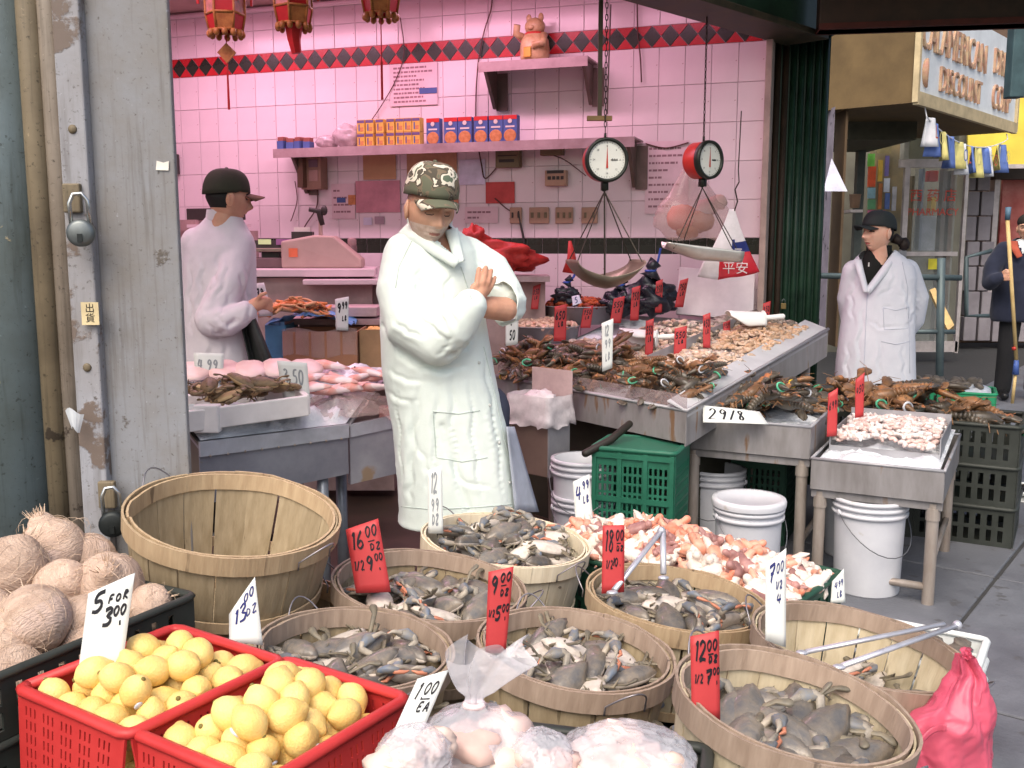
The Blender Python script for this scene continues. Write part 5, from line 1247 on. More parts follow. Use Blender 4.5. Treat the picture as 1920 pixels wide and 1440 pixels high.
# white plastic scoops
M_scoop = mat('white_scoop', (232, 234, 230), rough=0.35, var=0.02)
def hand_scoop(px, py, yaw, tilt, label, sc=1.0):
    p, s_, t_ = bed_hit(px, py); p = p + Vector((0, -0.06, 0.085))
    o = thing('hand_scoop', label, 'scoop', p, (tilt, 0, yaw))
    def P(u, v):
        a_ = (u - 0.5) * math.pi * 1.15; r_ = 0.06 * sc * (1 - 0.18 * v)
        cut = 1.0 - 0.55 * max(0, 0.45 - v) / 0.45
        return Vector((v * 0.20 * sc, math.sin(a_ * cut) * r_, math.cos(a_ * cut) * -r_ + 0.03))
    def P2(u, v):
        q = P(u, v); return Vector((q.x, q.y, -q.z + 0.04))
    MB().sheet(P2, 18, 12).obj('blade', M_scoop, o, smooth=True, solid=0.004)
    MB().ell((0.20 * sc, 0, 0.02), (0.008, 0.048 * sc, 0.05 * sc), 16, 8).obj('back_plate', M_scoop, o, smooth=True)
    MB().rod([(0.205 * sc, 0, 0.03), (0.31 * sc, 0, 0.036)], [0.013 * sc, 0.015 * sc], 12).obj('handle', M_scoop, o, smooth=True)
hand_scoop(1358, 636, R(12), R(6), 'white plastic scoop lying on the tan shrimp')
hand_scoop(1158, 668, R(-18), R(-32), 'white plastic scoop standing in the lobsters at the counter front', 0.95)
# cards on the counter
reds = [((995, 532), (1009, 580)), ((1038, 570), (1061, 640)), ((1088, 572), (1107, 615)), ((1143, 555), (1164, 606)), ((1181, 535), (1197, 601)), ((1228, 523), (1241, 586)),
        ((1265, 521), (1281, 576)), ((1209, 597), (1224, 669)), ((1263, 611), (1286, 666)), ((1318, 586), (1332, 652)), ((1356, 600), (1369, 624)), ((1392, 585), (1404, 614)), ((1427, 564), (1441, 613))]
where = ['standing in the crawfish pan, leftmost of the counter', 'standing before the pan of orange prawns, widest of the row', 'standing at the right rim of the prawn pan', 'standing between the prawn pan and the small black sack',
         'standing below the small black sack', 'standing before the large black sack', 'leaning at the left end of the white foam board', 'standing behind the white scoop in the lobsters', 'bent red card in the middle of the grey shrimp',
         'standing on the steel divider by the tan shrimp', 'standing low behind the white scoop on the shrimp', 'standing at the right end of the foam board, low', 'standing tallest nearest the green pilaster']
for k, ((x0, y0), (x1, y1)) in enumerate(reds):
    p, s_, t_ = bed_hit((x0 + x1) / 2, y1 - 4); sk = (5, 2, 6, 8, 4, 2, 10, 2, 2, 0, 0, 1, 4)[k]
    price_card([(x0 + sk, y0 + 5), (x1 + sk, y0), (x1, y1), (x0, y1)], min(p.y, 5.6) - 0.13, M_card_r, 'red price card ' + where[k] if not where[k].startswith('bent') else where[k], [('%d50' % rnd.randint(2, 8), .08, .62, .28, .2, .06), ('LB', .3, .42, .25, .12, .05)], lean=0.015)
price_card([(948, 577), (973, 570), (971, 646), (948, 649)], 4.95, M_card_w, 'white price card beside the man\'s elbow on the counter', [('7', .3, .5, .4, .3, .07), ('50', .3, .15, .25, .22, .06)])
price_card([(1128, 606), (1150, 597), (1148, 690), (1129, 697)], 4.45, M_card_w, 'tall white price card standing in the lobsters by the scoop', [('12', .2, .7, .3, .2, .06), ('99', .25, .45, .3, .16, .05), ('LB', .3, .2, .25, .14, .05)], ink=M_marker_f)
price_card([(1369, 686), (1388, 682), (1386, 726), (1365, 723)], 4.80, M_card_w, 'small white price card at the right corner of the sloping counter', [('9', .25, .45, .45, .35, .09)], ink=M_marker_b)
vc = price_card([(1072, 556), (1086, 553), (1091, 568), (1074, 574)], 5.2, M_papl, 'small lilac ticket lying on the crawfish', [('5', .3, .2, .4, .6, .1)], ink=M_marker_b)
# box with liner hanging on the counter front
hbx = thing('hanging_box', 'tall steel box lined with clear plastic bags on the counter front', 'box', at(1012, 884, 4.45), (0, 0, R(-42)))
bh = 0.30
MB().box((0, 0, bh / 2), (0.22, 0.15, bh)).obj('carton', mat('brown_carton', (122, 102, 92), (104, 86, 78), rough=0.7, scale=5), hbx, bevel=0.004)
MB().box((0.1125, 0.0, bh / 2), (0.004, 0.152, bh)).obj('steel_end', M_steel, hbx)
MB().box((0, 0.085, bh + 0.05), (0.24, 0.004, 0.24)).obj('back_plate', mat('pinkish_zinc', (190, 168, 166), rough=0.45), hbx)
def lin_(u, v):
    a_ = u * 2 * math.pi; x = 0.125 * max(-1, min(1, 1.35 * math.cos(a_))); y = 0.09 * max(-1, min(1, 1.35 * math.sin(a_)))
    p = Vector((x * (1 + 0.06 * v), y * (1 + .1 * v), bh + 0.065 - v * 0.14)); return p + wob(p, 0.016, 22) * (0.4 + v)
MB().sheet(lin_, 40, 10).obj('liner', mat('liner_film', (230, 222, 224), rough=0.3, alpha=0.8, scale=12), hbx, smooth=True)
lumpy((0.10, 0.065, 0.05), 0.35, 4, 2, 24, 14).obj('bag_wad', mat('liner_film', (230, 222, 224)), hbx, smooth=True, loc=(0, 0, bh - 0.02))
MB().tube([(0.0, 0.07, 0.02), (0.0, 0.09, -0.1), (0, 0.1, -hbx.location.z)], 0.018, 10).obj('stand', M_pipe, hbx)

# ---- left table: sloping ice bed with fish
LA, LB_, LC, LD = Vector((-1.10, 3.40, 0.75)), Vector((-0.635, 3.75, 0.75)), Vector((-0.53, 4.36, 0.90)), Vector((-1.60, 4.15, 0.93))
lt_ = thing('fish_table', 'grey steel fish table full of ice on pipe legs behind the gate post', 'table', (-1.0, 3.8, 0)); lo_ = lt_.location.copy()
lbed = bilinear(LA, LB_, LC, LD)
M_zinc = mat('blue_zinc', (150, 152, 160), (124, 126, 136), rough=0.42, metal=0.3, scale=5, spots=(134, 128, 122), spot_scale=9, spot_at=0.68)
def lpoly(pts, th, nm, m, n=None, par=lt_): return MB().poly([p - lo_ for p in pts], th, n=n).obj(nm, m, par)
nf = Vector(((LB_ - LA).y, -(LB_ - LA).x, 0)).normalized()
d2 = Vector((0, 0, -0.19)); d3 = Vector((0, 0, -0.045))
lpoly([LA + d2 + Vector((0, 0, -0.03)), LB_ + d2, LB_, LA], 0.006, 'front_skirt', M_zinc, nf)
lpoly([LA + d3 + nf * 0.012, LB_ + d3 + nf * 0.012, LB_ + nf * 0.012 + Vector((0, 0, .008)), LA + nf * 0.012 + Vector((0, 0, .008))], 0.012, 'front_rim', mat('pale_zinc', (178, 182, 190), rough=0.4, metal=0.3), nf)
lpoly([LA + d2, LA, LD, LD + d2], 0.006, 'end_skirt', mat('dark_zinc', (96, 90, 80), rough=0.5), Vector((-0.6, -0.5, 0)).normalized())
lpoly([LA + Vector((0, 0, -.01)), LB_ + Vector((0, 0, -.01)), LC, LD], 0.01, 'bed', M_steel)
rv = MB()
for k in range(9):
    p = LA + (LB_ - LA) * (0.06 + 0.11 * k) + d3 + nf * 0.014 - lo_; rv.ell(p, (0.005, 0.005, 0.005), 6, 4)
rv.obj('rivets', M_pipe, lt_)
p = at(655, 796, 3.78); q = at(742, 785, 3.88); nq = Vector(((q - p).y, -(q - p).x, 0)).normalized()
pe = Vector((p.x, p.y, 0.745)); qe = Vector((q.x, q.y, 0.765))
lpoly([pe + Vector((0, 0, -0.235)), qe + Vector((0, 0, -0.235)), qe, pe], 0.03, 'end_panel', mat('worn_zinc', (168, 170, 176), (140, 142, 150), rough=0.45, metal=0.25, scale=5, spots=(160, 140, 116), spot_scale=5, spot_at=0.62), nq)
lpoly([pe + Vector((0, 0, -0.045)) + nq * .01, qe + Vector((0, 0, -0.045)) + nq * .01, qe + nq * .01 + Vector((0, 0, .004)), pe + nq * .01 + Vector((0, 0, .004))], 0.01, 'end_rim', mat('pale_zinc', (178, 182, 190)), nq)
for (px, Y) in ((606, 3.72), (641, 3.95), (430, 3.6), (480, 4.2)):
    x = at(px, 950, Y).x; MB().tube([(x - lo_.x, Y - lo_.y, 0), (x - lo_.x, Y - lo_.y, 0.60)], 0.023, 12).obj('leg', mat('blue_pipe', (140, 148, 156), rough=0.4, metal=0.4), lt_, smooth=True)
ice_sheet(lambda u, v: lbed(0.02 + 0.96 * u, 0.02 + 0.96 * v), 0.05, 'crushed ice heaped on the fish table', 17, 40, 40, 0.005)
# foam tray of crabs on it
ft = thing('foam_tray', 'white foam tray of brown crabs on the ice by the gate post', 'tray', at(447, 780, 3.62) , (R(2), R(-4), R(24)))
fo_ = ft.location.copy()
tm = MB(); L_, W_, H_ = 0.46, 0.30, 0.075
for (cx, cy, sx, sy) in ((0, -W_ / 2, L_, 0.022), (0, W_ / 2, L_, 0.022), (-L_ / 2, 0, 0.022, W_ - .022), (L_ / 2, 0, 0.022, W_ - .022)): tm.box((cx, cy, H_ / 2), (sx, sy, H_))
tm.box((0, 0, 0.008), (L_, W_, 0.016)); tm.obj('tray', mat('white_foam', (226, 222, 220)), ft, bevel=0.004)
M_brc = mat('brown_crab', (150, 124, 92), (96, 84, 64), rough=0.45, scale=26, rand=0.25, bump=0.2, bscale=120); 
bcr_c = crab_carapace().mesh('carapace', [M_brc, mat('brown_crab_belly', (206, 176, 130), rough=0.5, rand=.15)], True)
def brown_crab(loc, rot, sc):
    o = thing('brown_crab', 'brown crab heaped in the white foam tray', 'crab', loc, rot, 'brown crabs in the foam tray'); o.scale = (sc, sc, sc)
    link('carapace', bcr_c, o)
    for sx in (-1, 1):
        link('claw', crab_me['bk%d' % sx], o)
        for k in range(4): link('leg', crab_me['bl%d%d' % (sx, k)], o)
for sx in (-1, 1):
    crab_me['bk%d' % sx] = crab_claw(sx).mesh('claw', [M_brc, M_brc, M_brc], True)
    for k in range(4): crab_me['bl%d%d' % (sx, k)] = crab_leg(sx, k).mesh('leg', [M_brc], True)
for k in range(15):
    l = Euler((0, 0, R(24))).to_matrix() @ Vector((rnd.uniform(-.17, .17), rnd.uniform(-.09, .1), 0.085 + rnd.uniform(0, 0.05)))
    brown_crab(fo_ + l, (rnd.choice((rnd.uniform(-.5, .5), math.pi + rnd.uniform(-.4, .4))), rnd.uniform(-.5, .5), rnd.uniform(0, 6.28)), rnd.uniform(0.7, 0.95))
# pink fish fillets and red snappers on the ice
M_snap = mat('snapper_red', (224, 156, 142), (216, 190, 186), rough=0.35, scale=16, rand=0.12, spots=(232, 214, 212), spot_scale=10, spot_at=0.58)
fm = MB(); fm.tube([(0, 0, 0), (0.03, 0, 0), (0.09, 0, 0.004), (0.16, 0, 0.003), (0.205, 0, 0.0)], [0.006, 0.022, 0.036, 0.022, 0.008], 12, 0, True, 0.55)
fm.add([(0.2, 0, 0), (0.245, 0.03, 0), (0.235, 0, 0.0), (0.245, -0.03, 0)], [(0, 1, 2), (0, 2, 3)]); fm.ell((0.03, -0.016, 0.008), (0.005, 0.003, 0.005), 8, 5, 1)
fish_me = fm.mesh('body', [M_snap, M_ink], True)
fin_me = MB().add([(0.05, 0.025, 0.004), (0.10, 0.052, 0.006), (0.15, 0.03, 0.004), (0.15, 0.015, 0.0), (0.06, 0.012, 0.0)], [(0, 1, 2, 3, 4)]).mesh('fin', M_snap)
for k in range(12):
    s_, t_ = 0.55 + 0.42 * rnd.random(), 0.25 + 0.65 * rnd.random()
    o = thing('red_fish', 'red snapper lying on ice at the right of the fish table', 'fish', lbed(s_, t_) + Vector((0, 0, 0.055 + 0.03 * rnd.random())), (rnd.uniform(-.4, .4), rnd.uniform(-.2, .2), rnd.uniform(-.7, .9)), 'red fish on the fish table')
    o.scale = (0.95,) * 3; link('body', fish_me, o); link('fin', fin_me, o)
fil = MB()
for k in range(5): fil.ell((0.11 * (k - 2), 0.015 * (k % 2), 0.02), (0.075, 0.10, 0.024), 18, 9, fn=lambda p: 1 + 0.14 * noise.noise(p * 3))
fo2 = fil.obj('fish_fillets', mat('pink_fillet', (228, 206, 200), (222, 186, 180), rough=0.35, scale=9), smooth=True); fo2.location = at(470, 702, 4.02); fo2.rotation_euler = (R(14), 0, R(12)); stuff(fo2, 'row of pale pink fish fillets behind the foam tray', 'fillets')
# plastic bag over the ice
cb = MB().sheet(lambda u, v: Vector(((u - .5) * 0.34, (v - .5) * 0.22, 0.05 * math.sin(math.pi * u) * math.sin(math.pi * v))) + wob(Vector((u, v, 0)), 0.03, 7), 26, 20).obj('plastic_cover', M_clear, smooth=True); cb.location = at(650, 762, 3.88); cb.rotation_euler = (R(14), 0, R(25)); tag(cb, 'crumpled clear plastic over the ice beside the man\'s coat', 'plastic sheet')
wrap = MB().box((0, 0, 0), (0.06, 0.05, 0.05)).obj('red_pack', mat('pack_rose', (170, 120, 116), rough=0.5), bevel=0.006); wrap.location = at(725, 772, 3.95) ; tag(wrap, 'small brownish pack on the fish table beside the man\'s coat', 'pack')
price_card([(363, 661), (420, 663), (418, 714), (366, 710)], 3.95, M_card_w, 'white price card behind the foam tray, leftmost on the fish table', [('4.99', .12, .35, .2, .4, .05)], ink=M_marker_f)
price_card([(519, 676), (576, 680), (582, 756), (532, 752)], 3.72, M_card_w, 'larger white price card at the right of the foam tray', [('3.50', .14, .45, .2, .35, .05)], ink=M_marker_f)
ff = MB().box((0, 0, 0), (0.09, 0.05, 0.10)).obj('foam_block', mat('white_foam', (226, 222, 220)), bevel=0.006); ff.location = at(376, 792, 3.36) + Vector((0, .08, 0)); tag(ff, 'white foam block at the corner of the fish table', 'foam block')

# ---- boxes of goods behind the worker
bt_ = thing('goods_bench', 'low bench under the cardboard boxes behind the fish table', 'bench', (at(600, 700, 4.95).x, 4.95, 0))
MB().box((0.12, 0.15, 0.755), (0.95, 0.5, 0.03)).obj('top', M_steel_d, bt_); 
for (x, y) in ((-.3, -.05), (.55, -.05), (-.3, .35), (.55, .35)): MB().tube([(x, y, 0), (x, y, 0.74)], 0.02, 10).obj('leg', M_pipe, bt_)
M_card = mat('cardboard', (176, 128, 96), (150, 106, 80), rough=0.75, scale=4)
def open_box(px0, px1, py0, py1, Y, dep, m, label, yaw=0.0, name='cardboard_box'):
    a_ = at(px0, py1, Y); b_ = at(px1, py0, Y); w, h = b_.x - a_.x, b_.z - a_.z
    o = thing(name, label, 'box', ((a_.x + b_.x) / 2, Y + dep / 2, max(0.772, a_.z)), (0, 0, yaw))
    h = b_.z - max(0.772, a_.z)
    for nm, c_, s_ in (('front_side', (0, -dep / 2, h / 2), (w, .006, h)), ('back_side', (0, dep / 2, h / 2), (w, .006, h)), ('end_side', (-w / 2, 0, h / 2), (.006, dep - .008, h)), ('end_side', (w / 2, 0, h / 2), (.006, dep - .008, h))):
        MB().box(c_, s_).obj(nm, m, o)
    MB().box((0, 0, h * 0.72), (w - .01, dep - .01, .01)).obj('filling', mat('filling_straw', (196, 160, 110), rough=.8), o)
    return o, w, h
b1, w1, h1 = open_box(533, 668, 622, 705, 4.95, 0.3, M_card, 'long cardboard box wrapped in film behind the fish table')
MB().sheet(lambda u, v: Vector(((u - .5) * w1 * 1.02, -0.156 - 0.004 * math.sin(u * 30), h1 * (0.45 + 0.6 * v) + 0.01 * math.sin(u * 9))), 24, 6).obj('film', mat('wrap_film', (214, 190, 184), rough=0.2, alpha=0.35), b1, smooth=True)
b2, w2, h2 = open_box(676, 722, 618, 702, 4.98, 0.28, mat('cardboard_pale', (170, 136, 100), rough=0.75), 'small cardboard box beside the man\'s coat')
lumpy((0.05, 0.04, 0.03), 0.4, 4, 4).obj('yellow_goods', mat('ginger_yellow', (236, 190, 110), rough=0.6), b2, smooth=True, loc=(-0.01, 0, h2 * 0.75))
b3, w3, h3 = open_box(500, 534, 610, 690, 5.0, 0.3, mat('blue_bin', (84, 140, 176), rough=0.5), 'blue plastic bin of dried fish behind the worker', name='blue_bin')
bl = MB().sheet(lambda u, v: Vector(((u - .5) * 0.42, (v - .5) * 0.3, 0.05 * math.sin(math.pi * u))) + wob(Vector((u, v, 1)), 0.03, 6), 22, 16).obj('blue_sheet', mat('blue_film', (96, 150, 200), rough=0.3, scale=9), smooth=True); bl.location = at(590, 604, 5.1); tag(bl, 'crumpled blue plastic sheet over the bins behind the worker', 'plastic sheet')
df = scatter(lambda a, b: at(560, 600, 5.06) + Vector(((a - .5) * 0.34, (b - .5) * 0.18, 0.03 + 0.03 * math.sin(a * 3))), 60, 0.11, [mat('dried_orange', (222, 140, 80), rough=0.6), mat('dried_tan', (214, 170, 120), rough=0.6)], 'dried_fish', 0.8, 0.3, 0.07, 31); stuff(df, 'orange dried fish on the blue sheet', 'dried fish')
price_card([(474, 532), (495, 530), (512, 592), (486, 594)], 4.97, M_card_w, 'slanted white price card just behind the worker\'s back', [('79', .15, .6, .35, .22, .07), ('LB', .4, .25, .25, .15, .05)])
price_card([(628, 561), (654, 556), (653, 620), (630, 619)], 4.93, M_card_w, 'white price card marked 9.99 standing on the cardboard box', [('9', .15, .55, .35, .28, .08), ('99', .5, .65, .22, .2, .06), ('LB', .5, .3, .2, .14, .05)])
ctn = MB().box((0, 0, 0), (0.36, 0.25, 0.05)).obj('flat_carton', mat('pale_steel_pink', (190, 170, 168), rough=0.5), bevel=0.004); ctn.location = at(650, 582, 5.35); tag(ctn, 'flat grey tray on the shelf edge behind the boxes', 'tray')
cst = MB().box((0, 0, -0.02), (0.6, 0.35, 0.03)).obj('rear_ledge', M_shelf); cst.location = at(650, 592, 5.38); tag(cst, 'grey steel ledge between the boxes and the service counter', 'ledge')
MB().box((0, 0.05, -0.5), (0.5, 0.2, 0.93)).obj('base', M_cside, cst)
# ================================================================ THE FRONT ROW
# ---- split-wood baskets
def wood(name, c, c2, **k): return mat(name, c, c2, rough=0.7, scale=9, stretch=(5, 5, 0.7), bump=0.15, bscale=40, rand=0.10, spots=tuple(int(x * 0.72) for x in c2), spot_scale=5, spot_at=0.66, **k)
M_w_old = wood('basket_wood_weathered', (168, 152, 124), (142, 126, 98))
M_w_mid = wood('basket_wood_tan', (204, 192, 164), (182, 168, 138))
M_w_new = wood('basket_wood_new', (230, 221, 198), (214, 202, 174))
M_hoop_b = wood('hoop_brown', (168, 149, 132), (144, 125, 109)); M_hoop_t = wood('hoop_tan', (186, 164, 132), (164, 140, 110)); M_hoop_n = wood('hoop_new', (228, 217, 192), (210, 196, 168))
M_wirehandle = mat('handle_wire', (150, 146, 150), rough=0.35, metal=0.7)
RT, RB, NS = 1.0, 0.78, 18
def stave_mesh(r, h, m):
    mb = MB(); w = 2 * math.pi * r / NS; n = 4; vs = []
    for j in range(n + 1):
        t = j / n; rr = r * (RB + (RT - RB) * t) ; ww = 2 * math.pi * rr / NS * (0.965)
        bow = 0.006 * math.sin(math.pi * t)
        for off in (0.0, -0.0045):
            for x in (-ww / 2, -ww / 6, ww / 6, ww / 2):
                cur = (abs(x) / rr) ** 2 * rr * 0.5
                vs.append((x, -(rr + bow + off - cur), t * h))
    fs = []
    for j in range(n):
        a, b = j * 8, (j + 1) * 8
        for i in range(3):
            fs.append((a + i, a + i + 1, b + i + 1, b + i)); fs.append((a + 4 + i + 1, a + 4 + i, b + 4 + i, b + 4 + i + 1))
        fs.append((a + 4, a, b, b + 4)); fs.append((a + 3, a + 7, b + 7, b + 3))
    t_ = n * 8
    for i in range(3): fs.append((t_ + i, t_ + i + 1, t_ + 4 + i + 1, t_ + 4 + i))
    mb.add(vs, fs); return mb.mesh('stave', m)
def hoop(r0, r1, z0, z1, th, gap=0.0, seed=0):
    mb = MB(); n = 48; vs = []
    for k in range(n + 1):
        a = 2 * math.pi * k / n; j = 0.0016 * noise.noise(Vector((math.cos(a) * 2, math.sin(a) * 2, seed))); lap = th * 0.9 if k > n - 4 else 0
        for (r, z) in ((r0 + lap, z0), (r0 + th + lap, z0), (r1 + th + lap, z1), (r1 + lap, z1)):
            vs.append(((r + j) * math.cos(a), (r + j) * math.sin(a), z + j * 2))
    fs = []
    for k in range(n):
        for i in range(4): fs.append((k * 4 + i, k * 4 + (i + 1) % 4, k * 4 + 4 + (i + 1) % 4, k * 4 + 4 + i))
    fs += [(3, 2, 1, 0), (n * 4, n * 4 + 1, n * 4 + 2, n * 4 + 3)]
    return mb.add(vs, fs)
def make_basket(cx, cy, zr, r, h, rollx, rolly, woodm, hoopm, label, spin=0.0, mid=True):
    """rim centre at (cx,cy,zr)"""
    base = Vector((cx, cy, zr)) - Euler((rollx, rolly, 0)).to_matrix() @ Vector((0, 0, h))
    o = thing('wooden_basket', label, 'basket', base, (rollx, rolly, 0), 'round split-wood baskets')
    me = stave_mesh(r, h, woodm)
    for k in range(NS):
        s_ = link('stave', me, o, rot=(0, 0, spin + 2 * math.pi * k / NS + rnd.uniform(-.015, .015)), loc=(0, 0, rnd.uniform(-0.004, 0.002)))
    MB().lathe([(0, 0.012), (r * RB - 0.004, 0.012), (r * RB - 0.004, 0.0), (0, 0.0)], 24).obj('base', woodm, o)
    hh = 0.042
    hoop(r - 0.0 + 0.001, r + 0.003, h - hh, h + 0.006, 0.006, seed=cx).obj('rim_hoop', hoopm, o, rot=(0, 0, spin + 1.2))
    hoop(r - 0.016, r - 0.0125, h - hh * 0.95, h + 0.004, 0.0055, seed=cy).obj('inner_hoop', hoopm, o, rot=(0, 0, spin + 3.0))
    k = 0.40; rk = r * (RB + (RT - RB) * k)
    if mid: hoop(rk + 0.008, rk + 0.010, h * k - 0.014, h * k + 0.014, 0.005, seed=1).obj('middle_hoop', hoopm, o, rot=(0, 0, spin + 4.4))
    hoop(r * RB + 0.002, r * RB + 0.005, 0.0, 0.026, 0.005, seed=2).obj('bottom_hoop', hoopm, o)
    for a0 in (spin - 1.15, spin - 1.15 + math.pi):
        P = []
        for q in range(11):
            t = q / 10; a = a0 + (t - 0.5) * 0.42; rr = r + 0.014 + 0.035 * math.sin(math.pi * t)
            P.append((rr * math.cos(a), rr * math.sin(a), h - 0.02 + 0.045 * math.sin(math.pi * t)))
        MB().tube([(P[0][0], P[0][1], h - 0.04)] + P + [(P[-1][0], P[-1][1], h - 0.04)], 0.0022, 6).obj('wire_handle', M_wirehandle, o, smooth=True)
    return o
def crabs_in(cx, cy, zr, r, rollx, rolly, n, depth, label, group, seed, belly=0.3, sc=(0.95, 1.2)):
    g = random.Random(seed); E = Euler((rollx, rolly, 0)).to_matrix()
    for k in range(n):
        if k < n * 0.5: a = 2.4 * k; q = r * 0.80 * math.sqrt((k + 0.6) / (n * 0.5)); dz = -depth
        else: a = 2.4 * k + 1; q = r * 0.70 * math.sqrt((k - n * 0.5 + 0.3) / (n * 0.5)); dz = -depth + 0.038
        s_c = g.uniform(*sc); q = min(q, r * 0.93 - 0.078 * s_c)
        p = Vector((cx, cy, zr)) + E @ Vector((q * math.cos(a), q * math.sin(a), dz + g.uniform(-0.01, 0.016)))
        flip = math.pi if g.random() < belly else 0
        tilt = g.uniform(-.35, .35) if g.random() < .8 else g.uniform(-.9, .9)
        make_crab(p, (flip + tilt, g.uniform(-.45, .45), g.uniform(0, 6.28)), s_c, label, group)
M_bed = mat('wet_crab_dark', (58, 54, 46), rough=0.5, scale=20, bump=0.6, bscale=50)
def basket_px(px, py, Y, wpx, h, rx, ry, wm, hm, label, spin=0.0, crabs=None, csc=(0.85, 1.05), **k):
    p = at(px, py, Y); r = wpx * (p - CAM).length / 1.0 / FPX / 2 * 0.985
    t = Y / ray(px, py).y; r = wpx / FPX * t / 2 - 0.006
    o = make_basket(p.x, p.y, p.z, r, h, rx, ry, wm, hm, label, spin, **k)
    if crabs:
        n, depth, lab, belly, seed = crabs
        crabs_in(p.x, p.y, p.z, r, rx, ry, n, depth, lab, lab.replace('blue crab ', 'crabs '), seed, belly, csc)
    return p, r
P12, r12 = basket_px(1490, 1318, 1.77, 446, 0.36, R(2), R(9), M_w_mid, M_hoop_b, 'split-wood basket of large live crabs marked 12.00, nearest the camera', 0.2, (30, 0.115, 'blue crab in the crab basket nearest the camera', 0.12, 41), csc=(1.0, 1.2))
P7, r7 = basket_px(1612, 1210, 2.28, 396, 0.29, R(1), R(8), M_w_mid, M_hoop_b, 'nearly empty split-wood basket with tongs lying across it', 0.5, (11, 0.165, 'blue crab at the bottom of the tongs basket', 0.2, 42))
P9, r9 = basket_px(1080, 1216, 2.22, 372, 0.30, R(1), R(7), M_w_old, M_hoop_b, 'split-wood basket of crabs marked 9.00 in the middle of the front', 0.0, (28, 0.085, 'blue crab in the middle front basket', 0.4, 43))
P18, r18 = basket_px(1268, 1120, 2.62, 338, 0.27, R(1), R(6), M_w_mid, M_hoop_t, 'split-wood basket of crabs marked 18.00 before the claw bin', 0.8, (28, 0.075, 'blue crab in the basket before the claw bin', 0.22, 44))
P16, r16 = basket_px(806, 1096, 2.56, 364, 0.33, R(1), R(7), M_w_old, M_hoop_b, 'split-wood basket of crabs marked 16.00 left of centre', 1.1, (28, 0.085, 'blue crab in the basket right of the empty one', 0.3, 45))
P6, r6 = basket_px(948, 1012, 3.06, 316, 0.31, R(1), R(6), M_w_new, M_hoop_n, 'pale new split-wood basket of crabs below the man\'s coat', 0.4, (30, 0.05, 'blue crab in the pale new basket', 0.45, 46))
P13, r13 = basket_px(668, 1214, 2.10, 368, 0.35, R(1), R(6), M_w_old, M_hoop_b, 'split-wood basket of crabs marked 13.00 beside the red lemon baskets', 0.3, (28, 0.085, 'blue crab in the basket beside the lemons', 0.15, 47))
P0, r0 = basket_px(440, 962, 2.46, 392, 0.32, R(7), R(9), M_w_old, M_hoop_t, 'empty weathered split-wood basket standing tilted before the gate post', 0.65)
make_basket(P0.x + 0.02, P0.y, 0.505, r0 * 0.97, 0.30, 0, 0, M_w_old, M_hoop_t, 'lower wooden basket that the empty basket is stacked in')
# crates the baskets stand on
M_blk = mat('black_plastic', (54, 58, 54), (42, 46, 42), rough=0.5, scale=9)
def crate(name, label, cx, cy, z0, w, d, h, yaw, m, cols=8, rows=3, rim=0.012, parent_rot=(0, 0), gap=0.45, floor=True, group=None, flare=0.0, skip=None, zgap=.25):
    o = thing(name, label, 'crate', (cx, cy, z0), (parent_rot[0], parent_rot[1], yaw), group)
    for (nm, x, y, rz, ww, ax) in (('long_side', 0, -d / 2, 0, w, (1, 0)), ('long_side', 0, d / 2, math.pi, w, (1, 0)), ('short_side', -w / 2, 0, -math.pi / 2, d, (0, 1)), ('short_side', w / 2, 0, math.pi / 2, d, (0, 1))):
        c_ = cols if ax[0] else max(2, int(cols * d / w))
        pm = slotted(ww - 0.008, h - 0.004, c_, rows, 0.06, 0.10, gap, zgap, skip)
        if flare:
            for v in pm.v: v.y -= flare * (v.z / h - 1) * -1 * 1.0 if False else flare * (v.z / h - 1) * -1
            for v in pm.v: v.x *= 1 - 2 * flare * (1 - v.z / h) / ww
        pm.obj(nm, m, o, loc=(x, y, 0), rot=(0, 0, rz), solid=0.005)
    rm = MB()
    c4 = [(-w / 2, -d / 2), (w / 2, -d / 2), (w / 2, d / 2), (-w / 2, d / 2)]; k = 0.018
    pts = []
    for i, (x, y) in enumerate(c4):
        sx, sy = (1 if x > 0 else -1), (1 if y > 0 else -1)
        A = (x - sx * k, y, h); B = (x - sx * k * .3, y - sy * k * .3, h); C_ = (x, y - sy * k, h)
        pts += [A, B, C_] if i in (1, 3) else [C_, B, A]
    pts.append(pts[0]); rm.tube(pts, rim, 8, flat=0.8); rm.obj('rim', m, o, smooth=True)
    if floor: MB().box((0, 0, 0.012), (w - 0.03 - 2 * flare, d - 0.03 - 2 * flare, 0.006)).obj('floor', m, o)
    return o
for (p, r_, h, lab) in ((P12, r12, .36, 'black crate under the basket marked 12.00'), (P7, r7, .29, 'black crate under the tongs basket'), (P9, r9, .30, 'black crate under the basket marked 9.00'), (P18, r18, .27, 'black crate under the basket marked 18.00'),
                    (P16, r16, .33, 'black crate under the basket marked 16.00'), (P6, r6, .31, 'black crate under the pale new basket'), (P13, r13, .35, 'black crate under the basket marked 13.00'), (P0, r0, .573, 'black crate under the stacked empty baskets')):
    hz = p.z - h - 0.03; hz = max(0.1, hz)
    if lab.endswith('empty baskets'): hz = 0.205
    crate('support_crate', lab, p.x, p.y, 0.0, 0.31, 0.31, hz - 0.01, R(-30), M_blk, 5, 2, group='black crates under the baskets')

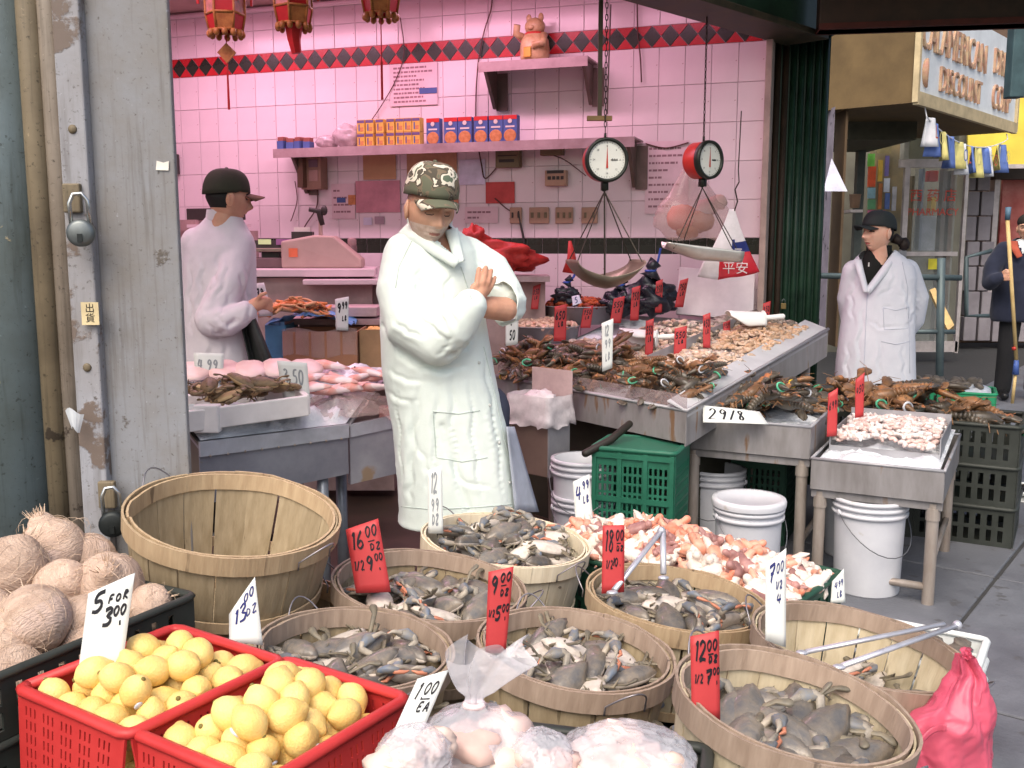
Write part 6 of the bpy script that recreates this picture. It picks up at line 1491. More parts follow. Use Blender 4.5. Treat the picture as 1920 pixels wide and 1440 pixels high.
# ---- price cards of the front row
price_card([(166, 1113), (253, 1074), (224, 1290), (146, 1268)], 1.72, M_card_w, 'tall white card reading 5 for 3.00 between coconuts and lemons', [('5', .12, .74, .34, .2, .055), ('FOR', .48, .79, .16, .075, .03), ('3.', .40, .57, .3, .17, .05), ('00', .64, .655, .15, .085, .035)], lean=0.05)
price_card([(430, 1152), (478, 1082), (493, 1210), (430, 1204)], 1.93, M_card_w, 'white card reading 13.00 behind the red lemon baskets', [('13', .12, .48, .36, .32, .06), ('00', .55, .80, .2, .12, .04), ('DZ', .58, .52, .2, .12, .03)], ink=M_marker_b, lean=0.03)
price_card([(648, 993), (709, 972), (733, 1110), (668, 1112)], 2.47, M_card_r, 'red card reading 16.00, half 9.00, in a crab basket', [('16.', .06, .66, .3, .25, .045), ('00', .55, .80, .19, .14, .035), ('-', .56, .72, .3, .02, .02), ('DZ', .62, .60, .17, .09, .03), ('1/2', .06, .34, .13, .14, .03), ('9.', .42, .32, .28, .2, .045), ('00', .70, .45, .13, .09, .03)], lean=0.04)
price_card([(916, 1072), (963, 1062), (948, 1224), (910, 1224)], 2.09, M_card_r, 'red card reading 9.00, half 5.00, in the middle crab basket', [('9', .1, .72, .4, .2, .055), ('00', .50, .85, .24, .09, .04), ('-', .5, .79, .35, .02, .02), ('DZ', .52, .68, .2, .07, .035), ('1/2', .06, .44, .12, .08, .03), ('5.', .35, .40, .34, .15, .05), ('00', .66, .49, .17, .08, .035)], lean=0.03)
price_card([(1130, 985), (1171, 984), (1170, 1110), (1128, 1113)], 2.52, M_card_r, 'red card reading 18.00, half 10.00, before the claw heap', [('18.', .05, .62, .34, .3, .05), ('00', .60, .78, .2, .14, .04), ('-', .6, .72, .3, .02, .02), ('DZ', .62, .62, .18, .07, .03), ('1/2', .15, .36, .14, .12, .03), ('10.', .45, .40, .18, .11, .035)], lean=0.03)
price_card([(1294, 1193), (1348, 1182), (1350, 1350), (1297, 1352)], 1.70, M_card_r, 'red card reading 12.00, half 7.00, in the nearest crab basket', [('12.', .08, .70, .32, .22, .05), ('00', .56, .80, .2, .11, .04), ('-', .56, .745, .3, .02, .025), ('DZ', .60, .66, .18, .07, .04), ('1/2', .10, .44, .13, .1, .03), ('7.', .48, .42, .3, .15, .05), ('00', .76, .52, .13, .07, .03)], lean=0.03)
price_card([(1435, 1056), (1474, 1028), (1473, 1214), (1435, 1200)], 2.12, M_card_w, 'tall white card reading 7 at the left rim of the tongs basket', [('7', .12, .72, .4, .2, .05), ('00', .5, .80, .2, .1, .03), ('1/2', .45, .62, .14, .08, .03), ('4', .5, .46, .3, .1, .03)], ink=M_marker_b, lean=0.03)
price_card([(1560, 1090), (1582, 1066), (1585, 1130), (1557, 1130)], 2.90, M_card_w, 'small white card at the right end of the claw bin', [('4', .2, .55, .3, .25, .06), ('99', .5, .55, .2, .2, .05), ('LB', .4, .2, .2, .2, .05)], ink=M_marker_b, lean=0.02)
price_card([(1074, 903), (1105, 889), (1113, 990), (1080, 990)], 3.45, M_card_w, 'white card reading 4.99 before the left white bucket', [('4', .1, .58, .4, .28, .06), ('99', .52, .76, .22, .15, .05), ('LB', .5, .5, .2, .13, .04)], ink=M_marker_b, lean=0.03)
price_card([(802, 882), (829, 872), (831, 1000), (803, 1000)], 2.98, M_card_w, 'tall white card at the left of the pale new basket, against the coat', [('12', .15, .62, .35, .3, .06), ('99', .2, .34, .3, .18, .05), ('DZ', .25, .14, .25, .14, .05)], ink=M_marker_f, lean=0.03)
price_card([(783, 1273), (841, 1256), (780, 1400), (735, 1378)], 1.42, M_card_w, 'slanting white card reading 1.00 EA beside the clear bags', [('1.', .1, .62, .34, .26, .05), ('00', .42, .70, .24, .16, .045), ('-', .4, .61, .45, .02, .025), ('EA', .42, .44, .24, .13, .04)], lean=0.05)

# ---- red lemon baskets
zl = 0.66
bA, bB, bC, bE = [atz(px, py, zl) for px, py in ((30, 1290), (325, 1175), (547, 1236), (775, 1286))]
M_redpl = mat('red_plastic', (190, 58, 56), (176, 48, 48), rough=0.42, scale=6, var=0.05, bump=0.08, spots=(150, 52, 50), spot_scale=12, spot_at=0.68)
u_ = ((bB - bA) + (bC - (bA + (bC - bB)))) / 2
uy = (bB - bA).normalized(); ux = ((bC - bB) + (bE - bC)); ux = (ux - uy * ux.dot(uy)).normalized()
DL = (bB - bA).length
yaw_l = math.atan2(ux.y, ux.x)
wl = (bC - bB).dot(ux); wr_ = (bE - bC).dot(ux)
skipf = lambda c, r: (c % 4 == 3)
c1 = bB + ux * wl / 2 - uy * DL / 2; c2 = bC + ux * wr_ / 2 - uy * DL / 2
lem1 = crate('lemon_basket', 'red perforated plastic basket of lemons, the left one of two', c1.x, c1.y, zl - 0.155, wl - 0.012, DL, 0.155, yaw_l, M_redpl, 20, 5, 0.012, gap=0.34, group='red lemon baskets', flare=0.014, skip=skipf, zgap=.3)
lem2 = crate('lemon_basket', 'red perforated plastic basket of lemons, beside the clear bags', c2.x, c2.y, zl - 0.165, wr_ + 0.03, DL, 0.160, yaw_l, M_redpl, 20, 5, 0.012, gap=0.34, group='red lemon baskets', flare=0.014, skip=skipf, zgap=.3)
stand_c = (c1 + c2) / 2 - uy * 0.02
crate('stand_crate', 'large dark crate under the two red lemon baskets', stand_c.x, stand_c.y, 0.0, 0.62, 0.36, zl - 0.175, yaw_l, M_blk, 9, 4)
M_lemon = mat('lemon_peel', (236, 208, 134), (230, 192, 108), rough=0.4, scale=9, bump=0.3, bscale=300, rand=0.09, sss=0.1)
M_lstem = mat('lemon_stem', (110, 100, 50), rough=0.7); M_lstk = mat('fruit_label', (210, 216, 230), rough=0.4)
def lemon_shape(p):
    k = 1.0 + 0.035 * noise.noise(p * 2.2)
    return k
lm = MB().ell((0, 0, 0), (0.0285, 0.0285, 0.0325), 22, 15, fn=lambda p: 1 + 0.03 * noise.noise(p * 2) + (0.17 * max(0, p.z - 0.90) / 0.1 if p.z > 0.9 else 0) + (0.07 * max(0, -p.z - 0.93) / 0.07 if p.z < -0.93 else 0))
lemon_me = lm.mesh('peel', M_lemon, True)
stem_me = MB().ell((0, 0, -0.0345), (0.0045, 0.0045, 0.003), 8, 5).mesh('stem_end', M_lstem, True)
stk_me = MB().ell((0.0265, 0.006, 0.006), (0.004, 0.008, 0.011), 10, 7).mesh('sticker', M_lstk, True)
def lemon(p, label, g, stick=False):
    o = thing('lemon', label + (', with a fruit sticker' if stick else ''), 'lemon', p, (g.uniform(0, 3.1), g.uniform(0, 3.1), g.uniform(0, 6.28)), 'lemons in ' + label.split(' in ')[-1])
    o.scale = (g.uniform(.93, 1.08),) * 3
    link('peel', lemon_me, o); link('stem_end', stem_me, o)
    if stick: link('sticker', stk_me, o)
def fill_lemons(c, w, d, label, seed, dome):
    g = random.Random(seed); s = 0.0565; nx = int((w - 0.02) / s); ny = int((d - 0.02) / s); n = 0
    for lay in range(5):
        for i in range(nx + 1):
            for j in range(ny + 1):
                x = (i - nx / 2 + (0.5 if (j + lay) % 2 else 0)) * s; y = (j - ny / 2) * s * 0.93
                mg = 0.031 + 0.02 * max(0, lay - 3)
                if abs(x) > w / 2 - mg or abs(y) > d / 2 - mg: continue
                e = min(1, (w / 2 - abs(x)) / 0.09, (d / 2 - abs(y)) / 0.09)
                z = zl - 0.150 + lay * 0.043 + g.uniform(-.006, .006)
                if lay < 1: continue
                if z > zl - 0.02 + dome * e * 1.0: continue
                p = c + ux * (x + g.uniform(-.006, .006)) + uy * (y + g.uniform(-.006, .006))
                n += 1
                lemon(Vector((p.x, p.y, z)), ('top ' if lay > 2 else 'sunken ') + label, g, g.random() < 0.18)
    return n
fill_lemons(c1, wl - 0.02, DL, 'yellow lemon in the left red basket', 3, 0.05)
fill_lemons(c2, wr_, DL, 'yellow lemon in the right red basket', 4, 0.05)

# ---- coconuts in a black crate
zk = 0.68
kA, kB = atz(364, 1117, zk), atz(0, 1268, zk)
ky = (kA - kB).normalized(); kx = Vector((-ky.y, ky.x, 0))
kc = kA - ky * 0.36 + kx * 0.19
crate('coconut_crate', 'black plastic crate of hairy coconuts at the left edge', kc.x, kc.y, zk - 0.12, 0.72, 0.38, 0.12, math.atan2(ky.y, ky.x), M_blk, 14, 2, 0.011, gap=0.35)
crate('lower_coconut_crate', 'black crate stacked under the coconut crate', kc.x, kc.y, 0.28, 0.72, 0.38, zk - 0.12 - 0.29, math.atan2(ky.y, ky.x), M_blk, 14, 3, 0.011, gap=0.35)
crate('bottom_coconut_crate', 'lowest black crate of the coconut stack on the pavement', kc.x, kc.y, 0.0, 0.72, 0.38, 0.27, math.atan2(ky.y, ky.x), M_blk, 14, 3, 0.011, gap=0.35)
M_coco = mat('coconut_husk', (200, 176, 158), (172, 146, 128), rough=0.85, scale=14, stretch=(1, 1, 4), bump=0.6, bscale=90, rand=0.14, spots=(196, 172, 158), spot_scale=4, spot_at=0.56)
M_fib = mat('coconut_fibre', (206, 182, 158), rough=0.8, rand=0.1)
def coco_mesh(seed):
    g = random.Random(seed)
    return MB().ell((0, 0, 0), (0.066, 0.066, 0.070), 40, 28, fn=lambda p: 1 + 0.05 * noise.noise(p * 1.6 + Vector((seed, 0, 0))) + 0.012 * noise.noise(Vector((p.x * 14, p.y * 14, p.z * 3))) + ((0.22 if seed == 1 else 0.06) * max(0, p.z - 0.9) / 0.1)).mesh('shell', M_coco, True)
def fibre_mesh(seed):
    g = random.Random(seed); mb = MB()
    for k in range(95):
        th = math.acos(g.uniform(-0.9, 1)); ph = g.uniform(0, 6.28); P = []
        L = g.uniform(0.3, 0.9); lift = g.uniform(-0.001, 0.0025) if k > 9 else g.uniform(0.008, 0.028)
        d = 1 if g.random() < .5 else -1; dp = g.uniform(-.5, .5)
        for i in range(6):
            t = i / 5; a = th - d * L * t; b = ph + dp * t; r = 0.0665 + lift * math.sin(math.pi * t * 0.8)
            P.append((r * math.sin(a) * math.cos(b), r * math.sin(a) * math.sin(b), r * 1.05 * math.cos(a)))
        mb.tube(P, 0.00042, 3, cap=False)
    for k in range(26 if seed == 10 else 5):   # tuft at the eye end
        a = g.uniform(0, 6.28); q = g.uniform(0.002, 0.018)
        mb.tube([(q * math.cos(a), q * math.sin(a), 0.078), (q * 1.6 * math.cos(a), q * 1.6 * math.sin(a), 0.088 + g.uniform(0, .016))], [0.0014, 0.0004], 3, cap=False)
    return mb.mesh('fibres', M_fib)
cme = [coco_mesh(k) for k in range(3)]; cfe = [fibre_mesh(k + 9) for k in range(3)]
coc = [(22, 1072, 2.12, 1.1, 'pale orange coconut at the left edge of the crate'), (100, 1032, 2.24, 1.04, 'coconut with a pointed tuft at the back of the crate'), (116, 1100, 2.08, 0.84, 'small coconut wedged in the middle of the heap'), (66, 1160, 1.93, 0.98, 'greyish coconut nearest the red lemon basket'),
       (204, 1100, 2.12, 1.08, 'coconut partly hidden by the 5 for 3.00 card'), (278, 1140, 2.10, 0.74, 'coconut lying low at the right end of the crate'), (-30, 1165, 2.0, 1.0, 'coconut cut off by the left edge of the photo'), (5, 1222, 1.88, 0.86, 'brown coconut low at the front left of the crate'), (165, 1050, 2.28, 0.9, 'coconut at the back behind the pointed one'), (160, 1165, 2.0, .8, 'coconut behind the foot of the 5 for 3.00 card')]
for k, (px, py, Y, sc, lab) in enumerate(coc):
    p = at(px, py, Y)
    o = thing('coconut', lab, 'coconut', p, (rnd.uniform(-1, 1), rnd.uniform(-1, 1), rnd.uniform(0, 6)), 'coconuts in the black crate'); o.scale = (sc * 1.07,) * 3
    if k == 1: o.rotation_euler = (0.0, -0.35, 0)
    link('shell', cme[k % 3], o); link('fibres', cfe[k % 3], o)
g = random.Random(77)
for k in range(8):   # under layer
    px, py, Y = g.uniform(20, 300), g.uniform(1150, 1200), g.uniform(1.85, 2.1); p = kc + ky * g.uniform(-.3, .28) + kx * g.uniform(-.1, .12); p.z = zk - 0.075
    o = thing('coconut', 'coconut in the lower layer of the black crate', 'coconut', p, (g.uniform(-3, 3), g.uniform(-3, 3), 0), 'lower coconuts in the black crate'); link('shell', cme[k % 3], o); link('fibres', cfe[k % 3], o)

# ---- tied clear bags in a dark crate at the bottom centre
zbag = 0.575
bc_ = at(1010, 1440, 1.40)
crate('bag_crate', 'dark crate holding the tied clear bags at the bottom of the picture', 0.06, 1.52, 0.30, 0.50, 0.38, 0.26, R(-14), M_blk, 10, 4)
crate('bag_stand_crate', 'dark crate standing under the crate of clear bags', 0.06, 1.52, 0.0, 0.50, 0.38, 0.29, R(-14), M_blk, 10, 4)
M_bagf = mat('thin_clear_bag', (232, 232, 238), rough=0.10, alpha=0.40, scale=6, spec=1.0, bump=0.9, bscale=26, coat=0.6)
M_pinkm = mat('pink_meat', (226, 192, 182), (224, 204, 194), rough=0.35, scale=12, spots=(216, 156, 144), spot_scale=8, spot_at=0.6)
def clear_bag(loc, r, label, knot, seed, lean=0.0):
    o = thing('clear_bag', label, 'bag', loc)
    gg = random.Random(seed); cm = MB()
    for k in range(11):
        q = Vector((gg.uniform(-.62, .62) * r[0], gg.uniform(-.62, .62) * r[1], r[2] * gg.uniform(.45, 1.45))); k_ = gg.uniform(.34, .56) * r[0]
        cm.ell(q, (k_ * gg.uniform(.8, 1.3), k_, k_ * gg.uniform(.6, .9)), 14, 9, k % 3, fn=lambda p, k=k: 1 + .45 * noise.noise(p * 1.8 + Vector((k * 9, 0, 0))))
    cm.obj('contents', [M_pinkm, mat('pale_tripe', (224, 206, 194), (214, 186, 170), rough=.4, scale=14), mat('rose_meat', (222, 188, 176), rough=.4)], o, smooth=True)
    def P(u, v):
        a = u * 2 * math.pi
        if knot < .3:
            th = math.pi * (1 - min(.995, max(.005, v))); k = 1.02 + 0.09 * noise.noise(Vector((math.cos(a) * 2 * math.sin(th), math.sin(a) * 2 * math.sin(th), th * 2 + seed))) + 0.05 * (.4 - abs(noise.noise(Vector((math.cos(a) * 11 * math.sin(th) + th, math.sin(a) * 11 * math.sin(th), th * 10 + seed))))) + 0.08 * (.5 - abs(noise.noise(Vector((math.cos(a) * 5 * math.sin(th), math.sin(a) * 5 * math.sin(th), th * 4 + seed)))))
            return Vector((math.sin(th) * math.cos(a) * r[0] * k, math.sin(th) * math.sin(a) * r[1] * k, r[2] * (1 + math.cos(th) * 1.06 * k)))
        if v < 0.62:
            th = math.pi * (1 - v / 0.62 * 0.93); k = 1.02 + 0.09 * noise.noise(Vector((math.cos(a) * 2, math.sin(a) * 2, th * 2 + seed))) + 0.05 * (.4 - abs(noise.noise(Vector((math.cos(a) * 11 + th, math.sin(a) * 11, th * 10 + seed))))) + 0.07 * (.5 - abs(noise.noise(Vector((math.cos(a) * 5 + th, math.sin(a) * 5, th * 4 + seed))))) + 0.06 * math.sin(a * 9 + 3 * noise.noise(Vector((a, v * 4, seed)))) * max(0, v / .62 - .35)
            return Vector((math.sin(th) * math.cos(a) * r[0] * k, math.sin(th) * math.sin(a) * r[1] * k, r[2] * (1 + math.cos(th) * 1.06)))
        t = (v - 0.62) / 0.38; rr = r[0] * (0.20 - 0.06 * math.sin(math.pi * min(1, t * 3)) + 0.62 * max(0, t - 0.2) ** 1.0 * knot) * (1 + .25 * math.sin(a * 5 + seed))
        return Vector((math.cos(a) * rr + lean * t * t, math.sin(a) * rr * 0.45, r[2] * 2.08 + t * r[2] * 1.5 * knot + 0.02 * math.sin(a * 3) * t))
    MB().sheet(P, 110, 80).obj('film', M_bagf, o, smooth=True)
    if knot > .3: MB().tube([(r[0] * .17 * math.cos(a), r[0] * .12 * math.sin(a), r[2] * 2.12) for a in [2 * math.pi * k / 14 for k in range(15)]], 0.005, 6).obj('knot', mat('knot_film', (226, 206, 206), rough=0.3), o, smooth=True)
    return o
clear_bag(at(890, 1470, 1.44), (0.086, 0.075, 0.062), 'clear bag of pink meat with its tied neck standing up', 1.0, 4, 0.03)
clear_bag(at(1168, 1492, 1.44), (0.108, 0.09, 0.052), 'wide clear bag lying flat at the bottom right of the tied one', 0.14, 9)
clear_bag(at(1015, 1480, 1.40), (0.05, 0.05, 0.045), 'small clear bag of pink meat squeezed between the other two', 0.1, 14)
clear_bag(at(775, 1475, 1.30), (0.052, 0.05, 0.042), 'clear bag at the bottom beside the 1.00 EA card', 0.12, 21)

# ---- bin of crab claws
M_grpl = mat('green_plastic', (44, 84, 66), (32, 66, 52), rough=0.5, scale=6)
gB, gR, gF = Vector((0.304, 3.64, 0)), Vector((1.05, 3.02, 0)), Vector((0.78, 2.70, 0))
gc = (gB + gF) / 2; gy = math.atan2((gR - gB).y, (gR - gB).x); GL_, GW_ = (gR - gB).length, (gF - gR).length
crate('claw_bin', 'low green plastic bin heaped with red and white crab claws', gc.x, gc.y, 0.20, GL_, GW_, 0.21, gy, M_grpl, 16, 3, 0.013, gap=0.3)
crate('lower_green_crate', 'green crate standing under the bin of crab claws', gc.x, gc.y, 0.0, GL_ - .04, GW_ - .04, 0.19, gy, M_grpl, 16, 2, 0.012, gap=0.3)
M_clw = mat('claw_white', (228, 222, 212), (206, 190, 178), rough=0.36, scale=24, rand=0.12, spots=(196, 116, 92), spot_scale=16, spot_at=0.62, bump=.2, bscale=70)
M_clo = mat('claw_orange', (204, 116, 88), (212, 168, 146), rough=0.4, scale=20, rand=0.12); M_clp = mat('claw_rose', (178, 134, 128), (126, 88, 84), rough=0.4, scale=20, rand=0.1)
CLN = []
def claw_mesh(m):
    mb = MB(); mb.ell((-0.008, 0, 0.001), (0.031, 0.023, 0.019), 12, 8, 0, fn=lambda p: 1 + 0.42 * noise.noise(p * 1.9 + Vector((len(CLN) * 7.3, 0, 0)))); CLN.append(1)
    mb.rod([(0.012, 0.008, 0.003), (0.032, 0.011, 0.005), (0.046, 0.006, 0.004)], [0.012, 0.0085, 0.0025], 7, 1)
    mb.rod([(0.012, -0.007, 0.0), (0.030, -0.009, 0.0), (0.042, -0.003, 0.001)], [0.011, 0.008, 0.0025], 7, 0)
    mb.rod([(-0.028, 0, 0), (-0.044, 0.008, 0.004)], [0.008, 0.010], 7, 0)
    return mb.mesh('crab_claw', m, True)
clm = [claw_mesh([M_clw, M_clo]), claw_mesh([M_clw, M_clw]), claw_mesh([M_clo, M_clw]), claw_mesh([M_clp, M_clo])]
Gx = Vector((math.cos(gy), math.sin(gy), 0)); Gy = Vector((-math.sin(gy), math.cos(gy), 0))
g = random.Random(8)
def heap_z(a, b): return 0.375 + 0.10 * max(0, 1 - (abs(a) / 1.02) ** 2.2) * max(0, 1 - (abs(b) / 1.05) ** 2)
hm = MB().sheet(lambda u, v: gc + Gx * ((u - .5) * (GL_ - .03)) + Gy * ((v - .5) * (GW_ - .03)) + Vector((0, 0, heap_z(2 * u - 1, 2 * v - 1) - 0.012 + 0.012 * noise.noise(Vector((u * 14, v * 8, 0))))), 40, 24).obj('claw_pile', M_clp, smooth=True); stuff(hm, 'lower layers of the crab claw heap', 'crab claws')
for k in range(290):
    a, b = g.uniform(-.96, .98), g.uniform(-.92, .92)
    p = gc + Gx * (a * GL_ / 2) + Gy * (b * GW_ / 2) + Vector((0, 0, heap_z(a, b) + g.uniform(-0.002, 0.022)))
    o = link('crab_claw', g.choice(clm), loc=p, rot=(g.uniform(-1.2, 1.2), g.uniform(-.8, .8), g.uniform(0, 6.28))); o.scale = (g.uniform(.9, 1.5),) * 3
    tag(o, {0: 'white crab claw with orange tip', 1: 'plain white crab claw', 2: 'orange crab claw with white tip', 3: 'rose crab claw'}[clm.index(o.data)] + ' heaped in the green bin', 'crab claw', 'crab claws in the green bin')

# ---- tongs
M_chrome = mat('tong_steel', (196, 198, 206), rough=0.3, metal=0.45)
def tongs(P, label, r=0.006):
    o = thing('tongs', label, 'tongs', P[0][0])
    for A, B in P:
        pass
    b0 = P[0][0]
    for A, B in P:
        MB().tube([A - b0, B - b0], 0.0085, 10, flat=0.7).obj('arm', M_chrome, o, smooth=True)
        d = (B - A).normalized()
        MB().ell(B - b0 + d * 0.012, (0.016, 0.012, 0.006), 10, 6).obj('tip', M_chrome, o, smooth=True)
    MB().ell((0, 0, 0), (0.012, 0.012, 0.012), 10, 7).obj('hinge', M_chrome, o, smooth=True)
    return o
tongs([(at(1795, 1172, 2.35), at(1580, 1248, 2.13)), (at(1770, 1170, 2.37), at(1512, 1222, 2.27))], 'long steel tongs lying across the nearly empty basket')
tongs([(at(1240, 995, 2.72), at(1152, 1106, 2.50)), (at(1243, 995, 2.72), at(1244, 1076, 2.62))], 'steel tongs standing open in the basket marked 18.00')

# ---- pink carrier bag and white baskets at the right
M_pinkb = mat('pink_carrier', (212, 96, 118), (196, 76, 102), rough=0.28, alpha=0.86, scale=5, bump=0.4, bscale=14)
pb0 = at(1782, 1330, 1.98)
pbo = thing('pink_carrier_bag', 'bright pink carrier bag hanging beside the nearest crab basket', 'bag', (pb0.x, pb0.y, 0.0))
LE = [(0, 1690, 1856, 1480), (.3, 1700, 1859, 1400), (.5, 1722, 1858, 1350), (.7, 1768, 1854, 1305), (.85, 1796, 1846, 1265), (1.0, 1806, 1826, 1228)]
def pb_edge(v):
    for i in range(len(LE) - 1):
        if v <= LE[i + 1][0]:
            t = (v - LE[i][0]) / (LE[i + 1][0] - LE[i][0]); return [LE[i][k] * (1 - t) + LE[i + 1][k] * t for k in (1, 2, 3)]
    return LE[-1][1:]
def pbp(u, v):
    l, r_, y = pb_edge(v); a = u * 2 * math.pi; cx = (l + r_) / 2; hw = (r_ - l) / 2
    p = at(cx + hw * math.cos(a), y, 1.98) - pbo.location; th = min(0.06, hw / FPX * 2.0 * 0.8)
    p.y += th * math.sin(a)
    fold = 0.010 * math.sin(a * 4 + 5 * v + 2 * noise.noise(Vector((math.cos(a) * 2, math.sin(a) * 2, v * 3)))) * (0.3 + v)
    rg = 0.007 * (0.4 - abs(noise.noise(Vector((p.x * 30 + p.z * 8, p.y * 30, p.z * 11))))) + 0.004 * (0.4 - abs(noise.noise(Vector((p.x * 60 - p.z * 30, p.y * 60, p.z * 40)))))
    return p + Vector((math.cos(a) * (fold * .5 + rg), math.sin(a) * (fold + rg), 0)) + wob(Vector((p.x * 1.5, p.y * 1.5, p.z * .8)), 0.016, 14)
MB().sheet(pbp, 110, 80).obj('body', M_pinkb, pbo, smooth=True)
MB().sheet(lambda u, v: at(1806 + 18 * u - 6 * v, 1236 - 22 * v, 1.98 + .05 * v) - pbo.location + wob(Vector((u, v, 3)), 0.008, 5), 6, 8).obj('handle', M_pinkb, pbo, smooth=True, solid=0.002)
MB().sheet(lambda u, v: at(1716 + 58 * v, 1400 - 40 * v + 12 * u - 14 * math.sin(3.1 * v), 1.90 + .02 * math.sin(3 * v)) - pbo.location, 4, 10).obj('handle', M_pinkb, pbo, smooth=True, solid=0.003)
M_whpl = mat('white_plastic', (218, 222, 220), rough=0.45, var=0.03)
wq = at(1832, 1240, 2.55); wq.z -= 0.09; wq.x -= 0.0
for k in range(3):
    o = crate('white_plastic_basket', ('bottom', 'middle', 'top')[k] + ' white plastic basket of the stack behind the pink bag', wq.x - 0.14, wq.y + 0.10, max(0, wq.z - 0.26 + 0.055 * k) if k else wq.z - 0.26, 0.36, 0.28, 0.25, R(-32), M_whpl, 9, 4, 0.011, group='stacked white baskets')
crate('under_crate', 'white crate on the pavement under the stacked white baskets', wq.x - 0.14, wq.y + 0.10, 0.0, 0.34, 0.26, wq.z - 0.27, R(-32), M_whpl, 9, 3, 0.011)
g = random.Random(21)
for k in range(16):
    l = Vector((g.uniform(-.13, .13), g.uniform(-.09, .09), 0.075 + g.uniform(0, .03)))
    o = MB().ell((0, 0, 0), (0.034, 0.024, 0.012), 12, 7, fn=lambda p, k=k: 1 + 0.3 * noise.noise(p * 2 + Vector((k, 0, 0)))).obj('oyster', M_clam, smooth=True, loc=Vector((wq.x - .14, wq.y + .10, wq.z)) + Euler((0, 0, R(-32))).to_matrix() @ l, rot=(g.uniform(-.6, .6), g.uniform(-.6, .6), g.uniform(0, 6)))
    tag(o, 'grey oyster on the white baskets beside the tongs', 'oyster', 'oysters in the white basket')

# ---- buckets
M_bkt = mat('bucket_white', (206, 208, 212), (190, 192, 198), rough=0.42, var=0.03, scale=4, bump=0.04, spots=(176, 172, 166), spot_scale=7, spot_at=0.66)
M_bkth = mat('bucket_handle', (110, 112, 116), rough=0.4, metal=0.6)
def bucket(x, y, z, r, h, label, lid=False, spin=0.0, text=None, stripes=False):
    o = thing('bucket', label, 'bucket', (x, y, z), (0, 0, spin), 'white plastic buckets')
    rb = r * 0.86
    MB().lathe([(0.0, 0.004), (rb - .004, 0.004), (rb, 0.0), (rb + 0.002, 0.006), (r - 0.01, h * 0.80), (r - 0.008, h), (r - 0.014, h), (r - 0.016, h * 0.8), (rb - 0.006, 0.01), (0, 0.01)], 36).obj('body', M_bkt, o, smooth=True)
    rg = MB()
    for zz in (0.985, 0.92, 0.85): rg.lathe([(r - 0.012, h * zz - 0.010), (r + 0.001, h * zz - 0.008), (r + 0.002, h * zz + 0.006), (r - 0.012, h * zz + 0.008)], 36)
    rg.obj('rim_rings', M_bkt, o, smooth=True)
    if lid:
        MB().lathe([(0.0, h + 0.004), (r * 0.8, h + 0.004), (r * 0.86, h + 0.012), (r + 0.004, h + 0.012), (r + 0.008, h), (r + 0.006, h - 0.018)], 36).obj('lid', M_bkt, o, smooth=True)
    P = [((r + 0.006) * math.cos(a) * 1.0, -(0.012 + (r + 0.01) * math.sin(a)), h * 0.86 - 0.16 * math.sin(a)) for a in [math.pi * k / 14 for k in range(15)]]
    MB().tube(P, 0.0022, 6).obj('handle', M_bkth, o, smooth=True)
    for sx in (-1, 1): MB().ell((sx * (r + 0.003), -.006, h * 0.86), (0.006, 0.014, 0.014), 10, 6).obj('ear', M_bkt, o, smooth=True)
    if text:
        rr = r * 0.93 + 0.003; mb = text_mb(text, 0.03, MB(), Matrix.Rotation(R(90), 4, 'X'))
        for v in mb.v:
            a = v.x / rr; z0 = v.z; v.x, v.y, v.z = rr * math.sin(a), -rr * math.cos(a), h * 0.5 + z0
        mb.obj('print', mat('print_navy', (52, 56, 96), rough=0.5), o)
    return o
bucket(1.50, 4.02, 0.0, 0.152, 0.40, 'tall open white bucket under the octopus table', spin=0.3)
bp_ = at(1405, 980, 3.88); bucket(bp_.x, 3.90, 0.0, 0.142, 0.415, 'white lidded bucket with a wire handle behind the claw heap', True, 0.25, '= = =')
bp_ = at(1345, 930, 4.50); bucket(bp_.x, 4.55, 0.0, 0.14, 0.40, 'white bucket in shadow under the lobster table', False, -0.4)
bp_ = at(1100, 930, 4.20); bucket(bp_.x - .02, 4.18, 0.0, 0.135, 0.37, 'lower white bucket of the stack beside the green crate', False, 0.2, 'LB'); bucket(bp_.x - .02, 4.18, 0.15, 0.137, 0.38, 'upper white bucket nested in the stack beside the green crate', False, -.2)
bp_ = at(1600, 960, 4.45); bucket(bp_.x, 4.5, 0.0, 0.12, 0.36, 'white bucket behind the tall open one', False, 0.6)
# upright green crate under the counter
gq = at(1205, 960, 4.05)
ug = crate('upright_green_crate', 'green mesh crate standing on its side under the counter', gq.x, 4.12, 0.0, 0.35, 0.28, 0.60, R(-22), mat('bright_green_plastic', (42, 106, 84), (32, 88, 68), rough=0.45, scale=6), 14, 12, 0.014, gap=0.55)
fr = MB()
for k in range(4): fr.box((0, -0.146, 0.02 + 0.185 * k), (0.35, 0.012, 0.022))
for k in range(4): fr.box((-0.165 + 0.11 * k, -0.1465, 0.30), (0.018, 0.010, 0.58))
fr.obj('ribs', mat('bright_green_plastic', (40, 116, 88)), ug)
MB().box((0, 0, 0.602), (0.34, 0.27, 0.008)).obj('end_panel', mat('bright_green_plastic', (40, 116, 88)), ug)
MB().box((-0.03, -0.151, 0.23), (0.15, 0.004, 0.14)).obj('label_plate', mat('plate_green', (60, 140, 116), rough=0.4), ug)
hose = MB().rod([at(1098, 850, 4.02), at(1145, 825, 4.08), at(1180, 795, 4.16)], [0.017, 0.017, 0.016], 14).obj('drain_hose', mat('hose_black', (44, 40, 34), rough=0.5), smooth=True); tag(hose, 'short black drain hose hanging under the sloping counter', 'hose')
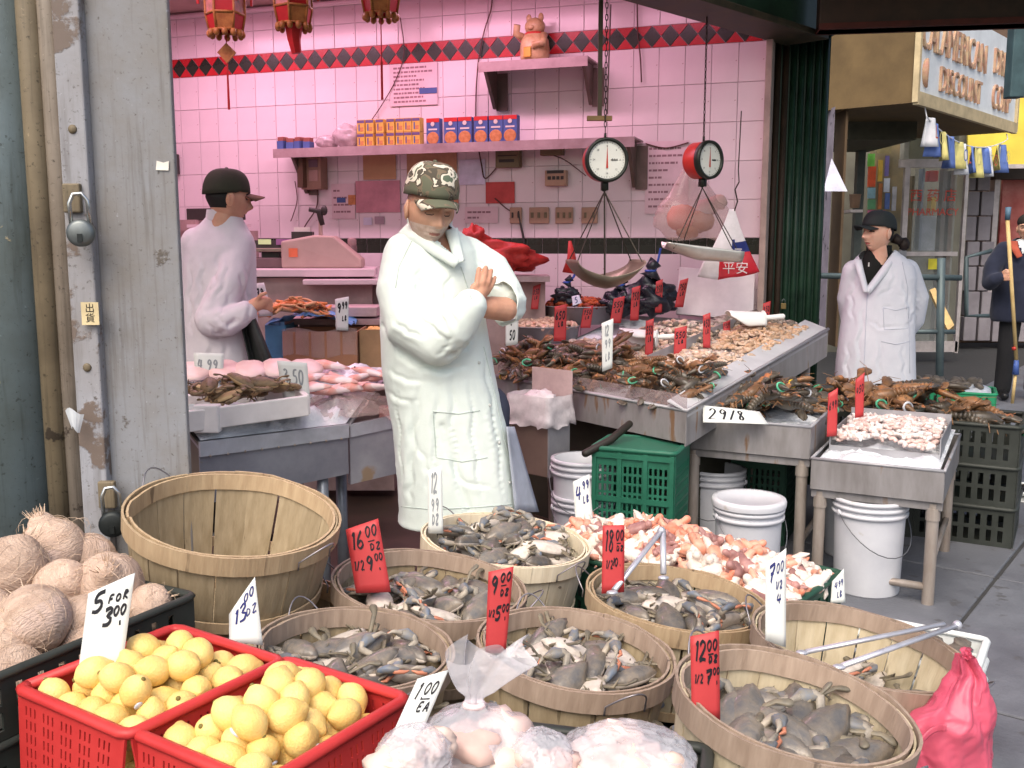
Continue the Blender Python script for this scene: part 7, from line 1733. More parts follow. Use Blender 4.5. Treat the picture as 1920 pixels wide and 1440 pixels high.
gcr = crate('dark_green_crate', 'dark green crate in shadow between the buckets', at(1430, 900, 4.75).x, 4.8, 0.0, 0.3, 0.3, 0.42, R(-25), M_grpl, 10, 8, 0.012)

# ---- black bins beyond the octopus table
for k, (z0, h) in enumerate(((0.0, 0.19), (0.20, 0.19), (0.40, 0.19))):
    crate('black_bin', ('lowest', 'middle', 'top')[k] + ' black bin of the stack at the pavement edge', 2.30, 4.86, z0, 0.46, 0.46, h, R(-30), M_blk, 8, 2, 0.014, group='stacked black bins')
crate('rear_black_bin', 'black bin of lobsters between the octopus table and the woman', 1.88, 4.97, 0.22, 0.42, 0.34, 0.42, R(-28), M_blk, 8, 4, 0.012)
crate('rear_bin_base', 'black crate under the bin of lobsters before the woman', 1.88, 4.97, 0.0, 0.40, 0.32, 0.21, R(-28), M_blk, 8, 2, 0.012)
g = random.Random(3)
for k in range(14):
    l = Euler((0, 0, R(-28))).to_matrix() @ Vector((g.uniform(-.2, .2), g.uniform(-.15, .15), 0)); make_lobster(Vector((1.88, 4.97, 0.665)) + l + Vector((0, 0, g.uniform(0, .06))), (g.uniform(-.4, .4), g.uniform(-.6, .6), g.uniform(0, 6.28)), g.uniform(.85, 1.15), 'dark lobster in the black bin before the woman', 'lobsters in the rear black bin')
for k in range(12):
    l = Euler((0, 0, R(-30))).to_matrix() @ Vector((g.uniform(-.19, .1), g.uniform(-.19, .19), 0)); make_lobster(Vector((2.30, 4.86, 0.60)) + l + Vector((0, 0, g.uniform(-.03, .05))), (g.uniform(-.4, .4), g.uniform(-.6, .6), g.uniform(0, 6.28)), g.uniform(.85, 1.15), 'lobster on the top black bin at the pavement edge', 'lobsters on the black bins')
# green tray of clams on a bin
gt = at(1795, 752, 5.62)
crate('clam_tray', 'bright green plastic tray of clams to the right of the woman', gt.x + .02, gt.y + .1, gt.z - 0.03, 0.44, 0.30, 0.085, R(-24), mat('vivid_green_plastic', (44, 150, 104), rough=0.45), 10, 1, 0.010)
crate('clam_tray_stand', 'black crate under the green clam tray', gt.x + .02, gt.y + .1, 0.0, 0.40, 0.28, gt.z - 0.05, R(-24), M_blk, 9, 5, 0.012)
ice_sheet(bilinear(*[Vector((gt.x + .02, gt.y + .1, gt.z + .035)) + Euler((0, 0, R(-24))).to_matrix() @ Vector(q) for q in ((-.2, -.13, 0), (.2, -.13, 0), (.2, .13, 0.02), (-.2, .13, 0.02))]), 0.03, 'ice under the clams in the green tray', 23, 20, 14)
g = random.Random(5)
clam_me = MB().ell((0, 0, 0), (0.034, 0.028, 0.017), 12, 8, fn=lambda p: 1 + 0.1 * noise.noise(p * 2)).mesh('clam', M_clam, True)
for k in range(44):
    l = Euler((0, 0, R(-24))).to_matrix() @ Vector((g.uniform(-.2, .14), g.uniform(-.12, .13), 0)); o = link('clam', clam_me, loc=Vector((gt.x + .02, gt.y + .1, gt.z + .06)) + l + Vector((0, 0, g.uniform(0, .045))), rot=(g.uniform(-1, 1), g.uniform(-1, 1), g.uniform(0, 6)))
    tag(o, 'grey clam in the bright green tray', 'clam', 'clams in the green tray')
# flat white tray on the pavement at the right edge
ft_ = at(1895, 905, 5.5)
crate('pavement_tray', 'flat white tray of black mussels lying on the pavement', ft_.x + .06, 5.55, 0.0, 0.34, 0.26, 0.05, R(-20), M_whpl, 6, 1, 0.010)
stuff(scatter(lambda a, b: Vector((ft_.x + .06 + (a - .5) * .28, 5.55 + (b - .5) * .2, 0.03)), 90, 0.05, [M_dk, mat('mussel', (40, 42, 50), rough=0.3)], 'mussels', 0.8, 0.2, 0.2, 44), 'black mussels in the flat white tray', 'mussels')
# ================================================================ PEOPLE
def skin(name, c, c2): return mat(name, c, c2, rough=0.5, scale=12, bump=0.05, bscale=120, sss=0.12, spec=0.35)
def camo():
    m = bpy.data.materials.new('camouflage_cloth'); m.use_nodes = True; t = m.node_tree; n = t.nodes; L = t.links; b = n['Principled BSDF']
    tc = n.new('ShaderNodeTexCoord'); nz = n.new('ShaderNodeTexNoise'); nz.inputs['Scale'].default_value = 17; nz.inputs['Detail'].default_value = 2.2; nz.inputs['Distortion'].default_value = 0.7
    L.new(tc.outputs['Object'], nz.inputs['Vector']); rp = n.new('ShaderNodeValToRGB'); cr = rp.color_ramp; cr.interpolation = 'CONSTANT'
    cr.elements[0].position = 0.0; cr.elements[0].color = (*lin((104, 106, 88)), 1); cr.elements[1].position = 0.43; cr.elements[1].color = (*lin((124, 110, 92)), 1)
    for pos, c in ((0.47, (86, 80, 70)), (0.53, (220, 212, 194)), (0.62, (98, 110, 92))):
        e = cr.elements.new(pos); e.color = (*lin(c), 1)
    L.new(nz.outputs['Fac'], rp.inputs[0]); L.new(rp.outputs[0], b.inputs['Base Color']); b.inputs['Roughness'].default_value = 0.85; b.inputs['Specular IOR Level'].default_value = 0.2
    return m
def cloth(name, c, c2): return mat(name, c, c2, rough=0.85, scale=5, bump=0.12, bscale=260, spec=0.15, sheen=0.15, var=0.03)

def G(p, c, s): return math.exp(-0.5 * sum(((p[i] - c[i]) / s[i]) ** 2 for i in range(3)))
def head_mb(lids=True, stubble=False, smile=0.0):
    """head centred at the origin, face to -Y; materials 0 skin 1 lips 2 hair 3 brow 4 eye 5 stubble"""
    nu, nv = 110, 130; mb = MB(); BIG = 9.0
    for i in range(nv + 1):
        th = math.pi * min(0.995, max(0.005, i / nv))
        for j in range(nu):
            ph = 2 * math.pi * j / nu
            d = Vector((math.sin(th) * math.cos(ph), math.sin(th) * math.sin(ph), math.cos(th)))
            x, y, z = d.x * 0.074, d.y * 0.094, d.z * 0.116
            if d.z < 0:                       # jaw
                k = -d.z; x *= 1 - 0.30 * k ** 1.6; y = y * (1 - 0.10 * k) if y < 0 else y * (1 - 0.45 * k)
            if d.z > 0.2: x *= 1.03
            x *= 1 - 0.06 * max(0, -d.y) ** 2
            f = max(0.0, -d.y) ** 0.5
            dy = 0.0
            dy += 0.013 * G((x, 0, z), (0, 0, -0.006), (0.0085, BIG, 0.018)) + 0.025 * G((x, 0, z), (0, 0, -0.034), (0.0105, BIG, 0.0115)) + 0.004 * G((x, 0, z), (0, 0, 0.016), (0.012, BIG, 0.01))
            for s in (-1, 1):
                dy += 0.008 * G((x, 0, z), (s * 0.0135, 0, -0.038), (0.006, BIG, 0.006))
                dy -= 0.0170 * G((x, 0, z), (s * 0.031, 0, 0.002), (0.0150, BIG, 0.0105))
                dy += 0.0105 * G((x, 0, z), (s * 0.031, 0, 0.000), (0.0105, BIG, 0.0068))
                dy -= 0.0022 * G((x, 0, z), (s * 0.031, 0, -0.0055), (0.012, BIG, 0.0016))
                dy += 0.0075 * G((x, 0, z), (s * 0.030, 0, 0.021), (0.020, BIG, 0.0065))
                dy += 0.0055 * G((x, 0, z), (s * 0.043, 0, -0.020), (0.016, BIG, 0.014))
                dy -= 0.0045 * G((x, 0, z), (s * 0.027, 0, -0.048), (0.0055, BIG, 0.014))
            dy += 0.004 * G((x, 0, z), (0, 0, -0.060), (0.024, BIG, 0.014))
            dy += 0.0050 * G((x, 0, z), (0, 0, -0.0605), (0.017, BIG, 0.0038)) + 0.0055 * G((x, 0, z), (0, 0, -0.0725), (0.015, BIG, 0.0045)) - 0.0045 * G((x, 0, z), (0, 0, -0.0665), (0.021, BIG, 0.0018))
            dy -= 0.003 * G((x, 0, z), (0, 0, -0.083), (0.02, BIG, 0.005))
            dy += 0.010 * G((x, 0, z), (0, 0, -0.099), (0.019, BIG, 0.012))
            y -= dy * f
            mb.v.append(Vector((x, y, z)))
    for i in range(nv):
        for j in range(nu):
            q = i * nu + j; w = i * nu + (j + 1) % nu; f = [q, q + nu, w + nu, w]
            c = sum((mb.v[k] for k in f), Vector()) / 4; m = 0
            if c.y < -0.05:
                if (c.x / 0.019) ** 2 + ((c.z + 0.0668) / 0.0058) ** 2 < 1: m = 1
                for s in (-1, 1):
                    e = ((c.x - s * 0.031) / 0.019) ** 2
                    if e < 1 and abs(c.z - 0.019 - 0.004 * (1 - e)) < 0.0038: m = 3
                    e2 = ((c.x - s * 0.031) / 0.014) ** 2
                    if e2 < 1:
                        if lids and abs(c.z + 0.0040 + 0.003 * (1 - e2)) < 0.0017: m = 4
                        if not lids and abs(c.z - 0.001) < 0.0042 * math.sqrt(1 - e2): m = 4
            if m == 0 and stubble and c.z < -0.040 and c.y < 0.0 and not (abs(c.x) < 0.013 and c.z > -0.046): m = 5
            if m == 0 and (c.z > 0.045 or (c.y > 0.02 and c.z > -0.045)): m = 2
            mb.f.append(f); mb.m.append(m)
    for s in (-1, 1):
        Mx = Matrix.Translation((s * 0.0755, 0.008, -0.008)) @ Matrix.Rotation(R(s * 22), 4, 'Z')
        mb.ell((0, 0, 0), (0.009, 0.020, 0.032), 14, 10, 0, Mx); mb.ell((s * 0.004, 0.004, 0.002), (0.008, 0.010, 0.018), 10, 7, 0, Mx)
    mb.tube([(0, 0.010, -0.05), (0, 0.018, -0.10), (0, 0.030, -0.165), (0, 0.035, -0.23)], [0.048, 0.050, 0.053, 0.062], 22, 0, False)
    return mb
def cap_parts(H, par, crown_m, brim_m, brim_len=0.075, brim_w=0.070, droop=0.25, band_z=0.030, tall=0.098, o0=Vector()):
    def wrap(mb):
        for k in range(len(mb.v)): mb.v[k] = H @ mb.v[k] - o0
        return mb
    c = MB(); n, nv = 36, 12
    for i in range(nv + 1):
        t = i / nv * 0.5 * math.pi
        for j in range(n):
            a = 2 * math.pi * j / n; seam = 1 - 0.010 * max(0, math.cos(a * 6)) ** 8
            rx, ry = 0.0830, 0.1035
            z = band_z + (tall) * math.sin(t) ** 0.9 + (0.010 * math.cos(a + math.pi / 2) * 0 if 0 else 0)
            k = math.cos(t) ** 0.62 if t < 1.55 else 0.02
            p = Vector((math.cos(a) * rx * k * seam, math.sin(a) * ry * k * seam + 0.004, z + (0.012 if math.sin(a) < -0.2 else 0) * (1 - i / nv) * 0.5 - 0.012 * max(0, math.sin(a)) * (1 - i / nv)))
            c.v.append(p)
    for i in range(nv):
        for j in range(n):
            q = i * n + j; w = i * n + (j + 1) % n; c.f.append([q, w, w + n, q + n]); c.m.append(0)
    wrap(c).obj('cap_crown', crown_m, par, smooth=True, solid=0.003)
    b = MB().sheet(lambda u, v: Vector(((u - 0.5) * 2 * brim_w * (1 - 0.22 * v ** 2 * abs(2 * u - 1)), -0.094 * math.sqrt(max(0.02, 1 - (2 * (u - .5) * brim_w / 0.083) ** 2)) - v * brim_len * (1 - 0.35 * (2 * u - 1) ** 2), band_z + 0.004 - droop * v * brim_len - 0.024 * (2 * u - 1) ** 2 * (0.6 + 0.4 * v))), 24, 10)
    wrap(b).obj('cap_brim', brim_m, par, smooth=True, solid=0.005)
    wrap(MB().ell((0, 0.004, band_z + tall + 0.002), (0.008, 0.008, 0.005), 10, 6)).obj('cap_button', crown_m, par, smooth=True)
def ring_loft(mb, rings, n=32, cap=True):
    b = len(mb.v)
    for (c, rx, ry, yaw) in rings:
        for j in range(n):
            a = 2 * math.pi * j / n; ca, sa = math.cos(a), math.sin(a)
            e = 0.82
            x = math.copysign(abs(ca) ** e, ca) * rx; y = math.copysign(abs(sa) ** e, sa) * ry
            mb.v.append(Vector((c.x + x * math.cos(yaw) - y * math.sin(yaw), c.y + x * math.sin(yaw) + y * math.cos(yaw), c.z)))
    k = len(rings)
    for i in range(k - 1):
        for j in range(n):
            q = b + i * n + j; w = b + i * n + (j + 1) % n; mb.f.append([q, w, w + n, q + n]); mb.m.append(0)
    if cap:
        mb.f.append([b + j for j in range(n)][::-1]); mb.m.append(0); mb.f.append([b + (k - 1) * n + j for j in range(n)]); mb.m.append(0)
def wrinkle(me, amp, seed, zmin, fine=0.0005, folds=None):
    me.update(); nrm = [v.normal.copy() for v in me.vertices]
    for v, n in zip(me.vertices, nrm):
        p = v.co + Vector((seed, seed * .7, 0))
        w = 1 - abs(noise.noise(Vector((p.x * 7 + p.z * 0.8, p.y * 7, p.z * 1.1)))) * 2.4
        w2 = 1 - abs(noise.noise(Vector((p.x * 9 - p.z * 6, p.y * 9, p.z * 6 + p.x * 5)))) * 2.4
        low = max(0, min(1, (1.05 - v.co.z) / 0.35))
        d = amp * (w * (0.45 + 0.45 * low) + w2 * (0.55 - 0.35 * low)) + fine * noise.noise(p * 34) * 2
        if folds:
            for (a, b, wd, dp) in folds:
                ab = b - a; t = max(0, min(1, (v.co - a).dot(ab) / ab.length_squared)); r_ = (v.co - (a + ab * t)).length
                d += dp * math.exp(-(r_ / wd) ** 2)
        v.co = v.co + n * d
    me.update()
def press_folds(me, o0, lines):
    """press creases into a cloth surface: each line runs over the side that faces the street"""
    from mathutils.bvhtree import BVHTree
    from mathutils.kdtree import KDTree
    me.update(); vs = [v.co.copy() for v in me.vertices]; nr = [v.normal.copy() for v in me.vertices]
    tree = BVHTree.FromPolygons([tuple(v) for v in vs], [tuple(p.vertices) for p in me.polygons])
    kd = KDTree(len(vs))
    for i, v in enumerate(vs): kd.insert(v, i)
    kd.balance()
    disp = {}
    def run(pts, wd, dp, ox=0, oy=0):
        best = {}; n = 14 * (len(pts) - 1)
        for k in range(n + 1):
            t = k / n * (len(pts) - 1); i = min(int(t), len(pts) - 2); f = t - i
            x = pts[i][0] * (1 - f) + pts[i + 1][0] * f + ox + 2.5 * math.sin(k * 0.7 + pts[0][0]); y = pts[i][1] * (1 - f) + pts[i + 1][1] * f + oy
            r_ = ray(x, y).normalized(); h = tree.ray_cast(CAM - o0, r_)
            if not h[0]: continue
            tp = min(1, 3.2 * min(k / n, 1 - k / n) + 0.05)
            for co, idx, d in kd.find_range(h[0], wd * 2.4):
                w = tp * math.exp(-(d / wd) ** 2)
                if w > best.get(idx, 0): best[idx] = w
        for idx, w in best.items(): disp[idx] = disp.get(idx, 0) + w * dp
    for pts, wd, dp in lines:
        dx, dy = pts[-1][0] - pts[0][0], pts[-1][1] - pts[0][1]; l = math.hypot(dx, dy); k = wd * 2.0 * FPX / (MY if o0 is MO else o0.y)
        run(pts, wd * .85, -dp * .8); run(pts, wd * 1.4, dp * 0.42, -dy / l * k, dx / l * k)
    for idx, d in disp.items(): me.vertices[idx].co = vs[idx] + nr[idx] * d
    me.update()
def cut_v(me, o0, tri, near):
    """open the neck of a coat: drop the faces that lie inside the V on the near side"""
    def pxy(p):
        q = p + o0 - CAM; f = q.y * CP - q.z * SP; u = q.x / f; v = (q.y * SP + q.z * CP) / f
        return 960 + u * FPX, 720 - v * FPX
    def inside(x, y):
        s = [(tri[(i + 1) % 3][0] - tri[i][0]) * (y - tri[i][1]) - (tri[(i + 1) % 3][1] - tri[i][1]) * (x - tri[i][0]) for i in range(3)]
        return all(q >= 0 for q in s) or all(q <= 0 for q in s)
    vs = [v.co.copy() for v in me.vertices]; fs = []
    for p in me.polygons:
        c = sum((vs[i] for i in p.vertices), Vector()) / len(p.vertices)
        if c.y + o0.y < near and inside(*pxy(c)): continue
        fs.append(tuple(p.vertices))
    mb = MB(); mb.v = vs; mb.f = [list(f) for f in fs]; mb.m = [0] * len(fs)
    return mb
def mesh_with(me, m):
    me.materials.clear(); me.materials.append(m); me.polygons.foreach_set('use_smooth', [True] * len(me.polygons)); me.polygons.foreach_set('material_index', [0] * len(me.polygons)); me.update(); return me
def finger(mb, pts, r):
    mb.rod(pts, [r, r * 0.97, r * 0.92, r * 0.8][:len(pts)], 10)

# ---------------------------------------------------------------- the man with folded arms
MY = 3.55
MO = Vector((-0.224, MY, 0.0))
def mw(px, py, Y): return at(px, py, Y) - MO
M_skin1 = skin('skin_tan', (212, 168, 142), (194, 146, 120)); M_lip1 = mat('lips_tan', (172, 118, 104), rough=0.5); M_hair1 = mat('hair_grey', (70, 64, 58), rough=0.8)
M_brow1 = mat('brow_grey', (104, 88, 76), rough=0.8); M_eye = mat('eye_dark', (46, 34, 30), rough=0.4); M_stub = mat('stubble_white', (214, 192, 178), (196, 168, 150), rough=0.75, scale=60, bump=0.3, bscale=300)
man = thing('person', 'man in a camouflage cap and long white coat, arms folded, looking down', 'person', MO)
H1 = Matrix.Translation(mw(806, 392, MY - 0.07)) @ Matrix.Rotation(R(26), 4, 'Z') @ Matrix.Rotation(R(4), 4, 'Y') @ Matrix.Rotation(R(11), 4, 'X') @ Matrix.Diagonal((1.06, 1.06, 1.10, 1))
body = MB()
hd = head_mb(True, True)
body.add(hd.v, [tuple(f) for f in hd.f], 0, H1); body.m = list(hd.m)
def add_remeshed(dst, mb, vox, mi, sm=3):
    me = remesh(mb, vox, sm); mesh_to_mb(me, dst, None, mi); bpy.data.meshes.remove(me)
core = MB()
ring_loft(core, [(mw(838, 800, MY), .17, .11, 0), (mw(815, 640, MY), .165, .11, 0), (mw(808, 520, MY), .15, .10, 0), (mw(808, 470, MY), .13, .085, 0), (mw(808, 440, MY + .0), .065, .06, 0)])
core.rod([mw(820, 460, MY), mw(810, 415, MY - .02)], [0.065, 0.056], 14)
add_remeshed(body, core, 0.016, 6)
legs = MB()
for s in (-1, 1):
    legs.rod([Vector((s * 0.085 + 0.05, 0.03, 0.85)), Vector((s * 0.09 + 0.05, 0.01, 0.48)), Vector((s * 0.095 + 0.05, 0.03, 0.10))], [0.085, 0.062, 0.052], 14)
add_remeshed(body, legs, 0.018, 7)
shoes = MB()
for s in (-1, 1): shoes.rod([Vector((s * 0.095 + 0.05, 0.04, 0.062)), Vector((s * 0.11 + 0.10, -0.13, 0.05))], [0.045, 0.04], 12)
add_remeshed(body, shoes, 0.014, 8)
hand = MB()
# his left forearm and fist, tucked in
hand.rod([mw(948, 580, MY - .10), mw(918, 577, MY - .15), mw(893, 575, MY - .18)], [0.043, 0.040, 0.031], 16)
hand.rod([mw(893, 575, MY - .18), mw(878, 572, MY - .19)], [0.033, 0.034], 12)
# his right hand: palm and fingers laid on the other sleeve
hand.rod([mw(880, 574, MY - 0.190), mw(894, 556, MY - 0.205), mw(903, 544, MY - 0.195)], [0.028, 0.030, 0.027], 14)
finger(hand, [mw(893, 550, MY - 0.212), mw(894, 533, MY - 0.218), mw(896, 517, MY - 0.208), mw(898, 504, MY - 0.185)], 0.0105)
finger(hand, [mw(902, 544, MY - 0.208), mw(906, 528, MY - 0.212), mw(909, 513, MY - 0.200), mw(911, 502, MY - 0.178)], 0.0105)
finger(hand, [mw(909, 545, MY - 0.200), mw(915, 530, MY - 0.204), mw(919, 517, MY - 0.190), mw(921, 507, MY - 0.170)], 0.010)
finger(hand, [mw(914, 549, MY - 0.192), mw(921, 537, MY - 0.194), mw(926, 527, MY - 0.180), mw(928, 520, MY - 0.162)], 0.009)
finger(hand, [mw(888, 562, MY - 0.215), mw(885, 550, MY - 0.225), mw(887, 537, MY - 0.220)], 0.0105)
add_remeshed(body, hand, 0.0042, 9, 2)
bmats = [M_skin1, M_lip1, M_hair1, M_brow1, M_eye, M_stub, skin('skin_neck', (190, 142, 116), (172, 124, 100)), mat('navy_trousers', (58, 62, 78), rough=0.85), mat('black_shoes', (30, 30, 32), rough=0.4), skin('skin_hand', (204, 156, 130), (186, 136, 112))]
body.obj('body', bmats, man, smooth=True)
M_coat1 = cloth('white_coat_cool', (222, 233, 227), (214, 226, 219))
coat = MB()
rr = [(975, 862, 118, .175), (960, 861, 114, .172), (900, 855, 110, .17), (800, 843, 106, .165), (700, 822, 104, .162), (620, 814, 99, .16), (560, 808, 93, .155), (505, 810, 87, .140), (470, 812, 80, .118), (446, 812, 64, .095), (428, 808, 44, .078), (416, 806, 34, .066)]
ring_loft(coat, [(mw(cx, py, MY), hw / FPX * MY / 0.985, ry, R(8)) for py, cx, hw, ry in rr], 40)
coat.rod([mw(762, 478, MY - .02), mw(752, 545, MY - .09), mw(770, 610, MY - .15), mw(822, 642, MY - .19)], [0.082, 0.088, 0.092, 0.082], 20)
coat.rod([mw(822, 642, MY - .19), mw(856, 612, MY - .235), mw(881, 574, MY - .245)], [0.082, 0.070, 0.058], 20)
coat.rod([mw(875, 478, MY + .03), mw(922, 508, MY + .02), mw(950, 552, MY - .02)], [0.068, 0.068, 0.060], 20)
cme_ = remesh(coat, 0.0065, 6)
V = lambda px, py, d: mw(px, py, MY + d)
wrinkle(cme_, 0.0016, 3.0, 0.45, folds=[(V(735, 590, -.12), V(850, 668, -.25), 0.014, -0.016), (V(760, 560, -.18), V(800, 612, -.25), 0.012, -0.010), (V(790, 690, -.17), V(905, 662, -.16), 0.013, -0.012), (V(880, 660, -.15), V(935, 760, -.15), 0.012, -0.010),
    (V(715, 610, -.08), V(790, 660, -.2), 0.010, -0.010), (V(820, 520, -.17), V(880, 600, -.22), 0.010, -0.008), (V(830, 800, -.17), V(880, 960, -.17), 0.014, -0.012), (V(770, 760, -.16), V(765, 960, -.16), 0.014, -0.010), (V(868, 500, -.16), V(905, 640, -.16), 0.006, -0.008), (V(905, 640, -.16), V(985, 960, -.15), 0.006, -0.010)])
press_folds(cme_, MO, [([(728, 640), (770, 676), (830, 694), (880, 684)], .012, .014), ([(842, 642), (800, 606), (770, 590)], .008, .009), ([(850, 632), (815, 580), (800, 545)], .008, .008), ([(858, 622), (842, 575), (838, 540)], .007, .007), ([(742, 560), (775, 574), (805, 590)], .008, .007),
    ([(736, 600), (765, 622), (800, 634)], .008, .009), ([(748, 520), (775, 524), (800, 536)], .008, .006), ([(846, 664), (872, 652), (888, 628)], .008, .008), ([(820, 668), (838, 650), (846, 628)], .007, .008), ([(792, 702), (778, 800), (770, 900), (768, 955)], .012, .010), ([(850, 694), (848, 800), (860, 950)], .012, .009),
    ([(905, 660), (926, 770), (946, 945)], .011, .009), ([(822, 716), (814, 840), (822, 955)], .010, .009), ([(742, 720), (750, 840), (757, 950)], .010, .009), ([(882, 700), (888, 830), (905, 950)], .010, .008), ([(722, 690), (760, 712), (800, 716)], .009, .008), ([(720, 730), (750, 750), (790, 752)], .008, .006), ([(852, 505), (832, 545), (846, 585)], .008, .007),
    ([(800, 478), (782, 520), (786, 560)], .009, .007), ([(770, 470), (762, 505), (772, 530)], .008, .006), ([(888, 482), (922, 510), (940, 545)], .008, .007), ([(912, 480), (944, 512), (958, 545)], .008, .006), ([(840, 870), (870, 905), (930, 915)], .009, .006), ([(780, 830), (800, 870), (805, 930)], .009, .007)])
cmb = cut_v(cme_, MO, [(782, 415), (846, 424), (861, 490)], MY - 0.0)
cmb.obj('coat', M_coat1, man, smooth=True)
from mathutils.bvhtree import BVHTree
def seam_set(mb, o0, par, lines, m, r=0.0017):
    tree = BVHTree.FromPolygons([tuple(v) for v in mb.v], mb.f)
    def hit(px, py):
        r_ = ray(px, py); h = tree.ray_cast(CAM - o0, r_.normalized())
        return h[0] - r_.normalized() * 0.001 if h[0] else None
    for nm, pts in lines:
        P = []
        for i in range(len(pts) - 1):
            for k in range(8):
                t = k / 8; q = hit(pts[i][0] * (1 - t) + pts[i + 1][0] * t, pts[i][1] * (1 - t) + pts[i + 1][1] * t)
                if q: P.append(q)
        q = hit(*pts[-1])
        if q: P.append(q)
        if len(P) > 2: MB().tube(P, r, 6).obj(nm, m, par, smooth=True)
    return hit
M_seam1 = mat('coat_seam', (188, 201, 194), rough=.9)
hit1 = seam_set(cmb, MO, man, [('placket_seam', [(864, 500), (884, 560)]), ('placket_seam', [(907, 650), (926, 730), (950, 840), (972, 955)]), ('hem_seam', [(752, 950), (810, 955), (880, 952), (968, 945)]), ('pocket_seam', [(812, 772), (860, 776), (900, 770)]), ('pocket_seam', [(812, 772), (818, 858), (866, 866), (914, 858)]), ('shoulder_seam', [(772, 452), (748, 500), (742, 540)])], M_seam1)
for (px, py) in ((898, 680), (918, 760), (936, 830), (955, 905)):
    q = hit1(px, py)
    if q: MB().ell(q, (0.0065, 0.004, 0.0065), 10, 6).obj('button', mat('button_white', (196, 200, 196)), man, smooth=True)
# wide open cuff of his left sleeve
ctr0 = V(956, 566, -.045); ax = (V(905, 580, -.17) - ctr0).normalized(); X_, Y_ = frame_of(ax)
def cuff(u, v):
    a = u * 2 * math.pi; r_ = 0.058 + 0.010 * v
    return ctr0 + ax * (0.062 * v - 0.02) + X_ * math.cos(a) * r_ * 0.95 + Y_ * math.sin(a) * r_ * 1.15 + wob(Vector((math.cos(a), math.sin(a), v)), 0.010, 2)
MB().sheet(cuff, 32, 8).obj('cuff', M_coat1, man, smooth=True, solid=0.004)
# collar and lapels
def lapel(P, w, name='lapel', m=M_coat1, par=man):
    mb = MB()
    def S(u, v):
        k = v * (len(P) - 1); i = min(int(k), len(P) - 2); t = k - i; p = P[i] * (1 - t) + P[i + 1] * t
        d = (P[i + 1] - P[i]).normalized(); side = d.cross(Vector((0, -1, 0.25))).normalized()
        return p + side * (u - 0.5) * w * (1 - 0.25 * v) + Vector((0, -0.012 * math.sin(math.pi * u), 0))
    mb.sheet(S, 6, 18); return mb.obj(name, m, par, smooth=True, solid=0.004)
lapel([V(756, 428, -.03), V(775, 442, -.085), V(815, 468, -.125), V(858, 494, -.155)], 0.050)
lapel([V(846, 430, -.05), V(853, 455, -.10), V(862, 492, -.15)], 0.046)
MB().sheet(lambda u, v: V(806, 425, 0.01) + Vector((math.cos(math.pi * (0.0 + u)) * 0.078, math.sin(math.pi * u) * 0.075, -0.012 + 0.05 * v)), 20, 4).obj('collar', M_coat1, man, smooth=True, solid=0.005)
# coat tail hanging behind and pocket slit
MB().sheet(lambda u, v: V(950 + 14 * u + 30 * u * v + 16 * v, 800 + 160 * v, -.10 + 0.14 * u), 6, 10).obj('coat_tail', mat('coat_painted_shade', (176, 184, 196), rough=0.85), man, smooth=True, solid=0.004)  # white coat panel; its shade is painted in as blue-grey
MB().sheet(lambda u, v: V(766 + 5 * u * math.sin(math.pi * v), 722 + 30 * v, -.135 + .01 * u), 2, 6).obj('pocket_slit', mat('slit_navy', (40, 46, 80), rough=0.9), man, solid=0.003)
M_camo = camo()
cap_parts(H1 @ Matrix.Diagonal((1.05, 1.05, 1.0, 1)), man, M_camo, M_camo, 0.052, 0.072, 0.30, 0.040, 0.106)

# ---------------------------------------------------------------- the worker seen from behind
BY = 4.55; BO = Vector((-1.34, BY, 0.0))
def bw_(px, py, d): return at(px, py, BY + d) - BO
wk = thing('person', 'worker in a dark cap and white coat seen from behind, at the left', 'person', BO)
M_skin2 = skin('skin_brown', (204, 156, 130), (186, 136, 112)); M_hair2 = mat('hair_black', (28, 26, 24), rough=0.7)
H2 = Matrix.Translation(bw_(426, 372, -.02)) @ Matrix.Rotation(R(122), 4, 'Z') @ Matrix.Rotation(R(3), 4, 'X') @ Matrix.Diagonal((1.02, 1.02, 1.04, 1))
body = MB(); hd = head_mb(False); body.add(hd.v, [tuple(f) for f in hd.f], 0, H2); body.m = list(hd.m)
core = MB(); ring_loft(core, [(bw_(415, 720, 0), .14, .10, 0), (bw_(414, 560, 0), .14, .10, 0), (bw_(414, 450, 0), .12, .08, 0), (bw_(420, 415, 0), .055, .055, 0)]); core.rod([bw_(420, 440, 0), bw_(424, 400, 0)], [.056, .05], 12)
add_remeshed(body, core, 0.018, 6)
legs = MB()
for s in (-1, 1): legs.rod([Vector((s * .085 - 0.02, 0.0, 0.9)), Vector((s * .09 - .02, 0.0, 0.48)), Vector((s * .09 - .02, 0.02, 0.10))], [.085, .062, .05], 12)
add_remeshed(body, legs, .02, 7)
shoes = MB()
for s in (-1, 1): shoes.rod([Vector((s * .09 - .04, 0.03, 0.062)), Vector((s * .09 + .08, -0.0, 0.05))], [.045, .04], 12)
add_remeshed(body, shoes, .015, 8)
hand = MB(); hand.rod([bw_(456, 586, -.2), bw_(478, 572, -.18)], [.035, .03], 12); hand.rod([bw_(478, 572, -.18), bw_(492, 566, -.17)], [.032, .03], 12)
for k in range(4): finger(hand, [bw_(492, 562 + 5 * k, -.17), bw_(503, 560 + 6 * k, -.165), bw_(509, 565 + 6 * k, -.15)], 0.009)
finger(hand, [bw_(482, 562, -.2), bw_(490, 552, -.21), bw_(498, 550, -.2)], 0.010)
add_remeshed(body, hand, .0055, 9, 2)
body.obj('body', [M_skin2, mat('lips_brown', (140, 86, 76)), M_hair2, M_hair2, M_eye, M_skin2, mat('dark_shirt', (50, 44, 40), rough=.85), mat('dark_trousers', (46, 40, 32), rough=.85), mat('black_shoes', (30, 30, 32)), M_skin2], wk, smooth=True)
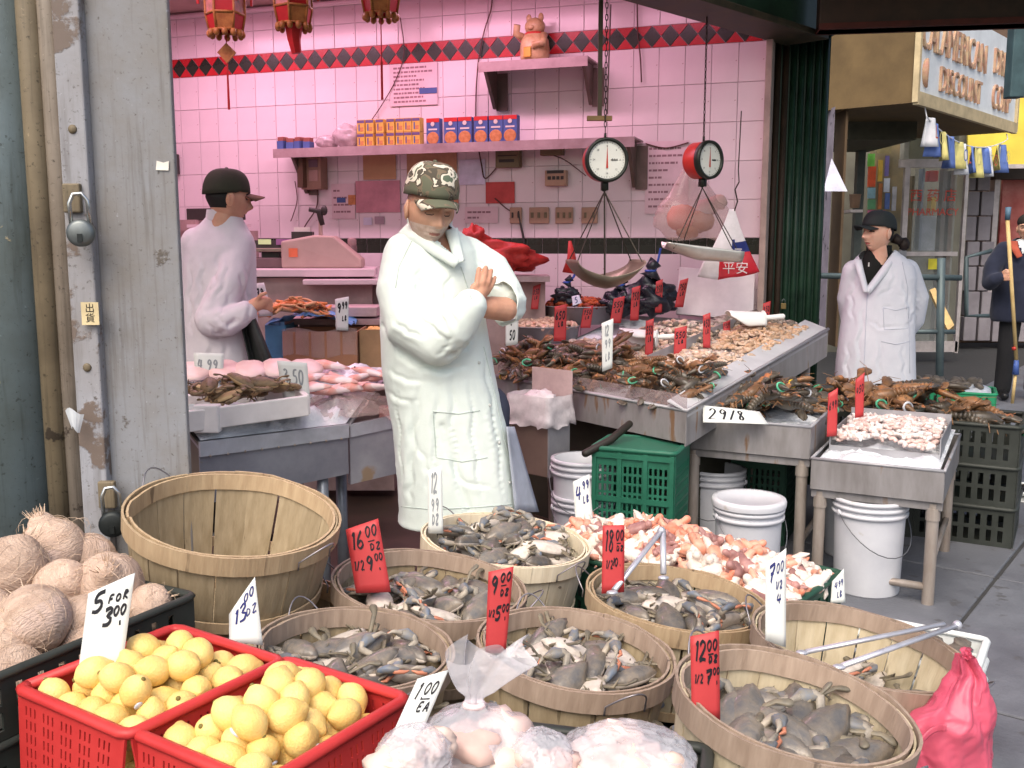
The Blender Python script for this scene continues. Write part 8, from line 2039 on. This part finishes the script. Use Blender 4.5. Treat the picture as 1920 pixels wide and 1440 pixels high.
M_coat2 = cloth('white_coat_plain', (212, 208, 212), (198, 194, 200))
coat = MB(); rr = [(735, 418, 72, .15), (690, 416, 71, .15), (620, 413, 68, .145), (560, 412, 66, .14), (500, 412, 66, .13), (460, 412, 66, .115), (435, 414, 54, .095), (414, 419, 36, .07), (400, 422, 27, .062)]
ring_loft(coat, [(bw_(cx, py, 0), hw / FPX * BY / .99, ry, R(-14)) for py, cx, hw, ry in rr], 36)
coat.rod([bw_(448, 455, -.03), bw_(432, 530, -.12), bw_(398, 600, -.17)], [.070, .074, .078], 18); coat.rod([bw_(398, 600, -.17), bw_(430, 602, -.21), bw_(460, 585, -.2)], [.078, .066, .050], 18)
coat.rod([bw_(368, 455, 0.0), bw_(352, 540, .03), bw_(356, 620, .0)], [.07, .07, .065], 16)
cme2 = remesh(coat, .0085, 5); wrinkle(cme2, .0022, 9.0, .5, folds=[(bw_(395, 545, -.18), bw_(365, 620, -.2), .014, -.014), (bw_(440, 600, -.26), bw_(400, 640, -.24), .012, -.012), (bw_(455, 520, -.16), bw_(470, 640, -.1), .014, -.012)])
press_folds(cme2, BO, [([(430, 470), (420, 530), (395, 580)], .010, .010), ([(462, 490), (466, 560), (470, 650)], .010, .010), ([(380, 470), (378, 540), (372, 600)], .010, .009), ([(400, 590), (425, 610), (450, 600)], .009, .010), ([(385, 600), (405, 625), (430, 630)], .008, .009), ([(410, 470), (405, 520), (398, 560)], .008, .007), ([(420, 640), (425, 690)], .010, .010), ([(395, 640), (390, 690)], .010, .009), ([(360, 480), (356, 560), (360, 640)], .009, .008), ([(440, 540), (420, 575), (405, 600)], .008, .008)])
link('coat', mesh_with(cme2, M_coat2), wk)
MB().sheet(lambda u, v: bw_(420, 408, .0) + Vector((math.cos(2 * math.pi * u) * (.072 + .01 * v), math.sin(2 * math.pi * u) * .072, -.02 + .055 * (1 - v))), 26, 4).obj('collar', M_coat2, wk, smooth=True, solid=.005)
MB().sheet(lambda u, v: bw_(444 + 22 * u + 26 * v + 22 * u * v, 572 + 118 * v + 6 * math.sin(u * 5), -.16 + .05 * math.sin(u * 6)), 10, 14).obj('apron', mat('black_apron', (58, 62, 60), (40, 44, 42), rough=.45, scale=8), wk, smooth=True, solid=.006)
cap_parts(H2, wk, mat('cap_dark_olive', (52, 54, 40), (40, 42, 32), rough=.8, scale=14), mat('cap_peak_brown', (104, 78, 62), rough=.8), .075, .062, .12, .022, .104)

# ---------------------------------------------------------------- the woman at the pavement side
FY = 5.55; FO_ = Vector((2.06, FY, 0.0))
def fw(px, py, d): return at(px, py, FY + d) - FO_
wo = thing('person', 'woman in a black cap and white coat, hands behind her back', 'person', FO_)
M_skin3 = skin('skin_light', (228, 182, 158), (214, 162, 138)); M_blk_knit = mat('black_knit', (26, 28, 26), rough=.9, scale=30)
H3 = Matrix.Translation(fw(1647, 436, -.03)) @ Matrix.Rotation(R(-66), 4, 'Z') @ Matrix.Rotation(R(-4), 4, 'X') @ Matrix.Diagonal((.96, .96, .96, 1))
body = MB(); hd = head_mb(False); body.add(hd.v, [tuple(f) for f in hd.f], 0, H3); body.m = list(hd.m)
core = MB(); ring_loft(core, [(fw(1642, 730, 0), .15, .11, 0), (fw(1645, 600, 0), .15, .105, 0), (fw(1648, 515, 0), .14, .09, 0), (fw(1648, 488, 0), .09, .07, 0), (fw(1646, 466, 0), .058, .056, 0)])
add_remeshed(body, core, .017, 6)
legs = MB()
for s in (-1, 1): legs.rod([Vector((s * .08, 0, .8)), Vector((s * .085, 0, .45)), Vector((s * .085, .02, .1))], [.085, .06, .048], 12)
add_remeshed(body, legs, .02, 7)
shoes = MB()
for s in (-1, 1): shoes.rod([Vector((s * .085, .04, .06)), Vector((s * .1 - .03, -.12, .05))], [.042, .038], 12)
add_remeshed(body, shoes, .015, 8)
hand = MB()
hand.rod([fw(1690, 632, .13), fw(1665, 640, .16)], [.03, .028], 12)
for k in range(4): finger(hand, [fw(1665, 634 + 5 * k, .165), fw(1652, 634 + 6 * k, .17), fw(1644, 638 + 6 * k, .165)], .0085)
finger(hand, [fw(1672, 632, .15), fw(1662, 624, .155), fw(1654, 622, .16)], .009)
add_remeshed(body, hand, .0055, 9, 2)
body.obj('body', [M_skin3, mat('lips_rose', (176, 96, 88)), mat('hair_dark_brown', (36, 26, 22), rough=.6), mat('hair_dark_brown', (36, 26, 22)), M_eye, M_skin3, M_blk_knit, mat('dark_trousers', (46, 40, 32)), mat('black_shoes', (30, 30, 32)), M_skin3], wo, smooth=True)
M_coat3 = cloth('white_coat_bright', (214, 217, 224), (202, 205, 214))
coat = MB(); rr = [(760, 1640, 74, .16), (735, 1640, 73, .16), (680, 1641, 70, .155), (620, 1644, 66, .15), (560, 1648, 62, .14), (520, 1651, 62, .125), (497, 1652, 56, .105), (482, 1651, 42, .085), (470, 1649, 28, .068)]
ring_loft(coat, [(fw(cx, py, 0), hw / FPX * FY / .99, ry, R(-14)) for py, cx, hw, ry in rr], 36)
coat.rod([fw(1700, 508, .03), fw(1718, 560, .06), fw(1712, 600, .10), fw(1690, 632, .14)], [.068, .068, .062, .048], 18)
coat.rod([fw(1600, 508, .0), fw(1590, 560, .05), fw(1596, 610, .1)], [.06, .06, .055], 16)
cme3 = remesh(coat, .0085, 5); wrinkle(cme3, .0018, 15.0, .5, folds=[(fw(1640, 545, -.15), fw(1630, 740, -.16), .010, -.012), (fw(1690, 560, -.12), fw(1700, 625, -.06), .012, -.014), (fw(1600, 560, -.1), fw(1588, 640, -.1), .012, -.012), (fw(1655, 577, -.15), fw(1705, 570, -.12), .007, -.006)])
press_folds(cme3, FO_, [([(1622, 560), (1612, 640), (1606, 735)], .011, .011), ([(1650, 630), (1650, 700), (1655, 740)], .010, .009), ([(1690, 520), (1704, 560), (1708, 600)], .010, .011), ([(1680, 500), (1672, 540), (1640, 560)], .009, .007), ([(1605, 520), (1596, 560), (1600, 610)], .010, .010), ([(1690, 640), (1696, 690), (1698, 740)], .010, .009), ([(1592, 640), (1588, 690), (1586, 735)], .010, .009), ([(1722, 560), (1714, 590), (1700, 615)], .008, .009), ([(1712, 540), (1724, 560), (1728, 585)], .008, .007), ([(1630, 600), (1650, 615), (1690, 612)], .008, .006)])
cmb3 = cut_v(cme3, FO_, [(1606, 462), (1684, 460), (1624, 548)], FY + .02); cmb3.obj('coat', M_coat3, wo, smooth=True)
seam_set(cmb3, FO_, wo, [('placket_seam', [(1626, 552), (1622, 640), (1618, 730)]), ('pocket_seam', [(1656, 577), (1680, 582), (1704, 576)]), ('pocket_seam', [(1656, 577), (1658, 618), (1702, 616), (1704, 576)]), ('pocket_seam', [(1652, 640), (1680, 646), (1706, 640)]), ('side_seam', [(1704, 580), (1706, 700)]), ('shoulder_seam', [(1692, 492), (1702, 540), (1700, 580)])], mat('coat_seam_blue', (186, 191, 204), rough=.9), .002)
lapel([fw(1684, 474, -.03), fw(1668, 494, -.10), fw(1626, 548, -.15)], .05, par=wo, m=M_coat3); lapel([fw(1608, 487, -.07), fw(1613, 508, -.115), fw(1624, 548, -.15)], .042, par=wo, m=M_coat3)
MB().sheet(lambda u, v: fw(1648, 470, 0) + Vector((math.cos(2 * math.pi * u) * .064, math.sin(2 * math.pi * u) * .062, -.03 + .06 * v)), 24, 4).obj('turtleneck', M_blk_knit, wo, smooth=True, solid=.008)
MB().box(fw(1629, 496, -.135), (.006, .004, .022)).obj('zip_pull', mat('zip_white', (220, 220, 214)), wo)
cap_parts(H3, wo, mat('cap_black', (46, 52, 52), (36, 40, 42), rough=.8, scale=14), mat('cap_black', (36, 42, 44)), .082, .064, .05, .026, .098)
tail = MB().ell((0, 0, 0), (.030, .030, .036), 18, 12, fn=lambda p: 1 + .3 * noise.noise(p * 5)); tail.obj('ponytail', mat('hair_dark_brown', (36, 26, 22)), wo, smooth=True, loc=fw(1695, 458, .0))
MB().tube([fw(1676, 446, -.0), fw(1692, 455, .0)], [.03, .02], 10).obj('hair_tie', mat('hair_dark_brown', (36, 26, 22)), wo, smooth=True)

# ---------------------------------------------------------------- the man with a pole at the right edge
EY = 9.1; EO = Vector((at(1912, 745, EY).x, EY, 0.0))
def ew(px, py, d): return at(px, py, EY + d) - EO
em = thing('person', 'man in a dark blue jacket holding a wooden pole at the right edge', 'person', EO)
H4 = Matrix.Translation(ew(1926, 428, -.02)) @ Matrix.Rotation(R(-30), 4, 'Z') @ Matrix.Diagonal((1.03, 1.03, 1.03, 1))
body = MB(); hd = head_mb(False); body.add(hd.v, [tuple(f) for f in hd.f], 0, H4); body.m = list(hd.m)
core = MB(); ring_loft(core, [(ew(1910, 600, 0), .17, .11, 0), (ew(1912, 520, 0), .17, .115, 0), (ew(1918, 465, 0), .15, .09, 0), (ew(1922, 448, 0), .065, .06, 0)])
add_remeshed(body, core, .02, 6)
legs = MB()
for s in (-1, 1): legs.rod([Vector((s * .11 - .02, 0, .85)), Vector((s * .13 - .02, 0, .48)), Vector((s * .14 - .02, .02, .1))], [.10, .085, .075], 12)
add_remeshed(body, legs, .02, 7)
shoes = MB()
for s in (-1, 1): shoes.rod([Vector((s * .14 - .02, .04, .06)), Vector((s * .15 - .05, -.12, .05))], [.045, .04], 12)
add_remeshed(body, shoes, .015, 8)
hand = MB(); hand.rod([ew(1874, 520, -.2), ew(1884, 519, -.22)], [.032, .036], 12)
for k in range(4): finger(hand, [ew(1882, 511 + 4.6 * k, -.235), ew(1891, 511 + 4.6 * k, -.262), ew(1897, 512 + 4.6 * k, -.238)], .0095)
finger(hand, [ew(1880, 510, -.22), ew(1886, 506, -.25), ew(1893, 507, -.25)], .010)
add_remeshed(body, hand, .007, 9, 2)
body.obj('body', [M_skin1, M_lip1, M_hair2, M_hair2, M_eye, M_skin1, mat('white_tee', (206, 210, 212)), mat('black_trousers', (32, 32, 34), rough=.85), mat('black_shoes', (30, 30, 32)), skin('skin_hand', (204, 156, 130), (186, 136, 112))], em, smooth=True)
M_jack = cloth('navy_jacket', (44, 48, 64), (32, 36, 50))
coat = MB(); rr = [(602, 1905, 42, .16), (590, 1905, 44, .16), (540, 1906, 40, .155), (500, 1909, 37, .145), (470, 1914, 34, .12), (456, 1918, 24, .09), (446, 1921, 14, .07)]
ring_loft(coat, [(ew(cx, py, 0), hw / FPX * EY, ry, R(-10)) for py, cx, hw, ry in rr], 30)
coat.rod([ew(1884, 470, 0), ew(1862, 500, -.05), ew(1856, 530, -.1)], [.085, .078, .07], 16); coat.rod([ew(1856, 530, -.1), ew(1866, 524, -.18), ew(1876, 520, -.2)], [.07, .058, .048], 16)
coat.rod([ew(1945, 470, 0), ew(1958, 530, 0)], [.085, .075], 14)
cme4 = remesh(coat, .016, 4); wrinkle(cme4, .006, 21.0, .5); cut_v(cme4, EO, [(1902, 444), (1935, 444), (1920, 478)], EY).obj('jacket', M_jack, em, smooth=True)
lapel([ew(1900, 452, -.09), ew(1904, 468, -.14), ew(1912, 482, -.16)], .075, 'scarf', mat('rust_scarf', (176, 84, 62), rough=.85), em)
MB().ell((0, 0, 0), (.084, .10, .075), 24, 14, M=H4 @ Matrix.Translation((0, .01, .055))).obj('knit_cap', mat('knit_dark', (44, 40, 36), rough=.9), em, smooth=True)
a_, b_ = at(1889, 412, EY - .255), at(1904, 702, EY - .255)
pw = thing('wooden_pole', 'long pale wooden pole with blue ends held upright at the right edge', 'pole', b_)
MB().tube([(0, 0, .12), (a_ - b_)], .0165, 12).obj('shaft', mat('pole_wood', (206, 180, 126), (186, 158, 104), rough=.6, scale=6), pw, smooth=True)
MB().tube([(0, 0, 0), (0, 0, .13)], [.03, .019], 12).obj('blue_end', mat('pole_blue', (70, 96, 160), rough=.5), pw, smooth=True)
MB().tube([a_ - b_, (a_ - b_) + Vector((0, 0, .11))], [.022, .024], 12).obj('top_end', mat('pole_teal', (90, 120, 140), rough=.5), pw, smooth=True)
MB().tube([(a_ - b_) * .16 + Vector((0, 0, 0)), (a_ - b_) * .18], .0185, 12).obj('red_band', mat('band_red', (196, 60, 50), rough=.5), pw, smooth=True)
MB().tube([(0, 0, 0), (0, .02, -(b_.z))], .014, 10).obj('tip', mat('pole_wood', (206, 180, 126)), pw, smooth=True)

bpy.data.scenes.remove(SCRATCH)
